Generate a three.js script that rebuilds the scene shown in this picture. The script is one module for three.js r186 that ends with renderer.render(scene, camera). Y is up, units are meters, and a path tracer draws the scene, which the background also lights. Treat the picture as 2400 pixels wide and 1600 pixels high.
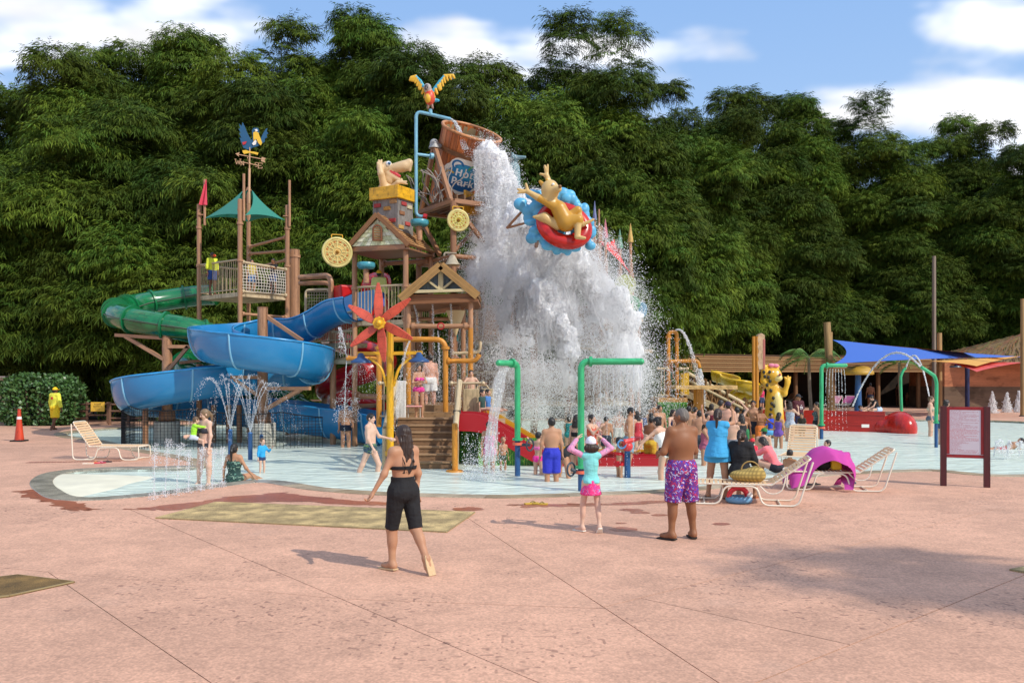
import*as THREE from 'three';
import{mergeGeometries,mergeVertices} from 'three/addons/utils/BufferGeometryUtils.js';
import{RoundedBoxGeometry} from 'three/addons/geometries/RoundedBoxGeometry.js';
// ---------- camera, sky, sun, exposure ----------
const scene=new THREE.Scene();
const FL=2000,HOR=880,EYE=2.2;
const camera=new THREE.PerspectiveCamera(2*Math.atan(880/FL)*180/Math.PI,2400/1760,0.1,900);
camera.position.set(0,EYE,0);
camera.setViewOffset(2400,1760,0,0,2400,1600);
const renderer=new THREE.WebGLRenderer({antialias:true});
renderer.toneMapping=THREE.LinearToneMapping;
renderer.toneMappingExposure=1.05;
renderer.shadowMap.enabled=true;
renderer.shadowMap.type=THREE.PCFSoftShadowMap;
const SUN=new THREE.Vector3(1,1.08,0.27).normalize();
const sun=new THREE.DirectionalLight(new THREE.Color().setRGB(1,0.94,0.84),3.4);
sun.position.copy(SUN).multiplyScalar(80);sun.target.position.set(0,0,-25);
sun.castShadow=true;sun.shadow.mapSize.set(4096,4096);
Object.assign(sun.shadow.camera,{left:-60,right:60,top:60,bottom:-60,near:1,far:200});
scene.add(sun,sun.target);
function rng(seed){let s=seed>>>0;return ()=>{s=(s+0x6D2B79F5)|0;let t=Math.imul(s ^ (s>>>15),1|s);t=(t+Math.imul(t ^ (t>>>7),61|t)) ^ t;return ((t ^ (t>>>14))>>>0)/4294967296;};}
const hash3=(x,y,z)=>{let h=Math.imul(x,374761393) ^ Math.imul(y,668265263) ^ Math.imul(z,2147483647 ^ 1013904223);h=Math.imul(h ^ (h>>>13),1274126177);return ((h ^ (h>>>16))>>>0)/4294967296;};
function noise3(x,y,z,p=0){
const xi=Math.floor(x),yi=Math.floor(y),zi=Math.floor(z),w=p?(k)=>((k % p)+p) % p:(k)=>k;
let fx=x-xi,fy=y-yi,fz=z-zi;fx=fx*fx*(3-2*fx);fy=fy*fy*(3-2*fy);fz=fz*fz*(3-2*fz);
const x0=w(xi),x1=w(xi+1),y0=w(yi),y1=w(yi+1),l=(a,b,t)=>a+(b-a)*t;
return l(l(l(hash3(x0,y0,zi),hash3(x1,y0,zi),fx),l(hash3(x0,y1,zi),hash3(x1,y1,zi),fx),fy),
l(l(hash3(x0,y0,zi+1),hash3(x1,y0,zi+1),fx),l(hash3(x0,y1,zi+1),hash3(x1,y1,zi+1),fx),fy),fz);
}
function fbm(x,y,z,o=5,p=0){let a=0,s=0.5,t=0;for (let i=0;i<o;i++){a +=s*noise3(x,y,z+i*17,p);t +=s;s*=0.5;x*=2;y*=2;z*=2;p*=2;} return a/t;}
const sst=(a,b,x)=>{const t=Math.min(1,Math.max(0,(x-a)/(b-a)));return t*t*(3-2*t);};
const mix=(a,b,t)=>a+(b-a)*t;
{
const W=2048,H=1024,data=new Float32Array(W*H*4);
const banks=[[110,80,480,150,0.46],[640,20,300,90,0.2],[1180,125,330,75,0.5],[1560,105,190,62,0.42],[1060,30,110,30,0.12],[2340,50,220,85,0.5],[2270,255,430,70,0.46],[2420,360,130,60,0.35],[1950,285,130,36,0.16]];
for (let j=0;j<H;j++) for (let i=0;i<W;i++){
const el=((j+0.5)/H-0.5)*Math.PI,az=((i+0.5)/W-0.5)*2*Math.PI;
const dx=Math.cos(el)*Math.cos(az),dy=Math.sin(el),dz=Math.cos(el)*Math.sin(az),k=(j*W+i)*4;
let r,g,b;
if (dy<-0.02){r=0.24;g=0.2;b=0.17;} else{
const up=Math.max(0,dy),t=Math.pow(1-up,3.2);
r=mix(0.20,0.66,t);g=mix(0.40,0.86,t);b=mix(0.80,1.06,t);
const q=1/(0.32+up),n=fbm(dx*3.1*q+7,dz*3.1*q,2.5+up*3,6),det=fbm(dx*9*q,dz*9*q,9.5+up*9,5);
let cover=0.50;
if (dz<-0.15){
const px=1200+FL*dx/ -dz,py=HOR-FL*dy/ -dz;
if (px>-900&&px<3300&&py>-500){cover=mix(0.50,0.24,sst(-900,-100,px)*(1-sst(2500,3300,px))*sst(-500,-60,py));for (const [bx,by,bw,bh,s] of banks){const e=((px-bx)/bw)**2+((py-by)/bh)**2;cover +=s*Math.exp(-e*e*0.8);}}
}
const wisp=fbm(dx*5*q+dz*2*q,dz*22*q,4+up*30,4),c=sst(0.54,1.0,cover+(n-0.5)*1.0+(det-0.5)*0.75+(wisp-0.5)*0.5+0.2);
const bright=mix(1.0,0.72,sst(0.36,0.7,det))*1.28;
r=mix(r,bright,c);g=mix(g,bright,c);b=mix(b,bright*1.02,c);
}
data[k]=r;data[k+1]=g;data[k+2]=b;data[k+3]=1;
}
const t=new THREE.DataTexture(data,W,H,THREE.RGBAFormat,THREE.FloatType);
t.mapping=THREE.EquirectangularReflectionMapping;t.magFilter=THREE.LinearFilter;t.minFilter=THREE.LinearFilter;t.wrapS=THREE.RepeatWrapping;t.needsUpdate=true;
scene.background=t;scene.environment=t;
}
// ---------- helpers ----------
const V=(x,y,z)=>new THREE.Vector3(x,y,z);
const P=(px,py,Z)=>V((px-1200)/FL*Z,EYE-(py-HOR)/FL*Z,-Z);
const G=(px,py,y=0)=>{const Z=(EYE-y)*FL/(py-HOR);return V((px-1200)/FL*Z,y,-Z);};
const XZ=(px,Z,y=0)=>V((px-1200)/FL*Z,y,-Z);
const col=(r,g,b)=>new THREE.Color().setRGB(r,g,b);
const hex=(h)=>new THREE.Color(h);
const matCache={};
function M(c,rough=0.6,extra={}){
const color=c.isColor?c:new THREE.Color(c),key=color.getHexString()+color.r.toFixed(3)+rough+JSON.stringify(Object.keys(extra))+(extra.map?.uuid??'')+(extra.bumpMap?.uuid??'')+(extra.clearcoat??'')+(extra.transmission??'');
if (matCache[key]) return matCache[key];
const T=('clearcoat' in extra||'transmission' in extra||'sheen' in extra||'specularIntensity' in extra)?THREE.MeshPhysicalMaterial:THREE.MeshStandardMaterial;
return (matCache[key]=new T({color,roughness:rough,side:THREE.DoubleSide,...extra}));
}
const taken={};
function numbered(n){const k=taken[n]??0;taken[n]=k+1;return k?n+'_'+String(k).padStart(3,'0'):n;}
const noIdx=(g)=>{const r=g.index?g.toNonIndexed():g;return r;};
function merge(list){
list=list.flat(9).filter(Boolean).map(noIdx);
if (list.length===1) return list[0];
const anyCol=list.some((g)=>g.attributes.color);
for (const g of list){
const n=g.attributes.position.count;
if (!g.attributes.uv) g.setAttribute('uv',new THREE.BufferAttribute(new Float32Array(n*2),2));
if (!g.attributes.normal) g.computeVertexNormals();
for (const k of Object.keys(g.attributes)) if (!['position','normal','uv','color'].includes(k)) g.deleteAttribute(k);
if (anyCol&&!g.attributes.color) g.setAttribute('color',new THREE.BufferAttribute(new Float32Array(n*3).fill(1),3));
}
return mergeGeometries(list,false);
}
function mesh(name,geo,m,parent,props){
const g=Array.isArray(geo)?merge(geo):geo;
const o=new THREE.Mesh(g,m);o.castShadow=o.receiveShadow=true;
o.name=parent?name:numbered(name);(parent??scene).add(o);
if (props) Object.assign(o.userData,props);
return o;
}
function thing(name,label,category,pos,turn=0,group){
const o=new THREE.Group();o.name=numbered(name);scene.add(o);
if (pos) o.position.copy(pos);o.rotation.y=turn;o.userData.label=label;o.userData.category=category;if (group) o.userData.group=group;
return o;
}
function tag(o,label,category,group,kind){o.userData.label=label;if (category) o.userData.category=category;if (group) o.userData.group=group;if (kind) o.userData.kind=kind;return o;}
const struct=(name,geo,m,label)=>{const o=mesh(name,geo,m);o.userData.kind='structure';if (label) o.userData.label=label;return o;};
const box=(w,h,d,x=0,y=0,z=0,ry=0,rx=0,rz=0)=>{const g=new THREE.BoxGeometry(w,h,d);g.rotateX(rx);g.rotateZ(rz);g.rotateY(ry);return g.translate(x,y,z);};
const rbox=(w,h,d,r,x=0,y=0,z=0,ry=0,seg=2)=>{const g=new RoundedBoxGeometry(w,h,d,seg,r);g.rotateY(ry);return g.translate(x,y,z);};
const UPV=V(0,1,0);
function bar(a,b,r0,r1=r0,seg=10){
const d=b.clone().sub(a),L=d.length(),g=new THREE.CylinderGeometry(r1,r0,L,seg,1);
g.applyQuaternion(new THREE.Quaternion().setFromUnitVectors(UPV,d.normalize()));return g.translate((a.x+b.x)/2,(a.y+b.y)/2,(a.z+b.z)/2);
}
function beam(a,b,w,h){
const d=b.clone().sub(a),L=d.length(),g=new THREE.BoxGeometry(w,L,h);
const flat=V(d.x,0,d.z),q=new THREE.Quaternion();
const y=d.clone().normalize(),x=flat.lengthSq()>1e-6?V(-d.z,0,d.x).normalize():V(1,0,0),z=x.clone().cross(y);
q.setFromRotationMatrix(new THREE.Matrix4().makeBasis(x,y,z));g.applyQuaternion(q);
return g.translate((a.x+b.x)/2,(a.y+b.y)/2,(a.z+b.z)/2);
}
function pipe(pts,r,seg=10,n,closed=false,round=0){
let curve;
if (round>0){
curve=new THREE.CurvePath();let prev=pts[0].clone();
for (let i=1;i<pts.length-1;i++){
const p=pts[i],a=p.clone().sub(pts[i-1]),b=pts[i+1].clone().sub(p),k=Math.min(round,a.length()*0.49,b.length()*0.49);
const s=p.clone().addScaledVector(a.normalize(),-k),e=p.clone().addScaledVector(b.normalize(),k);
if (prev.distanceTo(s)>1e-4) curve.add(new THREE.LineCurve3(prev,s));curve.add(new THREE.QuadraticBezierCurve3(s,p.clone(),e));prev=e;
}
curve.add(new THREE.LineCurve3(prev,pts[pts.length-1].clone()));
const q=[];for (const c of curve.curves){const m=c.isLineCurve3?1:5;for (let i=q.length?1:0;i<=m;i++) q.push(c.getPoint(i/m));}
return polytube(q,r,seg);
}
curve=new THREE.CatmullRomCurve3(pts,closed,'catmullrom',0.5);
return new THREE.TubeGeometry(curve,n??pts.length*6,r,seg,closed);
}
function polytube(q,r,seg=8,cap=true,rad){
const pos=[],idx=[],uv=[];let n=V(0,1,0),L=0;const t0=q[1].clone().sub(q[0]).normalize();if (Math.abs(t0.y)>0.9) n.set(1,0,0);
for (let i=0;i<q.length;i++){
const t=q[Math.min(i+1,q.length-1)].clone().sub(q[Math.max(i-1,0)]).normalize();
n.addScaledVector(t,-n.dot(t)).normalize();const b=t.clone().cross(n);if (i) L +=q[i].distanceTo(q[i-1]);
const rr=rad?rad(i/(q.length-1))*r:r;
for (let k=0;k<=seg;k++){const a=k/seg*2*Math.PI,c=Math.cos(a)*rr,s=Math.sin(a)*rr;pos.push(q[i].x+n.x*c+b.x*s,q[i].y+n.y*c+b.y*s,q[i].z+n.z*c+b.z*s);uv.push(k/seg,L);}
}
const w=seg+1;for (let i=0;i<q.length-1;i++) for (let k=0;k<seg;k++) idx.push(i*w+k,i*w+k+1,(i+1)*w+k,i*w+k+1,(i+1)*w+k+1,(i+1)*w+k);
if (cap) for (const e of [0,q.length-1]){const c=pos.length/3;pos.push(q[e].x,q[e].y,q[e].z);uv.push(0.5,0);for (let k=0;k<seg;k++) e?idx.push(c,e*w+k,e*w+k+1):idx.push(c,k+1,k);}
const g=new THREE.BufferGeometry();g.setAttribute('position',new THREE.Float32BufferAttribute(pos,3));g.setAttribute('uv',new THREE.Float32BufferAttribute(uv,2));g.setIndex(idx);g.computeVertexNormals();return g;
}
const lathe=(pts,seg=20,x=0,y=0,z=0)=>new THREE.LatheGeometry(pts.map(([a,b])=>new THREE.Vector2(a,b)),seg).translate(x,y,z);
const ball=(r,x=0,y=0,z=0,sx=1,sy=1,sz=1,n=12)=>new THREE.SphereGeometry(r,n,Math.round(n*0.7)).scale(sx,sy,sz).translate(x,y,z);
function extr(pts,depth,bevel=0.01,holes=[]){
const s=new THREE.Shape(pts.map(([x,y])=>new THREE.Vector2(x,y)));for (const h of holes) s.holes.push(new THREE.Path(h.map(([x,y])=>new THREE.Vector2(x,y))));
return new THREE.ExtrudeGeometry(s,{depth,bevelEnabled:bevel>0,bevelSize:bevel,bevelThickness:bevel,bevelSegments:2,curveSegments:8}).translate(0,0,-depth/2);
}
function tex(W,H,fn,srgb=true,rep=true){
const d=new Uint8Array(W*H*4),c=[0,0,0,1];
for (let j=0;j<H;j++) for (let i=0;i<W;i++){c[3]=1;fn((i+0.5)/W,(j+0.5)/H,c);const k=(j*W+i)*4;for (let q=0;q<4;q++) d[k+q]=Math.max(0,Math.min(255,c[q]*255));}
const t=new THREE.DataTexture(d,W,H);t.magFilter=THREE.LinearFilter;t.minFilter=THREE.LinearMipmapLinearFilter;t.generateMipmaps=true;t.anisotropy=8;
if (rep) t.wrapS=t.wrapT=THREE.RepeatWrapping;if (srgb) t.colorSpace=THREE.SRGBColorSpace;t.needsUpdate=true;return t;
}
function canvasTex(W,H,draw){const c=document.createElement('canvas');c.width=W;c.height=H;draw(c.getContext('2d'),W,H);const t=new THREE.CanvasTexture(c);t.colorSpace=THREE.SRGBColorSpace;t.anisotropy=8;return t;}
function uvXZ(g,s=1){const p=g.attributes.position,u=new Float32Array(p.count*2);for (let i=0;i<p.count;i++){u[2*i]=p.getX(i)/s;u[2*i+1]=-p.getZ(i)/s;} g.setAttribute('uv',new THREE.BufferAttribute(u,2));return g;}
// ---------- rounded bodies: tapered capsules and ellipsoids joined smoothly and meshed on a grid ----------
const cap=(a,b,r,q=r,c,k)=>({a,b,r,q,c,k});
const ell=(p,s,c,e,k)=>({p,s,c,e,k});
function primDist(o,x,y,z){
if (o.clip){let d=rawDist(o,x,y,z);for (const [p,n] of o.clip) d=Math.max(d,(x-p.x)*n.x+(y-p.y)*n.y+(z-p.z)*n.z);return d;}
return rawDist(o,x,y,z);
}
function rawDist(o,x,y,z){
if (o.a){const dx=o.b.x-o.a.x,dy=o.b.y-o.a.y,dz=o.b.z-o.a.z,L=o.L2??(o.L2=dx*dx+dy*dy+dz*dz+1e-9);let t=((x-o.a.x)*dx+(y-o.a.y)*dy+(z-o.a.z)*dz)/L;t=t<0?0:t>1?1:t;return Math.hypot(x-o.a.x-dx*t,y-o.a.y-dy*t,z-o.a.z-dz*t)-(o.r+(o.q-o.r)*t);}
let lx=x-o.p.x,ly=y-o.p.y,lz=z-o.p.z;
if (o.e){const m=o.m??(o.m=new THREE.Matrix3().setFromMatrix4(new THREE.Matrix4().makeRotationFromEuler(o.e).transpose())),e=m.elements,a=e[0]*lx+e[3]*ly+e[6]*lz,b=e[1]*lx+e[4]*ly+e[7]*lz,c=e[2]*lx+e[5]*ly+e[8]*lz;lx=a;ly=b;lz=c;}
const k0=Math.hypot(lx/o.s[0],ly/o.s[1],lz/o.s[2]),k1=Math.hypot(lx/(o.s[0]*o.s[0]),ly/(o.s[1]*o.s[1]),lz/(o.s[2]*o.s[2]));return k1<1e-6?-Math.min(...o.s):k0*(k0-1)/k1;
}
const primBox=(o)=>o.a?[Math.min(o.a.x-o.r,o.b.x-o.q),Math.min(o.a.y-o.r,o.b.y-o.q),Math.min(o.a.z-o.r,o.b.z-o.q),Math.max(o.a.x+o.r,o.b.x+o.q),Math.max(o.a.y+o.r,o.b.y+o.q),Math.max(o.a.z+o.r,o.b.z+o.q)]:(()=>{const m=o.e?Math.max(...o.s):0,s=o.e?[m,m,m]:o.s;return [o.p.x-s[0],o.p.y-s[1],o.p.z-s[2],o.p.x+s[0],o.p.y+s[1],o.p.z+s[2]];})();
function blob(prims,cell,k=0.03,cuts=[],colored=false){
const mg=cell*2+k*0.6,B=[1e9,1e9,1e9,-1e9,-1e9,-1e9];
for (const o of prims) if (!o.sub){const b=primBox(o);for (let i=0;i<3;i++){B[i]=Math.min(B[i],b[i]-mg);B[i+3]=Math.max(B[i+3],b[i+3]+mg);}}
const nx=Math.ceil((B[3]-B[0])/cell)+1,ny=Math.ceil((B[4]-B[1])/cell)+1,nz=Math.ceil((B[5]-B[2])/cell)+1,F=new Float32Array(nx*ny*nz).fill(1e3);
for (const o of prims){
const b=primBox(o),kk=o.k??k,lo=[0,1,2].map((i)=>Math.max(0,Math.floor((b[i]-mg-kk-B[i])/cell))),hi=[nx,ny,nz].map((n,i)=>Math.min(n-1,Math.ceil((b[i+3]+mg+kk-B[i])/cell)));
for (let z=lo[2];z<=hi[2];z++) for (let y=lo[1];y<=hi[1];y++) for (let x=lo[0];x<=hi[0];x++){
const i=(z*ny+y)*nx+x,d=primDist(o,B[0]+x*cell,B[1]+y*cell,B[2]+z*cell),c=F[i];
if (o.sub){F[i]=Math.max(c,-d);continue;}
if (kk>0){const h=Math.max(kk-Math.abs(c-d),0)/kk;F[i]=Math.min(c,d)-h*h*kk*0.25;} else F[i]=Math.min(c,d);
}
}
for (const [p,n] of cuts) for (let z=0;z<nz;z++) for (let y=0;y<ny;y++) for (let x=0;x<nx;x++){const i=(z*ny+y)*nx+x,d=(B[0]+x*cell-p.x)*n.x+(B[1]+y*cell-p.y)*n.y+(B[2]+z*cell-p.z)*n.z;if (d>F[i]) F[i]=d;}
const pos=[],idx=[],at=new Int32Array(nx*ny*nz).fill(-1),sx=1,sy=nx,sz=nx*ny;
const E=[[0,1],[2,3],[4,5],[6,7],[0,2],[1,3],[4,6],[5,7],[0,4],[1,5],[2,6],[3,7]],off=[0,sx,sy,sx+sy,sz,sx+sz,sy+sz,sx+sy+sz],v=new Array(8);
for (let z=0;z<nz-1;z++) for (let y=0;y<ny-1;y++) for (let x=0;x<nx-1;x++){
const i=(z*ny+y)*nx+x;let neg=0;for (let c=0;c<8;c++){v[c]=F[i+off[c]];if (v[c]<0) neg++;} if (!neg||neg===8) continue;
let px=0,py=0,pz=0,n=0;for (const [a,b] of E) if ((v[a]<0) !==(v[b]<0)){const t=v[a]/(v[a]-v[b]),ax=a&1,ay=(a>>1)&1,az=a>>2;px +=ax+((b&1)-ax)*t;py +=ay+(((b>>1)&1)-ay)*t;pz +=az+((b>>2)-az)*t;n++;}
at[i]=pos.length/3;pos.push(B[0]+(x+px/n)*cell,B[1]+(y+py/n)*cell,B[2]+(z+pz/n)*cell);
}
for (let z=1;z<nz-1;z++) for (let y=1;y<ny-1;y++) for (let x=1;x<nx-1;x++){
const i=(z*ny+y)*nx+x,f=F[i]<0;
const quad=(a,b,c,d,flip)=>{if (a<0||b<0||c<0||d<0) return;flip?idx.push(a,c,b,a,d,c):idx.push(a,b,c,a,c,d);};
if (f !==(F[i+sx]<0)) quad(at[i-sy-sz],at[i-sz],at[i],at[i-sy],!f);
if (f !==(F[i+sy]<0)) quad(at[i-sx-sz],at[i-sx],at[i],at[i-sz],!f);
if (f !==(F[i+sz]<0)) quad(at[i-sx-sy],at[i-sy],at[i],at[i-sx],!f);
}
const g=new THREE.BufferGeometry();g.setAttribute('position',new THREE.Float32BufferAttribute(pos,3));g.setIndex(idx);g.computeVertexNormals();
if (colored){const cl=new Float32Array(pos.length);for (let i=0;i<pos.length/3;i++){let bd=1e9,bc=null;for (const o of prims){if (!o.c) continue;const d=primDist(o,pos[3*i],pos[3*i+1],pos[3*i+2]);if (d<bd){bd=d;bc=o.c;}} if (!bc) bc=col(1,1,1);cl[3*i]=bc.r;cl[3*i+1]=bc.g;cl[3*i+2]=bc.b;} g.setAttribute('color',new THREE.BufferAttribute(cl,3));}
const n=pos.length/3,uv=new Float32Array(n*2);for (let i=0;i<n;i++){uv[2*i]=pos[3*i]+pos[3*i+2]*0.7;uv[2*i+1]=pos[3*i+1];} g.setAttribute('uv',new THREE.BufferAttribute(uv,2));
return g;
}
const W=(name,geo,m,t,props)=>{const g=Array.isArray(geo)?merge(geo):geo;g.translate(-t.position.x,-t.position.y,-t.position.z);return mesh(name,g,m,t,props);};
// ---------- ground, pool, water ----------
const WATER=-0.07;
const deckTex=tex(1536,1536,(u,v,c)=>{
const big=fbm(u*4,v*4,1,5,4),mid=fbm(u*24,v*24,5,4,24),fine=noise3(u*512,v*512,9,512),fine2=noise3(u*256,v*256,3,256);
let k=0.86+(big-0.5)*0.14+(mid-0.5)*0.12+(fine-0.5)*0.13+(fine2-0.5)*0.11;
const patch=sst(0.56,0.72,fbm(u*3+9,v*3,21,4,3)),pit=sst(0.80,0.90,noise3(u*150,v*150,31,150))*sst(0.42,0.66,fbm(u*6,v*6,12,3,6)),scuff=sst(0.70,0.82,fbm(u*12,v*60,44,4,12))*0.5;
let r=0.915*k,g=0.705*k,b=0.585*k;r=mix(r,0.80,patch*0.14);g=mix(g,0.68,patch*0.3);b=mix(b,0.62,patch*0.3);
const d=Math.min(1,pit*0.6+scuff*0.24);c[0]=mix(r,0.40,d*0.75);c[1]=mix(g,0.28,d*0.75);c[2]=mix(b,0.24,d*0.75);
});
const deckBump=tex(1024,1024,(u,v,c)=>{const h=fbm(u*32,v*32,7,4,32)*0.6+noise3(u*340,v*340,2,340)*0.3-sst(0.80,0.90,noise3(u*150,v*150,31,150))*sst(0.42,0.66,fbm(u*6,v*6,12,3,6))*0.6;c[0]=c[1]=c[2]=0.5+h*0.5;},false);
const deckMat=new THREE.MeshStandardMaterial({map:deckTex,bumpMap:deckBump,bumpScale:0.006,roughness:0.85});
const wetMat=new THREE.MeshStandardMaterial({map:deckTex,color:hex('#cc9c8c'),bumpMap:deckBump,bumpScale:0.003,roughness:0.34,side:THREE.DoubleSide});
const jointMat=M('#4a2f29',0.95);
const poolPx=[[126,1121],[140,1147],[204,1166],[359,1154],[497,1136],[590,1126],[650,1126],[765,1143],[898,1153],[1050,1158],[1200,1160],[1362,1155],[1573,1146],[1716,1132],[1880,1113],[2060,1103],[2190,1100],[2330,1112],[2520,1105]];
const poolXZ=poolPx.map(([x,y])=>{const g=G(x,y);return [g.x,g.z];});
poolXZ.push([15.5,-21],[19,-27],[23,-35],[24,-41],[18,-42.5],[8,-42],[-4,-42],[-12,-39.5],[-16.3,-36.3],[-17.2,-33.4],[-16.2,-31.2],[-13.6,-28.6],[-11.0,-25.4],[-8.9,-23.2],[-7.7,-21.6],[-7.6,-20.6],[-8.6,-20.2],[-9.6,-20.05],[-10.1,-19.5]);
const ring=new THREE.CatmullRomCurve3(poolXZ.map(([x,z])=>V(x,0,z)),true,'centripetal').getSpacedPoints(420);ring.pop();
function offsetRing(r,d){const n=r.length;return r.map((p,i)=>{const t=r[(i+1) % n].clone().sub(r[(i+n-1) % n]).normalize();return V(p.x-t.z*d,0,p.z+t.x*d);});}
let outer=offsetRing(ring,0.42);
{
const area=(r)=>Math.abs(r.reduce((s,p,i)=>{const q=r[(i+1) % r.length];return s+p.x*q.z-q.x*p.z;},0));
if (area(outer)<area(ring)) outer=offsetRing(ring,-0.42);
}
const toShape=(r)=>new THREE.Shape(r.map((p)=>new THREE.Vector2(p.x,-p.z)));
const flat=(shape,y,uvs=1)=>{const g=new THREE.ShapeGeometry(shape);g.rotateX(-Math.PI/2);g.translate(0,y,0);return uvXZ(g,uvs);};
{
const x0=-26,x1=26,zf=-14.02,zn=18;
const s=new THREE.Shape([[-260,-60],[260,-60],[260,260],[-260,260]].map(([x,y])=>new THREE.Vector2(x,y)));
s.holes.push(new THREE.Path(outer.map((p)=>new THREE.Vector2(p.x,-p.z))));
s.holes.push(new THREE.Path([[x0,-zn],[x1,-zn],[x1,-zf],[x0,-zf]].map(([x,y])=>new THREE.Vector2(x,y))));
struct('deck',flat(s,0,6),deckMat,'worn pink concrete deck around the wading pool');
struct('joint_bed',flat(new THREE.Shape([[x0,-zn],[x1,-zn],[x1,-zf],[x0,-zf]].map(([x,y])=>new THREE.Vector2(x,y))),-0.02),jointMat,'dark bed under the joints of the deck slabs');
const g=new THREE.Group();g.name='paving';g.userData.kind='structure';g.userData.label='pink concrete slabs in front of the pool';scene.add(g);
const L=(a,b)=>{const p=G(...a),q=G(...b);return{p:[p.x,p.z],n:[-(q.z-p.z),q.x-p.x]};};
const side=(l,p)=>(p[0]-l.p[0])*l.n[0]+(p[1]-l.p[1])*l.n[1];
function clip(poly,l,sgn){const out=[];for (let i=0;i<poly.length;i++){const a=poly[i],b=poly[(i+1) % poly.length],da=side(l,a)*sgn,db=side(l,b)*sgn;if (da>=0) out.push(a);if ((da>0) !==(db>0)&&da !==db){const t=da/(da-db);if (t>0&&t<1) out.push([a[0]+(b[0]-a[0])*t,a[1]+(b[1]-a[1])*t]);}} return out;}
const J1=L([290,1188],[801,1404]),J2=L([0,1330],[801,1403]),J2b=L([801,1403],[1394,1425]),J3=L([122,1347],[495,1600]),J4=L([1333,1369],[1685,1600]),J5=L([1771,1600],[2378,1357]),J6=L([1200,1334],[1955,1502]),J7=L([1404,1425],[2006,1275]);
let polys=[{q:[[x0,zn],[x1,zn],[x1,zf],[x0,zf]],k:''}];
const split=(l,test)=>{const out=[];for (const P0 of polys){if (test&&!test(P0)){out.push(P0);continue;} const a=clip(P0.q,l,1),b=clip(P0.q,l,-1);if (a.length>2) out.push({q:a,k:P0.k+'+'});if (b.length>2) out.push({q:b,k:P0.k+'-'});} polys=out;};
const holds=(pt)=>(P0)=>{const w=G(...pt),p=[w.x,w.z];let s0=0;return P0.q.every((a,i)=>{const b=P0.q[(i+1) % P0.q.length],c=(b[0]-a[0])*(p[1]-a[1])-(b[1]-a[1])*(p[0]-a[0]);if (!s0) s0=Math.sign(c);return c*s0>=0;});};
split(J4);split(J1,holds([1000,1500]));split(J1,holds([500,1290]));
split(J2,holds([400,1380]));split(J3,holds([300,1470]));split(J2b,holds([1100,1420]));
split(J5,holds([2000,1520]));split(J7,holds([1700,1350]));split(J6,holds([1700,1450]));
const inset=(q,d)=>{let ar=0;q.forEach((a,i)=>{const b=q[(i+1) % q.length];ar +=a[0]*b[1]-b[0]*a[1];});const sg=Math.sign(ar);return q.map((p,i)=>{const a=q[(i+q.length-1) % q.length],b=q[(i+1) % q.length];const e1=[p[0]-a[0],p[1]-a[1]],e2=[b[0]-p[0],b[1]-p[1]],l1=Math.hypot(...e1)||1,l2=Math.hypot(...e2)||1,n1=[-e1[1]/l1*sg,e1[0]/l1*sg],n2=[-e2[1]/l2*sg,e2[0]/l2*sg];const k=1+n1[0]*n2[0]+n1[1]*n2[1];const m=Math.max(k,0.3);return [p[0]+(n1[0]+n2[0])*d/m,p[1]+(n1[1]+n2[1])*d/m];});};
for (const{q} of polys){
let c=q.filter((a,i)=>{const b=q[(i+1) % q.length];return Math.hypot(a[0]-b[0],a[1]-b[1])>0.02;});if (c.length<3) continue;
c=inset(c,0.006).map(([x,z])=>new THREE.Vector2(x,-z));
const e=new THREE.ExtrudeGeometry(new THREE.Shape(c),{depth:0.03,bevelEnabled:false}).rotateX(-Math.PI/2).translate(0,-0.03,0);
mesh('slab',uvXZ(e,6),deckMat,g);
}
}
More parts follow.
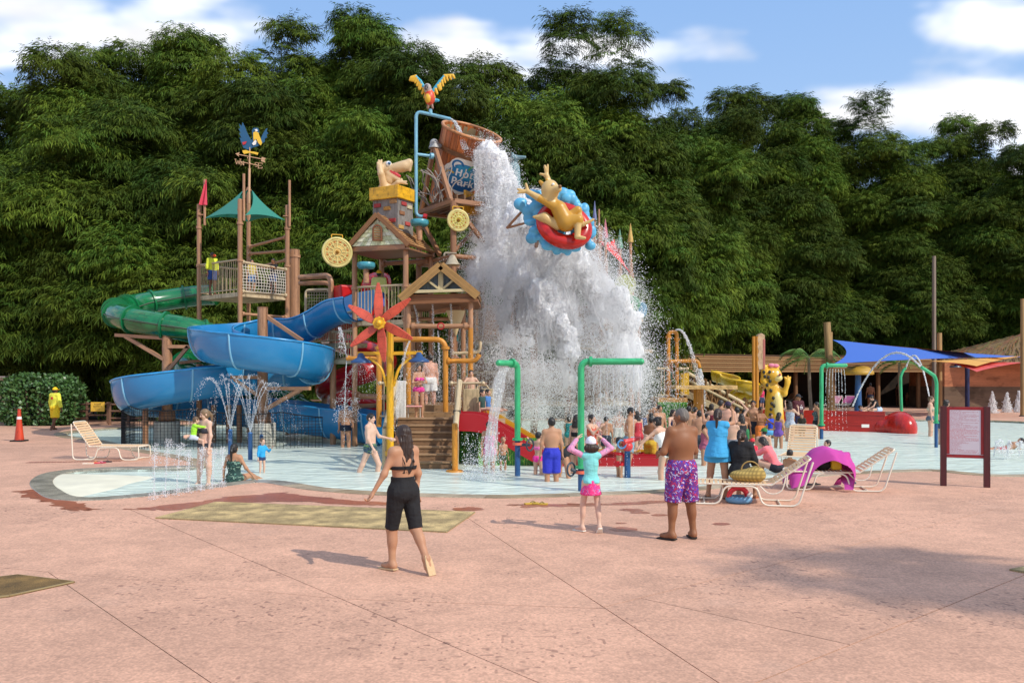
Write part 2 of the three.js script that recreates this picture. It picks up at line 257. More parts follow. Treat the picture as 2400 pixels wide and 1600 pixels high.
{
const g=new THREE.Group();g.name='pool_coping';g.userData.kind='structure';g.userData.label='pale stone coping around the edge of the pool';scene.add(g);
const stone=tex(512,512,(u,v,c)=>{const k=0.80+(fbm(u*6,v*6,3,5,6)-0.5)*0.4+(noise3(u*200,v*200,4,200)-0.5)*0.2;c[0]=0.78*k;c[1]=0.70*k;c[2]=0.58*k;});
const grey=tex(512,512,(u,v,c)=>{const k=0.72+(fbm(u*6,v*6,13,5,6)-0.5)*0.4+(noise3(u*160,v*160,14,160)-0.5)*0.34;c[0]=0.80*k;c[1]=0.76*k;c[2]=0.68*k;});
const ms=[new THREE.MeshStandardMaterial({map:stone,roughness:0.75}),new THREE.MeshStandardMaterial({map:stone,color:hex('#e8e2d6'),roughness:0.8})],wet=new THREE.MeshStandardMaterial({map:grey,roughness:0.32});
const n=ring.length,per=5;
for (let s=0;s<n;s +=per){
const top=0.012,low=-0.14,pos=[],idx=[],add=(p,y)=>{pos.push(p.x,y,p.z);return pos.length/3-1;};
const I=[],O=[];for (let i=0;i<=per;i++){let a=ring[(s+i) % n].clone(),b=outer[(s+i) % n].clone();if (i===0||i===per){const nb=i?ring[(s+i-1) % n]:ring[(s+1) % n],t=nb.clone().sub(a).normalize().multiplyScalar(0.006);a.add(t);b.add(t);} I.push(a);O.push(b);}
const rows=[[I,low],[I,top-0.012],[I.map((p,i)=>p.clone().lerp(O[i],0.03)),top],[O.map((p,i)=>p.clone().lerp(I[i],0.02)),top],[O,top-0.008],[O,low]].map(([r,y])=>r.map((p)=>add(p,y)));
for (let k=0;k<rows.length-1;k++) for (let i=0;i<per;i++){const a=rows[k][i],b=rows[k][i+1],c=rows[k+1][i],d=rows[k+1][i+1];idx.push(a,b,c,b,d,c);}
for (const i of [0,per]) for (let k=1;k<rows.length-1;k++) idx.push(rows[0][i],rows[k][i],rows[k+1][i]);
const q=new THREE.BufferGeometry();q.setAttribute('position',new THREE.Float32BufferAttribute(pos,3));q.setIndex(idx);const e=q.toNonIndexed();e.computeVertexNormals();
const mid=I[2];const isWet=mid.x<-4.2&&mid.z>-21;
mesh('coping_stone',uvXZ(e,1.7),isWet?wet:ms[(s/per) % 2],g);
}
const pos=[],idx=[];ring.forEach((p)=>pos.push(p.x,-0.02,p.z,p.x,-0.6,p.z));for (let i=0;i<n;i++){const a=2*i,b=2*((i+1) % n);idx.push(a,b,a+1,b,b+1,a+1);}
const w=new THREE.BufferGeometry();w.setAttribute('position',new THREE.Float32BufferAttribute(pos,3));w.setIndex(idx);w.computeVertexNormals();
struct('pool_wall',w,M(col(0.62,0.70,0.64),0.7),'pale painted side wall of the pool basin');
}
{
const nx=150,nz=90,X0=-18,X1=26,Z0=-44,Z1=-14.2,pos=[],idx=[];
const fy=(x,z)=>{const lobe=sst(-20.6,-19.2,z)*(1-sst(-6.3,-5.2,x));const ramp=mix(-0.012,-0.17,sst(-9.9,-5.4,x));const r2=sst(9.2,12,x)*sst(-22,-17.5,z);return mix(mix(-0.36,ramp,lobe),-0.06,r2*0.95)+(fbm(x*0.7,z*0.7,3,2)-0.5)*0.02;};
for (let j=0;j<=nz;j++) for (let i=0;i<=nx;i++){const x=mix(X0,X1,i/nx),z=mix(Z0,Z1,j/nz);pos.push(x,fy(x,z),z);}
for (let j=0;j<nz;j++) for (let i=0;i<nx;i++){const a=j*(nx+1)+i,b=a+1,c=a+nx+1,d=c+1;idx.push(a,c,b,b,c,d);}
const g=new THREE.BufferGeometry();g.setAttribute('position',new THREE.Float32BufferAttribute(pos,3));g.setIndex(idx);g.computeVertexNormals();uvXZ(g,4);
const t=tex(512,512,(u,v,c)=>{const k=0.93+(fbm(u*8,v*8,3,5,8)-0.5)*0.16;c[0]=0.95*k;c[1]=0.925*k;c[2]=0.82*k;});
struct('pool_floor',g,new THREE.MeshStandardMaterial({map:t,roughness:0.7}),'cream painted floor of the shallow pool with its sloping beach end');
const rip=tex(512,512,(u,v,c)=>{const a=fbm(u*12+fbm(u*6,v*6,5,2,6)*2,v*30,3,3,6),b=fbm(u*40,v*64,8,2,8);c[0]=c[1]=c[2]=a*0.8+b*0.2;},false);
const wm=new THREE.MeshPhysicalMaterial({color:col(0.82,0.92,0.82),roughness:0.25,transmission:0.25,thickness:0,ior:1.33,bumpMap:rip,bumpScale:0.12,specularIntensity:0.36});
struct('water',flat(toShape(ring),WATER,7.3),wm,'pale mint rippled water of the wading pool');
}
// ---------- bamboo grove ----------
const leafMat=new THREE.MeshPhysicalMaterial({color:0xffffff,roughness:0.7,specularIntensity:0.25,side:THREE.DoubleSide});
function sprayGeo(seed,L=1.0){
const R=rng(seed),pos=[],idx=[];
const leaf=(p,dir,len,w)=>{
const s=V(-dir.z,0,dir.x).normalize();s.applyAxisAngle(dir,(R()-0.5)*2.2);
const a=pos.length/3,m=p.clone().addScaledVector(dir,len*0.4),e=p.clone().addScaledVector(dir,len);e.y -=len*0.3;
pos.push(p.x,p.y,p.z,m.x+s.x*w,m.y+s.y*w,m.z+s.z*w,m.x-s.x*w,m.y-s.y*w,m.z-s.z*w,e.x,e.y,e.z);idx.push(a,a+1,a+2,a+1,a+3,a+2);
};
for (let k=0;k<5;k++){
const az=(k-2)*0.55+(R()-0.5)*0.5,d=V(Math.cos(az),0.5-R()*0.5,Math.sin(az)).normalize(),p=V(-0.2,0,0),l=L*(0.55+R()*0.5),n=5;
for (let i=0;i<n;i++){
p.addScaledVector(d,l/n);d.y -=0.13;d.normalize();
for (const sg of [1,-1]){const ld=d.clone().applyAxisAngle(UPV,sg*(0.35+R()*0.6));ld.y -=R()*0.75;ld.normalize();leaf(p,ld,L*(0.24+R()*0.14),L*0.024);}
}
}
const g=new THREE.BufferGeometry();g.setAttribute('position',new THREE.Float32BufferAttribute(pos,3));g.setIndex(idx);g.computeVertexNormals();return g;
}
const sprays=[sprayGeo(11),sprayGeo(12),sprayGeo(13)];
const culmMat=M(col(0.10,0.12,0.045),0.6),barkMat=M(col(0.12,0.09,0.06),0.9);
let bambooCount=0;
function bamboo(x,z,h,spread,seed,label,group,opt={}){
const R=rng(seed),t=thing('bamboo_clump',label,'bamboo',V(x,0,z),0,group);
const nc=opt.culms??6,mats=[],cols=[],q=new THREE.Quaternion(),m4=new THREE.Matrix4(),e=new THREE.Euler(),fat=opt.fat??1;
for (let k=0;k<nc;k++){
const az=k===0?(opt.az??R()*6.283):1.4+(R()-0.5)*3.6,H=h*(k===0?1:mix(opt.lowest??0.42,0.95,(k-R()*0.7)/nc)),out=spread*(k===0?opt.lean??0.5:0.6+R()*0.9),bx=(R()-0.5)*2.4,bz=(R()-0.5)*1.6,pts=[];
for (let i=0;i<=14;i++){const u=i/14,bow=Math.pow(u,2.4)*out,y=H*(u-0.14*Math.pow(u,5))*(1-0.10*Math.pow(u,8));pts.push(V(bx+Math.cos(az)*bow,y,bz+Math.sin(az)*bow));}
mesh('culm',polytube(pts,0.06,5,false,(u)=>1-0.75*u),culmMat,t);
const cv=new THREE.CatmullRomCurve3(pts),dens=(opt.density??1)*(k===0?opt.topDensity??1:1),tone=0.62+Math.pow(R(),2.2)*1.0,yel=R();
const put=(p,a,sc,tilt)=>{
if (p.y<0.5||(p.z<-1.6&&!opt.bare)) return;e.set((R()-0.5)*0.9,-a+(R()-0.5)*0.9,tilt+(R()-0.5)*0.7,'YXZ');m4.compose(p,q.setFromEuler(e),V(sc,sc*(0.85+R()*0.3),sc));mats.push(m4.clone());
const v=tone*(0.7+R()*0.6),w=0.35*yel+0.65*R();cols.push([mix(0.036,0.104,w)*v,mix(0.090,0.136,w)*v,mix(0.011,0.012,w)*v]);
};
const nl=opt.lobes??6;
for (let i=0;i<nl;i++){
const u=mix(opt.from??0.42,1,(i+0.3+R()*0.7)/nl),c=cv.getPoint(Math.min(1,u)),a0=R()*6.283,r=fat*mix(1.45,0.7,Math.pow(u,4))*(0.6+R()*0.65);c.x +=Math.cos(a0)*r*0.7;c.z +=Math.sin(a0)*r*0.7;c.y -=0.3;
const n=Math.round(r*r*50*dens/((opt.leaf??1)**2));
for (let j=0;j<n;j++){const a=R()*6.283,cy=R()*1.14-0.16,s=Math.sqrt(Math.max(0,1-cy*cy)),rad=r*(0.55+0.5*Math.sqrt(R()));put(V(c.x+Math.cos(a)*s*rad,c.y+cy*rad*0.9,c.z+Math.sin(a)*s*rad),a,(0.62+R()*0.5)*(opt.leaf??1),cy*0.8-0.25);}
}
const hang=opt.bare?0:Math.round(H*5*dens);
for (let j=0;j<hang;j++){const u=0.12+R()*0.6,c=cv.getPoint(u),a=R()*6.283,rr=R()*1.3*fat;put(V(c.x+Math.cos(a)*rr,c.y-R()*0.8,c.z+Math.sin(a)*rr),a,(0.7+R()*0.5)*(opt.leaf??1),-0.7-R()*0.5);}
}
const per=Math.ceil(mats.length/3);
for (let s=0;s<3;s++){
const n=Math.min(per,mats.length-s*per);if (n<=0) continue;
const im=new THREE.InstancedMesh(sprays[s],leafMat,n);im.name='foliage';im.userData.kind='stuff';im.castShadow=im.receiveShadow=true;const c=new THREE.Color();
for (let i=0;i<n;i++){im.setMatrixAt(i,mats[s*per+i]);im.setColorAt(i,c.setRGB(...cols[s*per+i]));}
t.add(im);
}
bambooCount +=mats.length;return t;
}
{
const R=rng(77);
const front=[[-40,120,50],[90,130,49],[205,150,47],[330,118,51],[400,108,51],[455,92,53],[540,150,48],[620,150,50],[790,85,51],[880,55,52],[960,105,50],[1060,150,49],[1180,165,51],[1360,150,52],[1440,190,51],[1590,195,54],[1700,235,53],[1810,240,56],[1890,255,58],[1980,295,60],[2110,330,57],[2200,285,62],[2290,310,60],[2390,360,55],[2480,330,58]];
const second=[[20,430,42],[150,330,43],[250,250,44],[380,450,42],[520,360,44],[700,230,46],[790,330,45],[900,300,46],[1100,240,47],[1250,225,47],[1330,320,46.5],[1460,320,48],[1560,420,47],[1680,470,47],[1780,250,50],[1850,380,49],[1930,540,49],[2060,350,54],[2160,560,51],[2200,420,55],[2320,480,53],[2440,520,51]];
const plumes=[[690,72,52,0.3,1.2],[1300,55,54,1.0,0.2],[1483,32,55,0.15,0],[2025,232,60,1.0,3.0],[2400,395,57,0.4,1]];
const where=(px)=>px<130?'above the cut hedge':px<300?'above the restricted gate':px<460?'behind the green slide':px<640?'behind the weather vane':px<800?'left of the shingled tower':px<940?'behind the pelican statue':px<1100?'behind the parrot figure':px<1260?'behind the tipping bucket':px<1420?'behind the golden statue':px<1620?'above the falling water':px<1780?'above the carved totem':px<1960?'left of the blue sail':px<2160?'above the blue sail':px<2320?'above the thatched roof':'at the right edge';
const look=['tall bowed','dense billowing','drooping feathery','broad bushy','narrow upright','dark leaning'],side=['','and left of its twin','and right of its twin'];
const seen={},uniq=(l)=>{const k=seen[l]=(seen[l]??0)+1;return k===1?l:`${l}, ${['', 'right', 'far right', 'rightmost'][k - 1]} one`;};
front.forEach(([px,py,Z0],i)=>{const Z=Z0+14*sst(1450,1750,px);const p=P(px,py,Z);bamboo(p.x,p.z,(p.y-0.5)/0.78,2.4,500+i,uniq(`${look[i % 6]} bamboo clump in the back row ${where(px)}`),'tall bamboo of the back row',{culms:7,fat:1.42,lowest:0.6,az:R()*6.28});});
second.forEach(([px,py,Z0],i)=>{const Z=Z0+17*sst(1480,1750,px);const p=P(px,py,Z);bamboo(p.x,p.z,(p.y-0.5)/0.78,2.3,700+i,uniq(`${look[(i + 2) % 6]} lower bamboo clump in the front row ${where(px)}`),'lower bamboo of the front row',{culms:6,fat:1.4,lowest:0.5,az:R()*6.28});});
plumes.forEach(([px,py,Z0,lean,az],i)=>{const Z=Z0+12*sst(1500,1750,px);const p=P(px,py,Z);bamboo(p.x-Math.cos(az)*lean*2,p.z,(p.y-0.4)/0.78,2.6,800+i,uniq(`single airy bamboo plume rising against the sky ${where(px)}`),'bamboo plumes above the grove',{culms:1,fat:1.0,from:0.6,lobes:9,lean,az,topDensity:0.5});});
for (let i=0;i<14;i++){const px=-120+i*200,Z=64+18*sst(1450,1750,px);const p=P(px,380+R()*100+Math.max(0,px-1300)*0.06,Z);bamboo(p.x,p.z,p.y,3,900+i,uniq(`shaded bamboo clump deep in the grove ${where(px)}`),'shaded bamboo deep in the grove',{culms:6,fat:2.0,leaf:2.0,from:0.1,lowest:0.3,lobes:7});}
const soil=new THREE.ShapeGeometry(new THREE.Shape([[-150,41],[-12,41],[6,44],[13,61],[150,61],[150,165],[-150,165]].map(([x,y])=>new THREE.Vector2(x,y)))).rotateX(-Math.PI/2).translate(0,0.006,0);uvXZ(soil,6);
struct('soil',soil,M(col(0.05,0.04,0.025),0.95),'dark leaf litter under the bamboo');
console.log('sprays',bambooCount);
}
// ---------- the water play structure ----------
const paintTex=tex(256,256,(u,v,c)=>{const st=sst(0.55,0.8,fbm(u*18,v*3,77,4,18)),k=0.9+(fbm(u*6,v*6,51,4,6)-0.5)*0.26+(noise3(u*90,v*90,5,90)-0.5)*0.08-st*0.14-sst(0.78,0.9,noise3(u*40,v*40,15,40))*0.1;c[0]=k;c[1]=k*(1-st*0.02);c[2]=k*(1-st*0.05);});
const paint=(h,r=0.45)=>M(h,r,{map:paintTex});
const TAN=paint('#c4926c'),TAND=paint('#ab7a56'),ORANGE=paint('#dd9430'),BEIGE=paint('#d6bf98'),BROWN=paint('#8d5d40'),YEL=paint('#f2b722',0.35),TURQ=paint('#4fa7b8',0.35),RED=paint('#c8242b',0.3),CREAM=paint('#e8dcc0');
const SKYB=paint('#86c5dd',0.4),GRN=paint('#3fbf7f',0.38),NAVY=paint('#2c5c92',0.4),CONC=paint('#d8d4c8',0.85);
const woodTex=tex(256,512,(u,v,c)=>{const g=fbm(u*14,v*2,3,4,14),l=0.5+0.5*Math.sin((u*22+fbm(u*4,v*3,8,3,4)*7)*3.1);const k=0.62+g*0.5+l*0.12-sst(0.75,0.9,noise3(u*60,v*8,4,60))*0.2;c[0]=c[1]=c[2]=Math.min(1,k);});
const wood=(h,r=0.7)=>M(h,r,{map:woodTex});
const collar=(p,r,h=0.07)=>new THREE.CylinderGeometry(r,r,h,14).translate(p.x,p.y,p.z);
function railing(t,a,b,h,gap=0.12,m=BEIGE,r=0.035){
const L=a.distanceTo(b),n=Math.max(2,Math.round(L/gap)),up=V(0,h,0),lo=V(0,0.1,0);
W('top_rail',bar(a.clone().add(up),b.clone().add(up),r),m,t);W('bottom_rail',bar(a.clone().add(lo),b.clone().add(lo),r*0.7),m,t);
const g=new THREE.CylinderGeometry(0.014,0.014,h-0.1,6);
for (let i=1;i<n;i++){const p=a.clone().lerp(b,i/n);const o=mesh('baluster',g,m,t);o.position.set(p.x-t.position.x,p.y+(h+0.1)/2-t.position.y,p.z-t.position.z);}
for (const p of [a,b]) W('rail_knob',ball(r*1.7,p.x,p.y+h,p.z,1,1,1,10),m,t);
}
function post(t,p,y0,y1,r,m,rings=[]){W('post',[bar(V(p.x,y0,p.z),V(p.x,y1,p.z),r,r,14),ball(r,p.x,y1,p.z,1,0.4,1,12)],m,t);for (const y of rings) W('collar',collar(V(p.x,y,p.z),r*1.35,0.09),m,t);}
function flangeBar(t,a,b,r,m,name='cross_bar'){const d=b.clone().sub(a).normalize(),f=[];for (const [p,s] of [[a,1],[b,-1]]) f.push(bar(p.clone().addScaledVector(d,s*0.06),p.clone().addScaledVector(d,s*0.16),r*1.6,r*1.6,12));W(name,[bar(a,b,r,r,12),...f],m,t);}
function ropeNet(t,a,b,y0,y1,cell,r,m,name='rope_net',bulge=0){
const L=a.distanceTo(b),n=Math.round(L/cell),k=Math.round((y1-y0)/cell),g=[],side=V(-(b.z-a.z),0,b.x-a.x).normalize().multiplyScalar(bulge);
const at=(u,w)=>a.clone().lerp(b,u).add(V(0,mix(y0,y1,w)-a.y,0)).addScaledVector(side,Math.sin(u*Math.PI)*Math.sin(Math.min(1,w+0.15)*Math.PI));
for (let i=0;i<=n;i++){const q=[];for (let j=0;j<=5;j++) q.push(at(i/n+Math.sin(j*2+i)*0.006,j/5));g.push(polytube(q,r,4,false));}
for (let j=0;j<=k;j++){const q=[];for (let i=0;i<=6;i++) q.push(at(i/6,j/k+Math.sin(i*2.1+j)*0.006));g.push(polytube(q,r,4,false));}
W(name,g,m,t,{kind:'stuff'});
}
function sail(A,B,C,s=0.14,n=10,thick=0.006){
const pos=[],idx=[],row=[];const pull=(a,b,c)=>{const p=V(0,0,0).addScaledVector(A,a).addScaledVector(B,b).addScaledVector(C,c);const mid=(X,Y,Z,w,z)=>{const d=Z.clone().sub(X.clone().add(Y).multiplyScalar(0.5));p.addScaledVector(d,s*4*w*(1-z)*(1-z));};mid(A,B,C,a*b,c);mid(B,C,A,b*c,a);mid(C,A,B,c*a,b);return p;};
for (const dy of [0,-thick]){for (let i=0;i<=n;i++){for (let j=0;j<=n-i;j++){const p=pull(i/n,j/n,(n-i-j)/n);row.push(pos.length/3);pos.push(p.x,p.y+dy,p.z);}}}
const id=(i,j,o)=>{let k=0;for (let q=0;q<i;q++) k +=n-q+1;return k+j+o;},half=pos.length/6;
for (const o of [0,half]) for (let i=0;i<n;i++) for (let j=0;j<n-i;j++){idx.push(id(i,j,o),id(i+1,j,o),id(i,j+1,o));if (j<n-i-1) idx.push(id(i+1,j,o),id(i+1,j+1,o),id(i,j+1,o));}
const g=new THREE.BufferGeometry();g.setAttribute('position',new THREE.Float32BufferAttribute(pos,3));g.setIndex(idx);g.computeVertexNormals();return uvXZ(g,1);
}
// --- tower with the green sail, at the left ---
{
const t=thing('lookout_tower','tan pipe tower with green sail roof and rope net at the left','play tower',XZ(570,32.4));
const L=XZ(466,32.6),F=XZ(562,31),R=XZ(673,32.6),B=XZ(582,34.2),fl=5.24;
const yt=(p,py)=>EYE+(HOR-py)*-p.z/FL;
post(t,L,-0.3,yt(L,480),0.085,TAN,[yt(L,533),fl+1.15]);post(t,F,-0.3,yt(F,468),0.085,TAN,[yt(F,523),fl+1.15]);post(t,R,-0.3,yt(R,482),0.085,TAN,[yt(R,535),fl+1.15]);post(t,B,-0.3,yt(B,440),0.08,TAN,[yt(B,440)-0.1]);
for (const [px,Z,a,b] of [[479,32.5,497,420],[571,31,485,407],[678,32.5,500,422]]){const p=XZ(px,Z);W('flag_pole',bar(V(p.x,yt(p,a)-0.5,p.z),V(p.x,yt(p,b),p.z),0.05,0.05,8),TAN,t);W('pole_clamp',bar(V(p.x-0.24,yt(p,a)-0.1,p.z),V(p.x,yt(p,a)-0.1,p.z),0.025),TAN,t);}
const fp=[L,F,R,B].map((p)=>new THREE.Vector2(p.x,-p.z)),fs=new THREE.ExtrudeGeometry(new THREE.Shape(fp),{depth:0.16,bevelEnabled:false}).rotateX(-Math.PI/2).translate(0,fl-0.16,0);W('floor',fs,BEIGE,t);
const y=(p,h)=>V(p.x,h,p.z);
railing(t,y(L,fl),y(F,fl),1.18,0.13);railing(t,y(L,fl),y(B,fl),1.18,0.16);
flangeBar(t,y(F,fl+1.1),y(R,fl+1.0),0.05,BEIGE);flangeBar(t,y(F,fl+0.02),y(R,fl+0.02),0.05,BEIGE);ropeNet(t,y(F,fl),y(R,fl),fl+0.04,fl+1.05,0.115,0.012,M('#d8cfc0',0.8),'rope_net',0.18);
for (const [a,b] of [[7.35,7.5],[7.08,6.96],[6.45,6.62]]) flangeBar(t,y(B,a),y(R,b),0.055,TAN);
flangeBar(t,y(F,4.45),y(R,4.42),0.055,TAN);flangeBar(t,y(L,3.2),y(F,3.2),0.07,TAND);flangeBar(t,y(L,3.2),y(B,3.2),0.07,TAND);
for (let i=0;i<4;i++) W('tread',box(1.5,0.07,0.3,(F.x+R.x)/2,4.1-i*0.24,-32.6+i*0.3),TAND,t);
W('stringer',beam(V(F.x+0.15,4.3,-32.9),V(F.x+0.15,2.6,-31.4),0.06,0.26),TAND,t);
const pk=P(583,441,33),gm=M('#1d8a76',0.75,{transmission:0.25}),c=(px,py,Z)=>P(px,py,Z);
W('sail',sail(c(570,445,32.7),c(477,512,32.5),c(562,504,31.1),0.10),gm,t);W('sail',sail(c(590,445,32.7),c(668,516,32.5),c(574,504,31.1),0.10),gm,t);W('sail',sail(pk,c(668,516,32.5),c(582,520,34.1),0.10),gm,t);W('sail',sail(pk,c(477,512,32.5),c(582,520,34.1),0.10),gm,t);
const k=thing('thick_column','thick tan hollow column right of the lookout tower','column',XZ(689,33.2));const kp=k.position;W('shaft',[bar(V(kp.x,-0.3,kp.z),V(kp.x,yt(kp,585),kp.z),0.22,0.21,20)],TAN,k);W('collar',collar(V(kp.x,yt(kp,600),kp.z),0.24,0.12),TAN,k);W('bolt_hole',bar(V(kp.x+0.02,yt(kp,598),kp.z+0.2),V(kp.x+0.02,yt(kp,598),kp.z+0.225),0.03),M('#3a2a20',0.9),k);
const f=thing('red_flag','faded red flag hanging limp on the left tower pole','flag',P(479,480,32.4));const cl=new THREE.PlaneGeometry(0.32,1.0,8,14),cp=cl.attributes.position;for (let i=0;i<cp.count;i++){const u=cp.getX(i)/0.32+0.5,v=cp.getY(i);cp.setXYZ(i,-u*(0.06+(0.5-v)*0.22)+0.08,v+0.5+(v>0.3?u*-0.1:0),Math.sin(u*9+v*2)*0.06*(0.6-v));} cl.computeVertexNormals();mesh('cloth',cl,M('#d9475c',0.8),f);
}
// --- weather vane above it ---
{
const Z=33,b=P(583,440,Z),t=thing('weather_vane','weather vane with flat blue pelican cut-out above the green sail','weather vane',b),m=M('#c9a07a',0.5),px=Z/FL;
const l=(x,y)=>V((x-583)*px,(440-y)*px,0);
mesh('mast',[bar(V(0,-0.6,0),l(584,395),0.045),bar(l(584,395),l(585,345),0.025)],m,t);
mesh('arrow',[bar(l(554,361),l(620,374),0.018),extr([[0,0],[0.16,0.09],[0.12,0],[0.16,-0.09]],0.02,0).rotateZ(-0.19).translate(...l(551,360).toArray()),extr([[0,0.09],[0.17,0.07],[0.12,0],[0.17,-0.1],[0,-0.08]],0.02,0).rotateZ(-0.19).translate(...l(612,373).toArray())],m,t);
mesh('compass_arm',[bar(l(560,378),l(606,388),0.016),bar(l(583,383).add(V(-0.1,-0.1,-0.5)),l(583,383).add(V(0.1,0.1,0.5)),0.016),ball(0.05,...l(584,383).toArray())],m,t);
const st=(pts,w=0.022)=>pts.map(([a,c])=>beam(V(...a,0),V(...c,0),w,0.02));
const WL=st([[[-0.1,0.1],[-0.05,-0.1]],[[-0.05,-0.1],[0,0.05]],[[0,0.05],[0.05,-0.1]],[[0.05,-0.1],[0.1,0.1]],[[-0.13,0.1],[-0.06,0.1]],[[0.06,0.1],[0.13,0.1]]]),EL=st([[[-0.06,-0.1],[-0.06,0.1]],[[-0.09,0.1],[0.08,0.1]],[[-0.06,0],[0.05,0]],[[-0.09,-0.1],[0.08,-0.1]],[[0.08,0.1],[0.08,0.05]],[[0.08,-0.1],[0.08,-0.05]]]),NL=st([[[-0.05,-0.08],[-0.05,0.08]],[[-0.05,0.08],[0.05,-0.08]],[[0.05,-0.08],[0.05,0.08]]]),SL=st([[[0.05,0.07],[-0.04,0.08]],[[-0.04,0.08],[-0.05,0.01]],[[-0.05,0.01],[0.05,-0.02]],[[0.05,-0.02],[0.04,-0.08]],[[0.04,-0.08],[-0.05,-0.07]]]);
for (const [g,x,y,z,n] of [[WL,557,379,0,'letter_w'],[EL,609,388,0,'letter_e'],[NL,577,390,0.5,'letter_n'],[SL,591,378,-0.5,'letter_s']]) mesh('letter',merge(g).translate((x-583)*px,(440-y)*px,z),m,t);
const flatFig=(pts,m2,n,z=0)=>mesh(n,extr(pts.map(([x,y])=>[(x-583)*px,(440-y)*px]),0.025,0.004).translate(0,0,z),m2,t);
const bl=M('#245a80',0.6),ye=M('#f0c33c',0.6),wh=M('#f2efe6',0.6);
flatFig([[570,346],[566,336],[561,322],[566,324],[560,312],[564,313],[559,301],[563,302],[560,290],[566,296],[568,287],[573,297],[577,308],[584,322],[590,330],[592,318],[590,306],[594,300],[604,300],[607,308],[604,316],[610,330],[613,320],[618,310],[623,302],[626,301],[624,308],[628,312],[624,316],[625,322],[620,325],[619,333],[612,336],[604,342],[597,344],[590,346],[586,350],[578,350]],bl,'bird_body');
flatFig([[594,311],[599,309],[605,311],[609,322],[614,335],[611,341],[606,336],[601,326],[595,332],[594,322]],ye,'beak',0.03);flatFig([[595,332],[598,326],[601,332],[599,339],[594,341],[591,337]],wh,'throat',0.03);flatFig([[568,353],[576,352],[585,355],[596,356],[605,358],[603,363],[594,360],[584,358],[572,361],[569,357]],ye,'foot',0.01);flatFig([[597,304],[602,303],[604,307],[600,309]],wh,'eye',0.03);flatFig([[568,334],[578,332],[575,338],[570,340]],M('#c8363c',0.6),'wing_mark',0.03);
}
// --- slides ---
function sampled(pts,n){const c=new THREE.CatmullRomCurve3(pts,false,'centripetal');return c.getSpacedPoints(n);}
function flume(t,q,w,hl,hr,m,ribM,ribEvery,lip=0.05){
const prof=[];const K=14;for (let k=0;k<=K;k++) prof.push(Math.PI*(1+k/K));
const pos=[],idx=[],ribs=[],lips=[[],[]];let acc=0,last=-9;
const frame=(i)=>{const tn=q[Math.min(i+1,q.length-1)].clone().sub(q[Math.max(i-1,0)]);tn.y=0;tn.normalize();return V(-tn.z,0,tn.x);};
const sect=(i,ex)=>{const s=frame(i);return prof.map((th)=>{const cx=Math.cos(th),h=cx<0?hl(i/q.length):hr(i/q.length),cc=Math.sign(cx)*Math.pow(Math.abs(cx),0.8);return q[i].clone().addScaledVector(s,cc*(w/2+ex)).add(V(0,h*(1+Math.sin(th))-ex,0));});};
for (let i=0;i<q.length;i++){const o=sect(i,0.02),n=sect(i,-0.015);for (const p of [...o,...n.reverse()]) pos.push(p.x,p.y,p.z);lips[0].push(o[0].clone());lips[1].push(o[K].clone());if (i) acc +=q[i].distanceTo(q[i-1]);if (acc-last>ribEvery&&i>1&&i<q.length-2){last=acc;ribs.push(i);}}
const w2=2*(K+1);for (let i=0;i<q.length-1;i++) for (let k=0;k<w2;k++){const a=i*w2+k,b=i*w2+(k+1) % w2,c=a+w2,d=b+w2;idx.push(a,c,b,b,c,d);}
const g=new THREE.BufferGeometry();g.setAttribute('position',new THREE.Float32BufferAttribute(pos,3));g.setIndex(idx);g.computeVertexNormals();W('trough',g,m,t);
for (const l of lips) W('rim',polytube(l,lip,8),m,t);
for (const i of ribs){const a=sect(i,0.025);W('rib',polytube(a,0.03,5),ribM,t);}
}
const C1=XZ(391,28.5),C2=XZ(615,27.4);
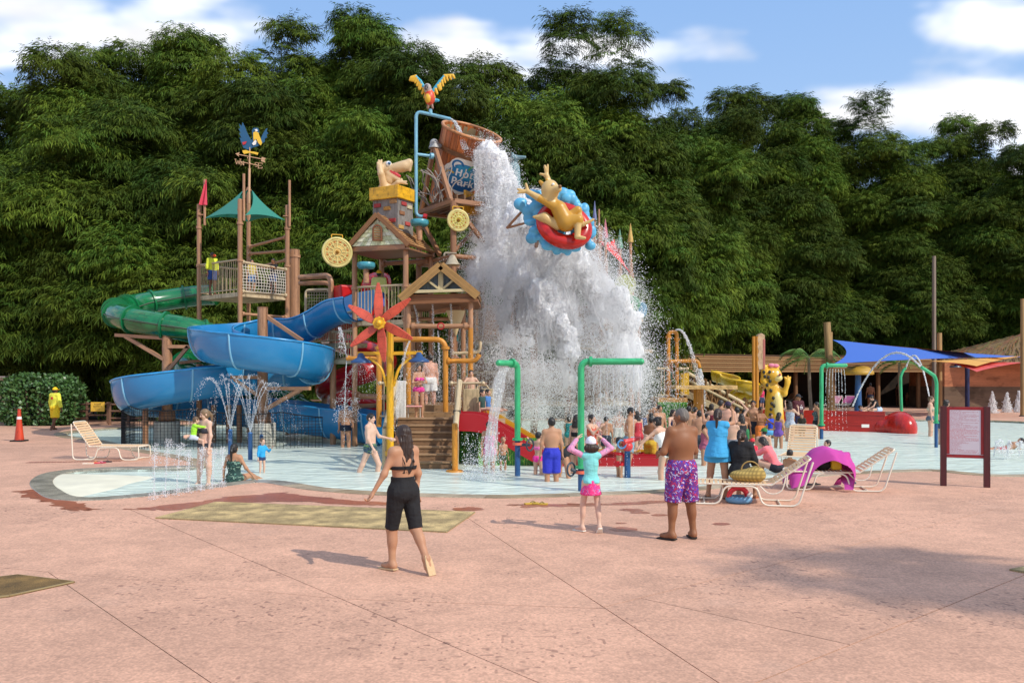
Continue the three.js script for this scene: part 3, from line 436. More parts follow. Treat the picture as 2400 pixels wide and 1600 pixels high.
{
const t=thing('blue_flume','big open blue water slide curling round two columns','water slide',XZ(560,27.8));
const pts=[P(842,752,27.2),P(790,762,27.9)];const R=1.5;
for (let a=50;a<=430;a +=18){const th=a*Math.PI/180,y=mix(3.25,1.75,(a-50)/380);pts.push(V(C2.x+Math.cos(th)*R*1.06,y,C2.z-Math.sin(th)*R));}
pts.push(V(-9.0,1.55,-28.35),V(-10.1,1.42,-27.4),V(-11.4,1.2,-26.95),V(-12.2,1.02,-27.5),V(-12.5,0.86,-28.7),V(-11.9,0.7,-30),V(-10.6,0.5,-30.3),V(-8.8,0.35,-29.8),V(-6.8,0.18,-29),V(-5.0,0.0,-28.2),V(-4.2,-0.12,-27.9));
flume(t,sampled(pts,130),1.3,(u)=>mix(0.72,1.04,sst(0.05,0.15,u)),(u)=>1.04,M('#2fa2e6',0.25,{clearcoat:0.4,map:paintTex}),M('#7db9d8',0.4),1.55,0.035);
const s=thing('green_tube_slide','closed green tube slide with flanged joints left of the lookout tower','water slide',XZ(370,31));
const gp=[P(505,690,33.6),P(455,694,33.6),P(390,703,33.2),P(320,714,32.4),P(275,726,31),P(272,736,29.6),P(305,748,28.8),P(370,760,28.6),P(440,772,28.7),P(500,788,29.2),P(530,806,30.4),P(505,826,31.6),P(450,842,31.4),P(432,860,30.3),P(455,880,29.8),P(520,896,30.2),P(600,915,30.8),P(690,950,31),P(760,985,30.4)];
const q=sampled(gp,120),gm=M('#137a45',0.2,{clearcoat:0.6,map:paintTex});W('tube',polytube(q,0.42,20),gm,s);
let acc=0;for (let i=1;i<q.length-1;i++){acc +=q[i].distanceTo(q[i-1]);if (acc>1.15){acc=0;const d=q[i+1].clone().sub(q[i-1]).normalize().multiplyScalar(0.035);W('flange',bar(q[i].clone().sub(d),q[i].clone().add(d),0.485,0.485,22),M('#0f6e40',0.35),s);}}
for (const sg of [1,-1]) W('seam',polytube(q.map((p,i)=>{const d=q[Math.min(i+1,q.length-1)].clone().sub(q[Math.max(0,i-1)]).normalize();return p.clone().add(V(-d.z,0,d.x).normalize().multiplyScalar(sg*0.425));}),0.02,5),M('#4b5a4a',0.6),s);
const r=thing('red_tube_slide','red spiral tube slide half hidden behind the shingled tower','water slide',XZ(835,31.5)),rp=[P(905,665,30.5),P(870,668,30.2)];const c=r.position;for (let a=0;a<=700;a +=30){const th=a*Math.PI/180+0.6;rp.push(V(c.x+Math.cos(th)*1.1,mix(4.6,0.5,a/700),c.z+Math.sin(th)*1.1));}
W('tube',polytube(sampled(rp,110),0.4,16),M('#c3161c',0.25,{clearcoat:0.5}),r);W('entry_box',rbox(0.7,0.62,0.7,0.08,...P(809,690,30.2).toArray(),0.6),M('#c3161c',0.3),r);
}
{
for (const [C,top,name,lab] of [[C1,P(391,778,28.5).y,'slide_column','brown slide column on a concrete drum under the green tube'],[C2,P(615,721,27.4).y,'slide_column','brown slide column on a concrete drum inside the blue loop']]){
const t=thing(name,lab,'column',C);mesh('footing',lathe([[0,-0.3],[0.41,-0.3],[0.41,0.66],[0.39,0.68],[0,0.68]],26),CONC,t);mesh('flared_base',lathe([[0,0.68],[0.29,0.68],[0.27,0.8],[0.25,1.0],[0.17,1.06],[0,1.06]],22),TAND,t);mesh('shaft',bar(V(0,1.0,0),V(0,top,0),0.165,0.16,20),TAN,t);mesh('cap',new THREE.CylinderGeometry(0.17,0.17,0.02,20).translate(0,top+0.01,0),TAND,t);
const arm=(a,b,w=0.11)=>W('bracket',beam(a,b,w,w),TAN,t);
if (C===C1){arm(P(270,785,28.9),P(395,793,28.4));arm(P(293,788,28.8),P(384,842,28.4));arm(P(393,812,28.4),P(450,812,28.4));arm(P(392,870,28.4),P(440,812,28.4));arm(P(400,880,28.6),P(470,862,29));}
else{arm(P(547,888,26.9),P(612,932,27.2));arm(P(540,884,26.6),P(612,884,27.2));arm(P(620,910,27.2),P(726,910,26.2));arm(P(620,960,27.2),P(705,912,26.4));arm(P(625,742,27.4),P(708,798,27));arm(P(628,799,27.3),P(760,812,27));}
}
const t=thing('slide_frame','brown steel frame between the two slide columns','frame',XZ(500,29.3));for (const [a,b] of [[[470,878,29],[560,886,28.6]],[[440,865,29.3],[545,868,29.3]],[[465,862,29],[500,895,29]],[[420,850,29.6],[470,845,29.6]],[[430,885,29.4],[475,858,29.4]]]) W('strut',beam(P(...a),P(...b),0.1,0.1),TAN,t);for (const px of [466,535,500,340,560]){const p=XZ(px,px===340?27.2:29);W('leg',bar(V(p.x,-0.3,p.z),V(p.x,px===466?2.6:1.2,p.z),0.09),TAND,t);}
}
{
const t=thing('safety_net','black netting hung below the lower blue slide down to the water','net',XZ(470,26.3)),m=M('#15171b',0.9),g=[];
const q=sampled([V(-13.0,0,-29.4),V(-12.6,0,-27.5),V(-11.3,0,-26.3),V(-9.6,0,-26.4),V(-7.3,0,-26.6),V(-6.0,0,-27.0)],84),top=(i)=>mix(1.42,1.0,i/84)-0.12*Math.abs(Math.sin(i*0.13)),bot=WATER-0.02;
for (let i=0;i<=84;i++) g.push(beam(V(q[i].x,bot,q[i].z),V(q[i].x,top(i),q[i].z),0.012,0.012));for (let r=0;r<=15;r++){const l=q.map((p,i)=>V(p.x,Math.min(bot+r*0.095,top(i)),p.z));g.push(polytube(l,0.007,3,false));}
W('mesh_sheet',g,m,t,{kind:'stuff'});W('top_rope',polytube(q.map((p,i)=>V(p.x,top(i),p.z)),0.018,5),m,t);
}
function shingles(t,a,b,c,d,rows,n,mats,seed,tri){
const R=rng(seed),nrm=b.clone().sub(a).cross(d.clone().sub(a)).normalize(),geos=[0.92,0.97,1.0].map((k)=>k);
for (let r=0;r<rows;r++){
const v0=r/rows,v1=(r+1.35)/rows,l0=a.clone().lerp(d,v0),l1=b.clone().lerp(c,v0),cnt=Math.max(1,Math.round(n*(tri?l0.distanceTo(l1)/a.distanceTo(b):1)));
for (let i=0;i<cnt;i++){
const off=r % 2?0.5/cnt:0,u0=Math.max(0,i/cnt-off),u1=Math.min(1,(i+1)/cnt-off-0.004);const jl=(R()-0.5)*0.02,e=(u,v)=>a.clone().lerp(b,u).lerp(d.clone().lerp(c,u),Math.min(v,1));
const p=[e(u0,v0),e(u1,v0),e(u1,v1),e(u0,v1)],lift=nrm.clone().multiplyScalar(0.028+R()*0.012),l2=nrm.clone().multiplyScalar(0.006),q=[p[0].clone().add(lift),p[1].clone().add(lift),p[2].clone().add(l2),p[3].clone().add(l2),p[0],p[1]].map((k)=>k.clone().sub(t.position));
const g=new THREE.BufferGeometry();const f=[0,1,2,0,2,3,4,5,1,4,1,0],ps=[],uv=[];for (const k of f){ps.push(q[k].x,q[k].y,q[k].z);uv.push((k===1||k===2||k===5?0.12:0)+i*0.13 % 1,(k>=2&&k<4?0.12:0)+r*0.17);} g.setAttribute('position',new THREE.Float32BufferAttribute(ps,3));g.setAttribute('uv',new THREE.Float32BufferAttribute(uv,2));g.computeVertexNormals();
mesh('shingle',g,mats[Math.floor(R()*mats.length)],t);
}
}
}
// --- shingled tower with chimney and pelican ---
const TB={A:XZ(831,27.4),B:XZ(951,26.6),C:XZ(1010,28.2),D:XZ(894,29.0),fl:3.95};
{
const{A,B,C,D,fl}=TB,t=thing('shingled_tower','play tower with pale green shingled gable and tan shingled roof','play tower',V((A.x+C.x)/2,0,(A.z+C.z)/2)),y=(p,h)=>V(p.x,h,p.z);
for (const p of [A,B,C,D]) post(t,p,-0.3,6.3,0.085,TAN,[6.22,fl+1.05,fl]);
const sl=new THREE.ExtrudeGeometry(new THREE.Shape([A,B,C,D].map((p)=>new THREE.Vector2(p.x,-p.z))),{depth:0.14,bevelEnabled:false}).rotateX(-Math.PI/2).translate(0,fl-0.14,0);W('floor',sl,BEIGE,t);
railing(t,y(A,fl),y(B,fl),1.08,0.125);railing(t,y(B,fl),y(C,fl),1.08,0.15);railing(t,y(D,fl),y(C,fl),1.3,0.16);
flangeBar(t,y(A,1.55),y(B,1.5),0.09,TAND);flangeBar(t,y(A,1.2),y(D,1.2),0.08,TAND);flangeBar(t,y(D,6.0),y(C,6.0),0.08,TAND);
const FL_=P(813,579,27.1),FR=P(958,572,26.3),PK=P(883,500,26.7),rv=V(0.66,0.0,-1.8),BL=FL_.clone().add(rv),BR=FR.clone().add(rv),BK=PK.clone().add(rv),under=V(0,-0.05,0);
const slab=(a,b,c,d)=>{const n=b.clone().sub(a).cross(d.clone().sub(a)).normalize().multiplyScalar(-0.05),v=[a,b,c,d,...[a,b,c,d].map((k)=>k.clone().add(n))],f=[0,1,2,0,2,3,4,6,5,4,7,6,0,4,5,0,5,1,1,5,6,1,6,2,2,6,7,2,7,3,3,7,4,3,4,0],ps=[];for (const k of f) ps.push(v[k].x,v[k].y,v[k].z);const g=new THREE.BufferGeometry();g.setAttribute('position',new THREE.Float32BufferAttribute(ps,3));g.setAttribute('uv',new THREE.Float32BufferAttribute(new Float32Array(ps.length/3*2),2));g.computeVertexNormals();return g;};
const roof=W('roof',slab(FR,BR,BK,PK),TAND,t);W('roof',slab(BL,FL_,PK,BK),TAND,t);roof.userData.label='roof slope facing right';
shingles(t,FR,BR,BK,PK,11,16,['#b98a56','#a87848','#c69a66','#b0804f'].map((h)=>wood(h,0.8)),3);
shingles(t,BL,FL_,PK,BK,8,9,['#b98a56','#a87848'].map((h)=>wood(h,0.8)),4);
const iw=V(0.02,0,-0.05),gl=FL_.clone().add(iw).add(V(0.1,0.02,0.02)),gr=FR.clone().add(iw).add(V(-0.1,0.02,-0.02)),gp=PK.clone().add(iw).add(V(0,-0.16,0));
const gg=new THREE.BufferGeometry();gg.setAttribute('position',new THREE.Float32BufferAttribute([gl,gr,gp,gl.clone().add(V(0,0,-0.05)),gp.clone().add(V(0,0,-0.05)),gr.clone().add(V(0,0,-0.05))].flatMap((p)=>p.toArray()),3));gg.setAttribute('uv',new THREE.Float32BufferAttribute(new Float32Array(12),2));gg.computeVertexNormals();W('gable',gg,TAND,t);
shingles(t,gl,gr,gp,gp,6,11,['#eef1cc','#e4eabc','#f2f2d4','#dce2b2'].map((h)=>paint(h,0.8)),5,true);
for (const [a,b] of [[FL_,PK],[PK,FR]]) W('barge_board',beam(a.clone().add(V(0,-0.03,0.03)),b.clone().add(V(0,-0.03,0.03)),0.05,0.15),wood('#9a6b43'),t);
W('eave_board',beam(FL_.clone().add(V(0.1,-0.06,-0.1)),FR.clone().add(V(-0.1,-0.06,-0.1)),0.14,0.14),TAND,t);const soff=slab(FR,BR,BL,FL_).translate(0,-0.1,0);W('soffit',soff,TAND,t);
const wn=P(884,545,26.62);const arch=(w,h,n=12)=>{const o=[[-w,-h],[w,-h]];for (let i=0;i<=n;i++){const a=Math.PI*i/n;o.push([Math.cos(a)*w,h-w+Math.sin(a)*w]);} return o;};
const win=W('louvre_window',extr(arch(0.15,0.25),0.05,0.008,[arch(0.11,0.21).reverse()]).translate(...wn.toArray()),wood('#7c4a2a'),t);for (let i=0;i<5;i++){const s=mesh('slat',box(0.23,0.035,0.02,0,0,0,0,0.5),wood('#b5834f'),win);s.position.copy(wn).sub(t.position).add(V(0,-0.16+i*0.075,0));}
win.position.set(0,0,0);
const ch=thing('chimney','grey chimney with scattered bricks and yellow rim on the shingled roof','chimney',P(921,530,27.5)),cw=0.98;ch.rotation.y=-0.5;const s=27.9/FL;
mesh('shaft',box(cw,1.25,cw*0.85,0,0.2,0),paint('#8f8983',0.9),ch);mesh('rim',rbox(cw+0.16,0.4,cw+0.05,0.02,0,0.99,0),YEL,ch);
const R=rng(8);[[-0.3,0.62,'#b5403f'],[0.08,0.5,'#c99348'],[0.32,0.7,'#b98c5a'],[-0.2,0.2,'#9b6a48'],[0.28,0.1,'#b5403f'],[-0.35,-0.1,'#c99348'],[0.05,-0.15,'#a07a5a']].forEach(([x,yy,h])=>mesh('brick',rbox(0.26,0.12,0.05,0.012,x,yy,cw*0.425+0.01),paint(h,0.85),ch));[[-0.2,0.6,'#d8c8a2'],[0.2,0.35,'#9b6a48'],[-0.1,0.05,'#c9564f'],[0.25,-0.1,'#d3a860'],[0.1,0.66,'#b5403f']].forEach(([z,yy,h])=>mesh('brick',rbox(0.05,0.12,0.26,0.012,cw/2+0.01,yy,z),paint(h,0.85),ch));
}
{
const t=thing('pelican_statue','cream pelican statue with raised wings and huge open beak','statue',P(912,478,27.8));const c=col(0.62,0.44,0.24),d=col(0.45,0.29,0.14),r=col(0.55,0.04,0.05),w=col(0.75,0.72,0.66),s=27.8/FL,L=(x,y,z=0)=>V((x-912)*s,(478-y)*s,z);
mesh('body',blob([cap(L(918,480),L(908,450),0.3,0.26,c),cap(L(908,450),L(902,420,0.05),0.24,0.15,c),cap(L(902,420,0.05),L(906,398,0.08),0.14,0.17,c),ell(L(908,394,0.08),[0.22,0.2,0.2],c),cap(L(902,445,0.12),L(896,412,0.35),0.13,0.09,c),cap(L(896,412,0.35),L(893,396,0.3),0.09,0.1,c),cap(L(893,396,0.3),L(888,388,0.34),0.05,0.035,c,0.01),cap(L(893,394,0.3),L(891,381,0.3),0.05,0.035,c,0.01),cap(L(895,394,0.3),L(897,380,0.28),0.05,0.035,c,0.01),cap(L(915,448,0.1),L(935,432,0.3),0.12,0.08,c),cap(L(935,432,0.3),L(944,425,0.3),0.06,0.04,c,0.01),cap(L(935,432,0.3),L(955,430,0.3),0.06,0.035,c,0.01),cap(L(936,432,0.3),L(957,436,0.3),0.05,0.03,c,0.01),ell(L(893,455,-0.15),[0.16,0.4,0.12],d)],0.03,0.07,[],true),M(0xffffff,0.5,{vertexColors:true}),t);
const bk=mesh('beak',blob([ell(L(942,394,0.16),[0.36,0.17,0.17],c,new THREE.Euler(0,0,0.22)),cap(L(916,398,0.14),L(948,392,0.16),0.14,0.18,c),cap(L(948,392,0.16),L(960,384,0.16),0.16,0.13,c),cap(L(960,384,0.16),L(962,402,0.16),0.1,0.05,c),cap(L(912,410,0.14),L(935,424,0.16),0.13,0.08,c),cap(L(918,405,0.18),L(938,416,0.2),0.08,0.05,r),ell(L(912,420,0.1),[0.2,0.22,0.15],c)],0.025,0.04,[],true),M(0xffffff,0.45,{vertexColors:true}),t);
mesh('eye',[ball(0.09,...L(913,388,0.24).toArray())],M('#e9eef0',0.3),t);mesh('pupil',ball(0.05,...L(915,388,0.3).toArray()),M('#2b5d86',0.3),t);mesh('crest',merge([bar(L(902,392),L(895,378),0.06,0.01,6),bar(L(904,390),L(902,377),0.06,0.01,6)]),M('#8f6a3d',0.6),t);
}
// --- gabled wooden hut in front ---
{
const Z=24.8,t=thing('gabled_hut','wooden gabled hut front with king post and tan to orange posts','play hut',XZ(1032,Z+1)),FLp=XZ(957,Z),FRp=XZ(1103,Z),BRp=XZ(1086,Z+2.3),BLp=XZ(968,Z+2.4),eave=P(1032,690,Z).y;
for (const p of [FRp,BRp,FLp,BLp]){W('post',bar(V(p.x,3.58,p.z),V(p.x,eave,p.z),0.075,0.075,14),TAN,t);W('painted_post',bar(V(p.x,0.9,p.z),V(p.x,3.58,p.z),0.076,0.076,14),p===FLp||p===FRp?ORANGE:TAN,t);W('collar',collar(V(p.x,eave-0.06,p.z),0.11,0.1),TAN,t);}
const A=P(938,693,Z-0.25),B=P(1033,614,Z-0.25),C=P(1120,686,Z-0.25),back=V(0.0,0,-2.9),rm=['#a9824d','#97703e','#b8935a','#8b6740'].map((h)=>wood(h,0.85));
const slab=(a,b)=>{const c=b.clone().add(back),d=a.clone().add(back),g=new THREE.BufferGeometry(),n=V(0,-0.09,0),v=[a,b,c,d,a.clone().add(n),b.clone().add(n),c.clone().add(n),d.clone().add(n)],f=[0,1,2,0,2,3,4,6,5,4,7,6,0,4,5,0,5,1,2,6,7,2,7,3,3,7,4,3,4,0,1,5,6,1,6,2],ps=[];for (const k of f) ps.push(v[k].x,v[k].y,v[k].z);g.setAttribute('position',new THREE.Float32BufferAttribute(ps,3));g.setAttribute('uv',new THREE.Float32BufferAttribute(new Float32Array(ps.length/3*2),2));g.computeVertexNormals();return g;};
W('roof',slab(A,B),rm[3],t);W('roof',slab(B,C),rm[3],t);shingles(t,C,C.clone().add(back),B.clone().add(back),B,7,9,rm,12);shingles(t,A.clone().add(back),A,B,B.clone().add(back),7,9,rm,13);
const f=V(0,-0.1,0.04);W('barge_board',beam(A.clone().add(f),B.clone().add(f),0.06,0.24),rm[0],t);W('barge_board',beam(B.clone().add(f),C.clone().add(f),0.06,0.24),rm[0],t);W('tie_beam',beam(P(960,684,Z-0.2),P(1105,680,Z-0.2),0.2,0.08),wood('#d8c79a',0.8),t);
W('panel',extr([[P(968,682,Z).x,P(968,682,Z).y],[P(1098,678,Z).x,P(1098,678,Z).y],[P(1033,630,Z).x,P(1033,630,Z).y]],0.04,0).translate(0,0,-Z-0.05),paint('#7f95a3',0.6),t);
W('king_post',beam(P(1033,680,Z-0.1),P(1033,628,Z-0.1),0.14,0.08),wood('#d8c79a',0.8),t);W('strut',beam(P(1027,676,Z-0.09),P(1000,655,Z-0.09),0.12,0.06),wood('#d8c79a',0.8),t);W('strut',beam(P(1039,676,Z-0.09),P(1066,654,Z-0.09),0.12,0.06),wood('#d8c79a',0.8),t);
W('eave_beam',beam(P(945,698,Z-0.1),P(1112,694,Z-0.1),0.16,0.16),wood('#8a5a36'),t);W('eave_beam',beam(P(1112,694,Z-0.1),P(1105,698,Z+2.6),0.14,0.14),wood('#8a5a36'),t);W('eave_beam',beam(P(945,698,Z-0.1),P(960,700,Z+2.6),0.14,0.14),wood('#8a5a36'),t);const cl=slab(A,C).translate(0,-0.16,0);W('ceiling',cl,wood('#8a5a36'),t);
flangeBar(t,P(960,764,Z),P(1101,764,Z),0.07,TAN,'cross_pipe');flangeBar(t,V(BLp.x,4.0,BLp.z),V(BRp.x,4.0,BRp.z),0.06,TAN,'cross_pipe');W('spout_arm',beam(P(1010,733,Z+1),P(1078,722,Z+0.8),0.12,0.12),TAN,t);
W('valve_wheel',new THREE.TorusGeometry(0.09,0.02,6,14).translate(...P(1033,764,Z-0.2).toArray()),RED,t);
W('funnel',[lathe([[0.02,-0.75],[0.3,0],[0.27,0],[0.01,-0.7]],18,...P(1068,728,Z+0.8).toArray())],M('#c9b184',0.5),t);
}
// --- bent orange water pipes ---
{
const Z=23.6,t=thing('pipe_arch','thick orange pipe arch standing over the stairs','water pipe',XZ(966,Z));W('pipe',pipe([P(888,1000,Z),P(888,795,Z),P(1044,795,Z),P(1044,1000,Z)],0.075,16,0,false,0.3),ORANGE,t);for (const x of [888,1044]) W('collar',collar(P(x,815,Z),0.115,0.08),ORANGE,t);
W('spout',pipe([P(1044,846,Z),P(1115,845,Z),P(1124,830,Z)],0.065,12,0,false,0.16),ORANGE,t);W('collar',bar(P(1049,846,Z),P(1054,846,Z),0.105,0.105,14),ORANGE,t);W('spout',[bar(P(888,840,Z),P(812,839,Z),0.06),bar(P(820,839,Z),P(812,839,Z),0.075)],ORANGE,t);
const s2=thing('spout_pipe','short beige pipe with an upturned end beside the falling water','water pipe',P(1110,825,25.5));W('pipe',pipe([P(1060,828,25.5),P(1124,826,25.5),P(1126,800,25.5)],0.05,8,0,false,0.15),BEIGE,s2);
}
// --- windmill flower on yellow post ---
{
const Z=20.6,p=XZ(914,Z),t=thing('windmill_post','yellow post with six-bladed orange pinwheel and cross arm','water toy',p),hub=P(889,757,Z-0.45),s=Z/FL;
W('post',[bar(V(p.x,-0.35,p.z),P(914,772,Z),0.088,0.085,18),ball(0.085,...P(914,772,Z).toArray(),1,0.5,1)],YEL,t);W('collar',collar(P(914,1062,Z),0.12,0.1),YEL,t);W('dark_band',collar(P(914,1064,Z),0.1,0.07).translate(0,-0.1,0),M('#27313a',0.5),t);
W('axle',bar(P(912,765,Z),hub,0.1),YEL,t);W('hub',[new THREE.CylinderGeometry(0.14,0.14,0.16,16).rotateX(Math.PI/2).translate(hub.x,hub.y,hub.z+0.02),ball(0.08,hub.x,hub.y,hub.z+0.12),...[0,1,2,3,4,5,6,7].map((i)=>ball(0.04,hub.x+Math.cos(i*0.785)*0.12,hub.y+Math.sin(i*0.785)*0.12,hub.z+0.06,1,1,1,8))],YEL,t);
const ends=[[886,663],[961,700],[966,794],[900,847],[822,811],[817,716]];
for (const [x,y] of ends){const e=P(x,y,Z-0.45),d=e.clone().sub(hub),L=d.length(),a=Math.atan2(d.y,d.x),o=[];for (let i=0;i<=10;i++){const u=i/10;o.push([u*L,0.02+0.10*Math.pow(Math.sin(Math.PI*Math.pow(u,0.8)),0.8)*(1-0.2*u)]);} for (let i=10;i>=0;i--){const u=i/10;o.push([u*L,-0.02-0.075*Math.sin(Math.PI*u)]);} const g=extr(o,0.03,0.008);g.rotateX(0.3);g.rotateZ(a);W('blade',g.translate(hub.x,hub.y,hub.z),paint('#d8573f',0.5),t);}
W('cross_arm',[beam(P(838,828,Z),P(912,828,Z),0.07,0.08),beam(P(916,828,Z),P(990,826,Z),0.07,0.08)],YEL,t);for (const sg of [-1,1]) W('brace',pipe([P(914+sg*8,905,Z),P(914+sg*22,862,Z),P(914+sg*50,838,Z)],0.035,8,14),YEL,t);
for (const [x,y] of [[846,838],[982,836]]) W('sprinkler_bell',lathe([[0.02,0.12],[0.07,0.1],[0.1,0.0],[0.24,-0.08],[0.25,-0.13],[0.22,-0.12],[0.08,-0.02]],18,...P(x,y,Z).toArray()),M('#274a78',0.35),t);
}
{
const wheel=(px,py,Z,r,lab,h,turn)=>{const t=thing('pinwheel_disc',lab,'disc',P(px,py,Z),turn,'yellow water wheels'),m=paint(h,0.5),m2=paint('#e9d98a',0.5);
mesh('disc',new THREE.CylinderGeometry(r,r,0.05,40).rotateX(Math.PI/2),m,t);mesh('rim',new THREE.TorusGeometry(r,0.045,8,44),m2,t);for (const k of [0.32,0.62,0.85]) mesh('ring',new THREE.TorusGeometry(r*k,0.016,6,40).translate(0,0,0.028),m2,t);
for (let i=0;i<12;i++){const a=i*Math.PI/6;mesh('spoke',beam(V(Math.cos(a)*r*0.32,Math.sin(a)*r*0.32,0.03),V(Math.cos(a)*r*0.85,Math.sin(a)*r*0.85,0.03),0.03,0.02),m2,t);mesh('cup',ball(r*0.075,Math.cos(a+0.26)*r*0.74,Math.sin(a+0.26)*r*0.74,0.03,1,1,0.3,8),paint('#c8782e',0.5),t);}
mesh('hub',[new THREE.ConeGeometry(0.07,0.14,12).rotateX(Math.PI/2).translate(0,0,0.08)],paint('#b07a2c'),t);mesh('bracket',pipe([V(-0.17,r,-0.05),V(-0.17,r+0.12,-0.05),V(0.17,r+0.12,-0.05),V(0.17,r,-0.05)],0.018,6,0,false,0.03),YEL,t);mesh('axle',bar(V(0,0,-0.5),V(0,0,0),0.05),TAN,t);return t;};
wheel(790,591,26.8,0.44,'pale yellow water wheel disc left of the shingled tower','#ddb96a',0.35);wheel(1074,516,27,0.32,'bright yellow water wheel disc under the tipping bucket','#d9cf55',0.3);
const arm=thing('wheel_arm','tan arm carrying the left water wheel','bracket',P(815,595,27.1));W('arm',bar(P(792,591,27.2),P(831,597,27.4),0.07),TAN,arm);
for (const [x,y,Z,lab] of [[983,522,27,'turquoise dish funnel under the light blue pipe'],[858,622,26.9,'turquoise dish funnel on the shingled tower']]){const t=thing('dish_funnel',lab,'funnel',P(x,y,Z),0,'turquoise dish funnels');mesh('dish',lathe([[0.05,-0.12],[0.24,-0.1],[0.29,-0.02],[0.28,0.08],[0.24,0.1],[0.2,0.0],[0.04,-0.06]],24),TURQ,t);mesh('stem',bar(V(0,-0.55,0),V(0,-0.1,0),0.09),TAN,t);}
}
// --- tipping bucket, its frame and the filling pipe ---
const BK={piv:P(1094,353,28.9)};
{
const t=thing('bucket_frame','brown A-frames and deck that carry the tipping bucket','frame',XZ(1060,28.9)),deckY=7.75,ax=V(0.835,0,-0.55),pour=V(0.55,0,0.835);
const a1=BK.piv.clone().addScaledVector(ax,-1.25),a2=BK.piv.clone().addScaledVector(ax,1.25),ft=(a,k)=>V(a.x+pour.x*k,deckY,a.z+pour.z*k);
for (const a of [a1,a2]){for (const k of [-0.95,1.15]) W('leg',beam(a,ft(a,k),0.13,0.13),TAND,t);W('apex_cap',[ball(0.15,a.x,a.y+0.06,a.z),bar(a.clone().add(V(0,-0.1,0)),a.clone().add(V(0,0.1,0)),0.19,0.12,12)],M('#9a9a98',0.4),t);}
W('axle',bar(a1,a2,0.07),M('#8a8a88',0.4),t);
const c=[ft(a1,-1.1),ft(a1,1.3),ft(a2,1.3),ft(a2,-1.1)];
for (let i=0;i<4;i++) W('deck_beam',beam(c[i],c[(i+1) % 4],0.2,0.14),TAND,t);
for (let i=0;i<9;i++){const u=(i+0.5)/9;W('deck_board',beam(c[0].clone().lerp(c[3],u).add(V(0,0.12,0)),c[1].clone().lerp(c[2],u).add(V(0,0.12,0)),0.05,0.24),wood('#7c5a3a'),t);}
for (const p of c){W('post',bar(V(p.x,-0.3,p.z),V(p.x,deckY,p.z),0.1,0.1,14),TAND,t);W('collar',collar(V(p.x,deckY-0.5,p.z),0.14,0.1),TAND,t);}
for (let i=0;i<4;i++){const p=c[i],q=c[(i+1) % 4];W('brace',beam(V(p.x,deckY-0.1,p.z),V(mix(p.x,q.x,0.62),deckY-1.6,mix(p.z,q.z,0.62)),0.12,0.12),TAND,t);W('cross_bar',bar(V(p.x,deckY-1.75,p.z),V(q.x,deckY-1.75,q.z),0.08),TAND,t);}
const R=rng(41),g=[];for (let i=0;i<18;i++){let p=ft(a1,-0.8+R()*1.5).add(V(R()*0.4,0.1+R()*0.2,0.05));const q=[p.clone()];let d=V(R()-0.5,1,(R()-0.5)*0.4);for (let k=0;k<6;k++){d.add(V((R()-0.5)*1.4,(R()-0.5)*0.7,(R()-0.5)*0.1)).normalize();p=p.clone().addScaledVector(d,0.2);q.push(p);} g.push(polytube(new THREE.CatmullRomCurve3(q).getPoints(16),0.022,5));} W('root_tangle',g,paint('#a59a90',0.8),t,{kind:'stuff'});
W('chute',[box(1.0,0.7,0.08,...P(1128,478,28).toArray(),-0.4),box(0.08,0.7,0.9,...P(1103,476,28.3).toArray(),-0.4)],paint('#e9ab2d',0.45),t);
}
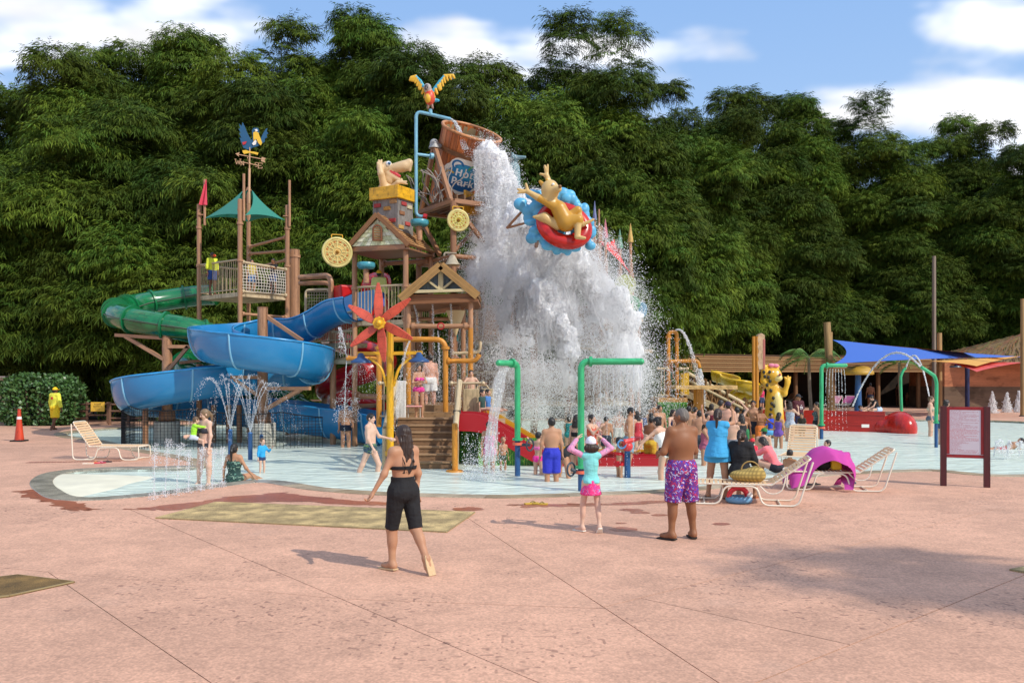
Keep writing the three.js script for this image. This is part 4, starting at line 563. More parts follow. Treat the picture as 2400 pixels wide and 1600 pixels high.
{
const t=thing('tipping_bucket','giant wooden stave bucket tipping out water with a blue logo patch','bucket',BK.piv),ax=V(0.835,0,-0.55),pour=V(0.55,0,0.835),a=0.54,up=V(pour.x*Math.sin(a),Math.cos(a),pour.z*Math.sin(a)).normalize(),z=ax.clone().cross(up);
t.quaternion.setFromRotationMatrix(new THREE.Matrix4().makeBasis(ax,up,z));
const n=22,y0=-1.95,y1=0.66,r0=0.84,r1=1.02;const ms=['#cc7438','#b8652e','#d88244','#ac5c2a'].map((h)=>wood(h,0.45)),R=rng(6);
for (let i=0;i<n;i++){const A=(i+0.03)/n*2*Math.PI,B=(i+0.97)/n*2*Math.PI,pos=[],uv=[];const pt=(ang,y,d)=>{const r=mix(r0,r1,(y-y0)/(y1-y0))-d;return [Math.sin(ang)*r,y,Math.cos(ang)*r];};const q=[[A,y0,0],[B,y0,0],[B,y1,0],[A,y1,0],[A,y0,0.06],[B,y0,0.06],[B,y1,0.06],[A,y1,0.06]].map((k)=>pt(...k)),f=[0,1,2,0,2,3,5,4,7,5,7,6,3,2,6,3,6,7,1,5,6,1,6,2,4,0,3,4,3,7];for (const k of f){pos.push(...q[k]);uv.push((k % 4===1||k % 4===2?0.18:0)+i*0.21,(k % 4>1?0.9:0)+i*0.3);} const g=new THREE.BufferGeometry();g.setAttribute('position',new THREE.Float32BufferAttribute(pos,3));g.setAttribute('uv',new THREE.Float32BufferAttribute(uv,2));g.computeVertexNormals();mesh('stave',g,ms[Math.floor(R()*4)],t);}
const rr=(y)=>mix(r0,r1,(y-y0)/(y1-y0));
mesh('base',new THREE.CylinderGeometry(r0-0.03,r0-0.03,0.08,30).translate(0,y0+0.06,0),ms[3],t);mesh('rim',new THREE.TorusGeometry(r1-0.01,0.055,8,44).rotateX(Math.PI/2).translate(0,y1,0),wood('#c98a58',0.5),t);
for (const y of [0.28,-1.45]) mesh('hoop',new THREE.CylinderGeometry(rr(y+0.07)+0.02,rr(y-0.07)+0.02,0.16,44,1,true),wood('#8a5a34',0.5),t);
mesh('baffle',box(1.3,0.5,0.06,0,0.2,-0.35),paint('#b0a184',0.7),t);mesh('lining',new THREE.CylinderGeometry(r1-0.07,r0-0.07,y1-y0-0.15,36,1,true).translate(0,(y0+y1)/2,0),paint('#a8916a',0.7),t);
const lt=canvasTex(512,512,(c)=>{
c.fillStyle='#efe9dc';c.fillRect(0,0,512,512);c.fillStyle='#1f7fb4';c.beginPath();c.ellipse(262,280,205,185,0,0,7);c.fill();c.fillStyle='#2f9ac6';c.beginPath();c.ellipse(300,200,150,90,0.3,0,7);c.fill();c.fillStyle='#17609c';c.beginPath();c.ellipse(250,400,160,60,0,0,7);c.fill();
c.lineWidth=26;c.strokeStyle='#1a6ea6';c.beginPath();c.arc(165,130,62,2.4,6.2);c.stroke();c.strokeStyle='#f4f1ea';c.lineWidth=10;c.beginPath();c.arc(165,132,40,2.4,5.6);c.stroke();
c.lineWidth=24;c.strokeStyle='#5fae74';c.beginPath();c.arc(390,175,90,3.3,5.4);c.stroke();c.strokeStyle='#e0b23c';c.beginPath();c.arc(95,300,70,3.6,5.4);c.stroke();c.strokeStyle='#f4f1ea';c.lineWidth=12;c.beginPath();c.arc(330,420,70,3.6,5.2);c.stroke();
c.fillStyle='#fbfaf4';c.font='bold 135px sans-serif';c.textAlign='center';c.fillText('Hot',265,265);c.fillText('Park',270,385);
});
const K=16,S=32,pos=[],uv=[],idx=[],am=-0.42,ym=-0.66;for (let k=0;k<=K;k++) for (let s=0;s<=S;s++){const th=s/S*2*Math.PI,w=(k/K)*(1+0.05*Math.sin(th*7)+0.03*Math.sin(th*11+1)),u=Math.cos(th)*w,v=Math.sin(th)*w,y=ym+v*0.62,ang=am+u*0.72,r=rr(y)+0.022;pos.push(Math.sin(ang)*r,y,Math.cos(ang)*r);uv.push(0.5+u*0.48,0.5+v*0.48);} for (let k=0;k<K;k++) for (let s=0;s<S;s++){const a0=k*(S+1)+s,b0=a0+S+1;idx.push(a0,b0,a0+1,a0+1,b0,b0+1);} const lg=new THREE.BufferGeometry();lg.setAttribute('position',new THREE.Float32BufferAttribute(pos,3));lg.setAttribute('uv',new THREE.Float32BufferAttribute(uv,2));lg.setIndex(idx);lg.computeVertexNormals();mesh('logo_patch',lg,new THREE.MeshStandardMaterial({map:lt,roughness:0.5,side:THREE.DoubleSide}),t);
}
{
const Z=27.6,t=thing('filling_pipe','light blue pipe rising above the bucket to fill it','water pipe',P(975,500,Z));W('pipe',pipe([P(998,508,Z),P(975,506,Z),P(975,260,Z),P(1056,279,Z)],0.055,14,0,false,0.22),SKYB,t);W('brace',bar(P(975,361,Z),P(1013,366,Z+0.2),0.05),SKYB,t);W('collar',bar(P(1008,365,Z+0.15),P(1015,366,Z+0.2),0.1),SKYB,t);W('coupling',bar(P(992,507,Z),P(1000,509,Z),0.1),RED,t);
}
{
const Z=27.6,t=thing('parrot_figure','painted parrot figure with spread yellow wings on the blue pipe','statue',P(1009,262,Z)),s=Z/FL,L=(x,y,z=0)=>V((x-1009)*s,(262-y)*s,z),r=col(0.62,0.07,0.03),ye=col(0.75,0.44,0.03),bl=col(0.04,0.36,0.5),gr=col(0.42,0.36,0.32),dk=col(0.06,0.05,0.05),br=col(0.22,0.12,0.08),m=M(0xffffff,0.42,{vertexColors:true});
mesh('body',blob([ell(L(1007,228),[0.17,0.26,0.17],r),ell(L(1004,232,0.1),[0.1,0.15,0.1],ye),cap(L(1005,214),L(1002,208,0.06),0.12,0.12,gr),ell(L(1002,206,0.04),[0.12,0.13,0.13],gr),cap(L(1001,206,0.15),L(999,213,0.2),0.06,0.04,dk,0.02),cap(L(1016,232,-0.1),L(1026,233,-0.1),0.07,0.05,bl),cap(L(1004,246),L(1003,254,0.03),0.05,0.04,br),cap(L(1012,246),L(1014,254,0.03),0.05,0.04,br)],0.02,0.03,[],true),m,t);
for (const f of [[[999,214],[985,190],[974,178],[963,180]],[[1014,214],[1030,192],[1042,177],[1062,175]]]){const w=[],sd=f[3][0]<1000?-1:1;for (let i=0;i<3;i++) w.push(cap(L(...f[i]),L(...f[i+1]),0.06-i*0.008,0.052-i*0.01,i<2?bl:ye));for (let i=0;i<6;i++){const u=i/5,a=u<0.5?[mix(f[1][0],f[2][0],u*2),mix(f[1][1],f[2][1],u*2)]:[mix(f[2][0],f[3][0],u*2-1),mix(f[2][1],f[3][1],u*2-1)];w.push(cap(L(a[0],a[1]+3),L(a[0]+sd*mix(4,3,u),a[1]+mix(17,8,u)),0.05,0.032,ye,0.01));} for (let i=0;i<3;i++) w.push(cap(L(mix(f[0][0],f[1][0],i/2.5),mix(f[0][1],f[1][1],i/2.5)+4),L(mix(f[0][0],f[1][0],i/2.5)+sd*4,mix(f[0][1],f[1][1],i/2.5)+14),0.06,0.04,ye,0.01));mesh('wing',blob(w,0.02,0.02,[],true),m,t);}
mesh('stand',bar(L(1009,256),L(1009,268),0.06),SKYB,t);
}
{
const Z=25.8,t=thing('ring_statue','golden animal statue riding a red ring over blue foam balls','statue',P(1310,580,Z)),s=Z/FL,L=(x,y,z=0)=>V((x-1310)*s,(580-y)*s,z),g=col(0.52,0.27,0.03),gt=col(0.62,0.42,0.16),bl=col(0.10,0.42,0.68),m=M(0xffffff,0.4,{vertexColors:true});
const R=rng(17),foam=[],out=[[1222,475],[1235,490],[1250,458],[1262,480],[1245,512],[1250,540],[1247,562],[1268,560],[1285,572],[1305,580],[1330,582],[1355,575],[1378,568],[1382,545],[1380,520],[1375,500],[1366,490],[1350,480],[1340,470],[1330,460],[1318,452],[1305,455],[1262,455],[1275,470],[1290,500],[1310,540],[1335,520],[1350,540],[1270,520],[1300,475],[1325,490],[1345,500],[1360,520],[1365,550],[1290,548],[1262,500]];
for (const [x,y] of out) for (let i=0;i<2;i++) foam.push(ell(L(x+(R()-0.5)*14,y+(R()-0.5)*14,-0.1-R()*0.12),[0.13+R()*0.1,0.11+R()*0.1,0.13],bl.clone().multiplyScalar(0.85+R()*0.3),null,0.0));
mesh('foam_backing',blob(foam,0.028,0.006,[],true),m,t);
const ringC=L(1322,530,0.12);mesh('ring',new THREE.TorusGeometry(0.62,0.26,16,40).scale(1,0.86,0.75).rotateX(-0.35).rotateZ(-0.42).translate(ringC.x,ringC.y,ringC.z),paint('#d1271f',0.22),t);
mesh('figure',blob([cap(L(1325,528,0.42),L(1308,495,0.42),0.27,0.23,g),cap(L(1308,495,0.42),L(1295,478,0.42),0.22,0.13,g),ell(L(1288,454,0.46),[0.27,0.32,0.25],gt),cap(L(1296,456,0.6),L(1306,455,0.74),0.15,0.1,gt),cap(L(1284,470,0.45),L(1300,492,0.5),0.2,0.08,gt),cap(L(1276,444,0.4),L(1265,432,0.38),0.09,0.05,g,0.02),cap(L(1287,438,0.34),L(1280,427,0.32),0.08,0.04,g,0.02),
cap(L(1295,490,0.5),L(1262,472,0.5),0.13,0.1,g),cap(L(1262,472,0.5),L(1236,457,0.5),0.1,0.075,gt),cap(L(1236,457,0.5),L(1213,452,0.52),0.05,0.035,gt,0.01),cap(L(1236,457,0.5),L(1214,460,0.52),0.05,0.035,gt,0.01),cap(L(1236,454,0.5),L(1232,440,0.52),0.05,0.04,gt,0.01),
cap(L(1300,482,0.25),L(1292,440,0.2),0.11,0.09,g),cap(L(1292,440,0.2),L(1280,415,0.22),0.08,0.08,gt),cap(L(1280,415,0.22),L(1266,412,0.24),0.05,0.04,gt,0.01),cap(L(1280,412,0.22),L(1276,393,0.24),0.05,0.04,gt,0.01),cap(L(1282,412,0.22),L(1283,391,0.24),0.045,0.035,gt,0.01),
cap(L(1325,528,0.5),L(1352,522,0.55),0.2,0.16,g),cap(L(1352,522,0.55),L(1350,560,0.6),0.12,0.09,gt),cap(L(1348,563,0.62),L(1366,566,0.66),0.07,0.05,gt,0.02),cap(L(1330,515,0.3),L(1352,498,0.35),0.16,0.13,g),cap(L(1352,498,0.35),L(1362,530,0.35),0.1,0.07,gt),cap(L(1362,532,0.36),L(1388,520,0.4),0.07,0.04,gt,0.02),cap(L(1305,535,0.35),L(1275,515,0.35),0.12,0.16,gt),cap(L(1275,515,0.35),L(1250,513,0.35),0.15,0.04,gt)],0.028,0.05,[],true),m,t);
mesh('eye',ball(0.045,...L(1294,444,0.7).toArray()),M('#e8e6dc',0.3),t);mesh('nose',ball(0.05,...L(1309,451,0.83).toArray()),M('#7c5324',0.4),t);
for (const px of [1260,1345]){const q=P(px,560,Z);W('support_pole',pipe([V(q.x,-0.3,-27.9),V(q.x,q.y,-27.9),V(q.x,q.y,-Z-0.1)],0.06,10,0,false,0.3),TAND,t);} W('stay',bar(P(1188,534,Z+0.6),P(1226,492,Z+0.2),0.04),TAND,t);W('stay',bar(P(1188,534,Z+0.6),P(1240,520,Z+0.2),0.035),TAND,t);
}
{
const Z=29.5,t=thing('grey_statue','blue grey long-nosed animal statue standing behind the falling water','statue',P(1208,445,Z)),s=Z/FL,L=(x,y,z=0)=>V((x-1208)*s,(445-y)*s,z),c=col(0.16,0.27,0.30);
mesh('figure',blob([cap(L(1207,425),L(1205,395),0.2,0.2,c),cap(L(1205,395),L(1204,378),0.17,0.12,c),ell(L(1206,372,0.05),[0.17,0.13,0.14],c),cap(L(1212,371,0.1),L(1230,371,0.16),0.08,0.05,c,0.03),ell(L(1201,363,0.1),[0.06,0.07,0.04],c),cap(L(1199,390,0.1),L(1197,405,0.2),0.08,0.06,c,0.03),cap(L(1197,405,0.2),L(1206,410,0.24),0.055,0.05,c,0.02),ell(L(1201,428,0.1),[0.14,0.15,0.16],c),cap(L(1208,430,0.05),L(1218,442,0.12),0.12,0.08,c),cap(L(1200,436,0.1),L(1198,446,0.15),0.1,0.08,c)],0.025,0.04,[],true),M(0xffffff,0.45,{vertexColors:true}),t);W('support_pole',bar(V(t.position.x,-0.3,t.position.z),t.position.clone().add(V(0,0.1,0)),0.08),TAND,t);
}
// --- stairs, landing and the low platform with its painted front ---
const LAND=1.02;
{
const t=thing('stairs','brown steps from the water up to the landing','stairs',XZ(992,21.6)),w=1.5,xc=XZ(992,21.4).x,m=paint('#a98560',0.7),m2=paint('#8d6a49',0.75);
for (let i=0;i<7;i++){const y=-0.08+i*0.165,z=-20.75-i*0.25;W('riser',box(w,0.165,0.04,xc,y+0.07,z-0.02),m2,t);W('tread',rbox(w+0.02,0.05,0.29,0.012,xc,y+0.165,z-0.12),m,t);}
for (const [sx,n] of [[1,'right'],[-1,'left']]){const x=xc+sx*(w/2+0.1);
W('stringer',beam(V(x,-0.15,-20.7),V(x,1.0,-22.5),0.07,0.3),m2,t);W('log_rail',[bar(V(x,0.92,-20.72),V(x,2.05,-22.45),0.075,0.07,12),bar(V(x,0.92,-20.72),V(x,-0.2,-20.72),0.08,0.08,12)],wood('#c4b08c',0.8),t);W('log_rail',bar(V(x,0.45,-20.75),V(x,1.55,-22.45),0.05,0.05,10),wood('#b39d78',0.8),t);for (let i=0;i<7;i++) W('spindle',bar(V(x,0.12+i*0.16,-20.95-i*0.24),V(x,1.0+i*0.155,-20.95-i*0.24),0.02,0.02,6),wood('#7d6a4c',0.8),t);W('rail_clamp',collar(V(x,1.3,-21.3),0.1,0.08),M('#4a443c',0.7),t);}
}
const mural=canvasTex(1024,512,(c,w,h)=>{const R=rng(31);c.fillStyle='#2f7d2a';c.fillRect(0,0,w,h);for (let i=0;i<46;i++){c.strokeStyle=['#4c8a2a','#7aa63a','#356e26','#9bb84e'][i % 4];c.lineWidth=4+R()*8;const x=R()*w;c.beginPath();c.moveTo(x,h);c.lineTo(x+(R()-0.5)*60,0);c.stroke();} for (let i=0;i<620;i++){const x=R()*w,y=R()*h,l=26+R()*44,a=Math.PI/2+(R()-0.5)*1.6;c.fillStyle=['#6fc23a','#8fd64a','#4aa02f','#2f7a28','#b9e36a','#3c8f45'][Math.floor(R()*6)];c.beginPath();c.moveTo(x,y);c.quadraticCurveTo(x+Math.cos(a-0.3)*l*0.5,y+Math.sin(a-0.3)*l*0.5,x+Math.cos(a)*l,y+Math.sin(a)*l);c.quadraticCurveTo(x+Math.cos(a+0.3)*l*0.5,y+Math.sin(a+0.3)*l*0.5,x,y);c.fill();}});
const muralMat=new THREE.MeshStandardMaterial({map:mural,roughness:0.6,side:THREE.DoubleSide});
{
const t=thing('low_platform','low play platform with bamboo printed front and beige railings','platform',XZ(1060,24.5)),fr=-22.55,x0=-3.35,x1=-0.2,bk=-29;
W('floor',box(x1-x0,0.16,fr-bk,(x0+x1)/2,LAND-0.08,(fr+bk)/2),BEIGE,t);const pf=new THREE.PlaneGeometry(x1-x0,0.98);W('printed_front',pf.translate((x0+x1)/2,LAND-0.65,fr+0.01),muralMat,t);W('skirt',box(0.06,1.1,6,x1-0.03,0.4,fr-3.02),paint('#8fae4a',0.7),t);W('edge_beam',box(x1-x0+0.04,0.14,0.08,(x0+x1)/2,LAND-0.02,fr+0.03),BEIGE,t);
const X=(px)=>(px-1200)/FL*22.6;railing(t,V(X(1058),LAND,fr),V(X(1132),LAND,fr),0.98,0.11);railing(t,V(X(888),LAND,fr-0.2),V(X(948),LAND,fr-0.2),0.98,0.11);
W('guard_panel',rbox(0.42,0.74,0.04,0.03,X(1104),LAND+0.46,fr+0.05),paint('#cdb78c',0.6),t);W('guard_panel',rbox(0.34,0.74,0.04,0.03,X(1142),LAND+0.46,fr-0.5),paint('#cdb78c',0.6),t);
for (let i=0;i<2;i++){W('step',box(1.35,0.17,3.5-i*0.5,-2.35,LAND+0.09+i*0.17,-25.2-i*0.25),paint('#9c7a55',0.75),t);}
W('post_cover',rbox(0.46,1.25,0.05,0.03,X(932),LAND+0.42,fr+0.06),paint('#f0ece4',0.5),t);
for (const [px,Z] of [[1118,25],[1068,27]]) W('hoop_handle',pipe([XZ(px,Z,LAND),XZ(px,Z,LAND+0.9),XZ(px+26,Z,LAND+0.9),XZ(px+26,Z,LAND)],0.025,8,0,false,0.12),BEIGE,t);
const s=thing('pink_tray','small pink tray table beside the white board on the landing','table',V(X(968),LAND,fr-0.3));mesh('top',rbox(0.42,0.04,0.3,0.02,0,0.36,0),M('#e2a09a',0.5),s);for (const sx of [-1,1]) mesh('leg',bar(V(sx*0.16,0,0),V(sx*0.16,0.35,0),0.015),M('#b8b0a4',0.5),s);
const b=thing('orange_stub_post','short orange post beside the bottom of the stairs','post',V(G(1066,1105,WATER).x,WATER-0.3,G(1066,1105,WATER).z));mesh('shaft',[bar(V(0,0,0),V(0,1.42,0),0.07,0.068,16),ball(0.068,0,1.42,0,1,0.5,1)],ORANGE,b);mesh('foot',new THREE.CylinderGeometry(0.2,0.22,0.05,18).translate(0,0.31,0),ORANGE,b);
}
{
const t=thing('lane_slide','low slide with red and yellow lanes running from the platform into the pool','water slide',XZ(1260,22.2)),y0=1.12;
const path=(dz,dx=0)=>sampled([V(-1.45+dx,y0,-22+dz),V(-0.75+dx,y0-0.06,-22+dz),V(-0.1+dx,y0-0.42,-22+dz),V(0.65+dx,0.28,-22+dz),V(1.35+dx,0.06,-22+dz),V(2.6,0.02,-22+dz),V(4.2,0.0,-22+dz)],40);
const lane=(dz,w,h,m,n,dx=0)=>{const q=path(dz,dx),pos=[],idx=[],prof=[[w/2,h],[w/2,h+0.05],[w/2-0.05,h+0.05],[w/2-0.06,0.04],[-w/2+0.06,0.04],[-w/2+0.05,h+0.05],[-w/2,h+0.05],[-w/2,-0.3],[w/2,-0.3]];q.forEach((p)=>prof.forEach(([z,y])=>pos.push(p.x,p.y+y,p.z+z)));const K=prof.length;for (let i=0;i<q.length-1;i++) for (let k=0;k<K;k++){const a=i*K+k,b=i*K+(k+1) % K;idx.push(a,a+K,b,b,a+K,b+K);} for (const i of [0,q.length-1]) for (let k=1;k<K-1;k++) idx.push(i*K,i*K+k,i*K+k+1);const g=new THREE.BufferGeometry();g.setAttribute('position',new THREE.Float32BufferAttribute(pos,3));g.setIndex(idx);const e=g.toNonIndexed();e.computeVertexNormals();W(n,e,m,t);};
lane(0.35,0.62,0.08,paint('#d3202c',0.28),'red_lane');lane(-0.27,0.58,0.12,paint('#d3202c',0.28),'red_lane',0.05);lane(-0.86,0.58,0.14,paint('#efb320',0.28),'yellow_lane',0.2);
W('printed_skirt',new THREE.PlaneGeometry(1.5,0.75).translate(-0.1,0.25,-21.6),muralMat,t);
}
// --- rear platforms seen through the falling water ---
{
const t=thing('rear_play_deck','beige railed play decks behind the falling water','play tower',XZ(1300,29.5)),y=(p,h)=>V(p.x,h,p.z),ps=[1105,1180,1250,1330,1400,1478].map((px,i)=>XZ(px,28.6+(i % 2)*0.3));
for (const p of ps) post(t,p,-0.3,4.6,0.1,TAN,[3.4,1.3]);const a=ps[0],b=ps[5];
for (const h of [3.35,1.25]){W('floor',box(b.x-a.x,0.14,2.4,(a.x+b.x)/2,h,a.z-1.2),BEIGE,t);for (let i=0;i<5;i++) railing(t,y(ps[i],h+0.07),y(ps[i+1],h+0.07),1.0,0.13);}
W('back_panel',box(b.x-a.x,1.3,0.06,(a.x+b.x)/2,2.0,a.z-2.3),paint('#a98263',0.7),t);W('back_panel',box(b.x-a.x,1.3,0.06,(a.x+b.x)/2,4.1,a.z-2.3),paint('#b08a6a',0.7),t);
flangeBar(t,P(1345,812,27.6),P(1440,825,28.2),0.05,BEIGE);W('bell_lamp',[lathe([[0.03,0.2],[0.08,0.18],[0.2,-0.05],[0.27,-0.12],[0.24,-0.12],[0.05,0.1]],18,...P(1060,612,26.5).toArray()),pipe([P(1040,600,26.6),P(1042,592,26.6),P(1070,594,26.6)],0.03,6,0,false,0.08)],paint('#b8ab92',0.5),t);
const f=thing('red_sail_tower','tan poles with coloured tips and a red sail right of the golden statue','play tower',XZ(1430,30.5)),Z=30.5;
for (const [px,top,c,r] of [[1390,531,TAN,0.09],[1394,487,paint('#7a83b0'),0.045],[1404,490,TAN,0.045],[1408,530,TAN,0.09],[1419,529,paint('#d8858f'),0.06],[1453,553,paint('#6f9f86'),0.07],[1478,539,paint('#d9b25a'),0.06],[1481,640,TAN,0.1]]){const p=XZ(px,Z+(px % 3)*0.4),tp=P(px,top,Z+(px % 3)*0.4).y;W('pole',bar(V(p.x,r>0.05&&top>525&&c===TAN?-0.3:tp-1.3,p.z),V(p.x,tp,p.z),r,r*0.8,10),c===TAN?TAN:TAN,f);if (c !==TAN) W('pole_tip',[bar(V(p.x,tp-0.45,p.z),V(p.x,tp+0.25,p.z),r*1.9,0.01,8)],c,f);if (tp>5&&!(r>0.05&&top>525&&c===TAN)) W('lower_pole',bar(V(p.x,-0.3,p.z),V(p.x,tp-1.2,p.z),0.09,0.09,10),TAN,f);}
W('sail',sail(P(1393,560,Z),P(1478,640,Z-0.6),P(1440,560,Z+1.6),0.1),M('#dd3b34',0.7),f);
const c=thing('cloud_board','painted green and blue cloud shaped board at the splash edge','sign board',P(1480,710,29));const s=29/FL,L=(x,yy)=>[(x-1480)*s,(710-yy)*s];const lob=(pts)=>extr(pts.map((p)=>L(...p)),0.06,0.012),circ=(x,yy,r)=>{const o=[];for (let i=0;i<20;i++) o.push([x+Math.cos(i/20*6.283)*r,yy+Math.sin(i/20*6.283)*r]);return o;};
mesh('green_lobe',[lob(circ(1466,668,24)),lob(circ(1462,700,22)).translate(0,0,0.01)],paint('#b9bf55',0.5),c);mesh('blue_lobe',[lob(circ(1498,728,18)),lob(circ(1478,735,20)).translate(0,0,0.012),lob(circ(1502,722,14)).translate(0,0,0.02)],paint('#6fa8c8',0.5),c);mesh('teal_lobe',lob(circ(1482,712,18)).translate(0,0,0.05),paint('#5fae7c',0.5),c);W('pole',bar(V(c.position.x+0.25,-0.3,c.position.z-0.05),c.position.clone().add(V(0.25,-0.2,-0.05)),0.07),TAN,c);
railing(f,XZ(1474,29.6,3.1),XZ(1504,29.6,3.1),1.0,0.11);W('floor',box(1.2,0.12,1.4,XZ(1485,30).x,3.05,-30.2),BEIGE,f);
}
{
const t=thing('rope_bridge','railed bridge deck with tan pipe hoop between the two towers','bridge',XZ(760,29.5)),y=3.3,a=XZ(702,31.5,y),b=XZ(830,28.6,y);
W('floor',beam(a.clone().add(V(0,-0.08,0)),b.clone().add(V(0,-0.08,0)),1.0,0.14),BEIGE,t);railing(t,a.clone().add(V(0.2,0,0.4)),b.clone().add(V(0,0,0.45)),1.0,0.12);W('pipe_hoop',pipe([P(702,650,31),P(775,645,30.2),P(778,820,30.2)],0.1,12,0,false,0.3),TAN,t);W('pipe_hoop',pipe([P(702,664,31.2),P(765,662,30.6),P(780,672,30.4)],0.08,12,0,false,0.2),TAN,t);W('net_frame',pipe([P(716,740,30.6),P(716,680,30.6),P(772,678,30.3),P(772,740,30.3)],0.05,8,0,false,0.15),BEIGE,t);ropeNet(t,P(718,735,30.6),P(772,735,30.3),P(718,735,30.6).y,P(718,684,30.6).y,0.11,0.01,M('#a89a80',0.9));const rl=XZ(780,28.2,2.65),rr=XZ(828,27.6,2.65);railing(t,rl,rr,1.0,0.12);W('deck_edge',beam(rl,rr,0.2,0.14),BEIGE,t);W('support_post',bar(V(rl.x,-0.3,rl.z),rl,0.1),TAN,t);W('support_post',bar(V(a.x+1,-0.3,a.z+0.4),V(a.x+1,y,a.z+0.4),0.1),TAN,t);
}
// --- the right-hand platform, rope ramp, yellow slide, totem and spotted cat ---
{
const Z=29.5,t=thing('spout_platform','right-hand railed platform with tall orange pipe spouts','platform',XZ(1570,Z)),L=1.36;
W('pipe',pipe([P(1567,1000,Z),P(1567,778,Z),P(1587,778,Z),P(1587,935,Z)],0.065,14,0,false,0.14),ORANGE,t);for (const [x,y] of [[1567,790],[1587,795]]) W('collar',collar(P(x,y,Z),0.1,0.09),ORANGE,t);W('spout',pipe([P(1567,847,Z-0.2),P(1636,845,Z-0.2),P(1640,862,Z-0.2)],0.065,12,0,false,0.18),ORANGE,t);
const x0=XZ(1538,Z).x,x1=XZ(1606,Z).x;W('floor',box(x1-x0,0.16,1.6,(x0+x1)/2,L,-Z-0.4),wood('#c99a5c'),t);railing(t,V(x0,L+0.08,-Z+0.38),V(XZ(1560,Z).x,L+0.08,-Z+0.38),1.0,0.1);railing(t,V(XZ(1590,Z).x,L+0.08,-Z+0.38),V(x1,L+0.08,-Z+0.38),1.0,0.1);W('printed_front',new THREE.PlaneGeometry(x1-x0,1.35).translate((x0+x1)/2,0.62,-Z+0.41),muralMat,t);W('side_panel',rbox(0.3,0.75,0.04,0.03,XZ(1601,Z).x,L+0.55,-Z+0.3),paint('#e8b62e',0.5),t);
W('deck_extension',box(2.0,0.12,0.9,XZ(1645,Z-1).x,2.2-27*(Z-1)/FL,-Z+1.3),wood('#d9b070'),t);W('orange_post',bar(XZ(1638,Z-1,-0.3),P(1638,905,Z-1),0.17,0.17,14),ORANGE,t);
const r=thing('rope_ramp','sloping ramp with woven brown rope sides','ramp',XZ(1690,30)),a=P(1608,872,29.6),b=P(1762,955,30.4);W('hand_rail',bar(a,b,0.07),wood('#c9b48c'),r);W('hand_rail',bar(a.clone().add(V(0,-0.25,0.1)),b.clone().add(V(0,-0.2,0.1)),0.05),wood('#b8a47c'),r);W('stringer',beam(a.clone().add(V(0,-0.75,0.1)),b.clone().add(V(0,-0.6,0.1)),0.1,0.22),wood('#b09a74'),r);
const R=rng(9),g=[];for (let i=0;i<150;i++){const u=R(),p=a.clone().lerp(b,u),h=p.y+0.2,q=[V(p.x,R()*h*0.3,p.z),V(p.x+(R()-0.5)*0.6,h*0.5,p.z+(R()-0.5)*0.12),V(p.x+(R()-0.5)*0.7,h*(0.75+R()*0.22),p.z)];g.push(polytube(new THREE.CatmullRomCurve3(q).getPoints(6),0.02+R()*0.014,4,false));} W('woven_vines',g,wood('#8a6238',0.9),r,{kind:'stuff'});W('backing',(()=>{const gg=new THREE.BufferGeometry();gg.setAttribute('position',new THREE.Float32BufferAttribute([a.x,0,a.z-0.1,b.x,0,b.z-0.1,b.x,b.y,b.z-0.1,a.x,a.y,a.z-0.1].map((v)=>v),3));gg.setIndex([0,1,2,0,2,3]);gg.computeVertexNormals();return gg;})(),M('#3a2c1c',0.9),r);for (let i=0;i<8;i++) W('tread',box(0.34,0.05,0.8,mix(a.x,b.x,i/8)+0.1,mix(a.y,b.y,i/8)-0.65,mix(a.z,b.z,i/8)-0.45),wood('#a98a5c'),r);
const s=thing('yellow_slide','coiled yellow slide behind the rope ramp','water slide',XZ(1735,33)),q=sampled([P(1672,893,33),P(1700,902,32.8),P(1728,915,32.4),P(1752,922,32.6),P(1764,932,33.2),P(1750,942,33.8),P(1725,948,33.6)],40);flume(s,q,0.8,()=>0.4,()=>0.4,paint('#f0c320',0.25),paint('#e0ad18'),0.8,0.05);W('dome',ball(0.5,...P(1742,926,33.4).toArray(),1.1,0.55,1,18),paint('#f0c320',0.25),s);for (const px of [1690,1745]) W('leg',bar(XZ(px,33,-0.3),P(px,925,33),0.08),TAND,s);
const k=thing('totem_post','pair of orange posts with a carved tan and red totem board','totem',XZ(1775,31));for (const px of [1767,1775]) W('post',bar(XZ(px,31,-0.3),P(px,788,31),0.06,0.06,12),ORANGE,k);
const o=[[1779,866],[1776,850],[1779,842],[1775,832],[1779,824],[1775,812],[1779,806],[1775,796],[1778,786],[1784,782],[1791,786],[1791,862]].map(([x,y])=>{const p=P(x,y,31);return [p.x,p.y];});const tb=W('carved_board',extr(o,0.28,0.02).translate(0,0,-31.1),paint('#dcb48a',0.6),k);W('red_face',rbox(0.09,1.1,0.3,0.02,P(1790,830,31).x,P(1790,830,31).y,-31.08),paint('#c77466',0.6),k);
const Zc=32.5,c=thing('spotted_cat_statue','tall yellow spotted cat statue waving beside the totem','statue',P(1815,1018,Zc)),sc=Zc/FL,Lc=(x,y,z=0)=>V((x-1815)*sc,(1018-y)*sc,z),ye=col(0.78,0.42,0.03),pa=col(0.80,0.62,0.22),dk=col(0.05,0.04,0.02);
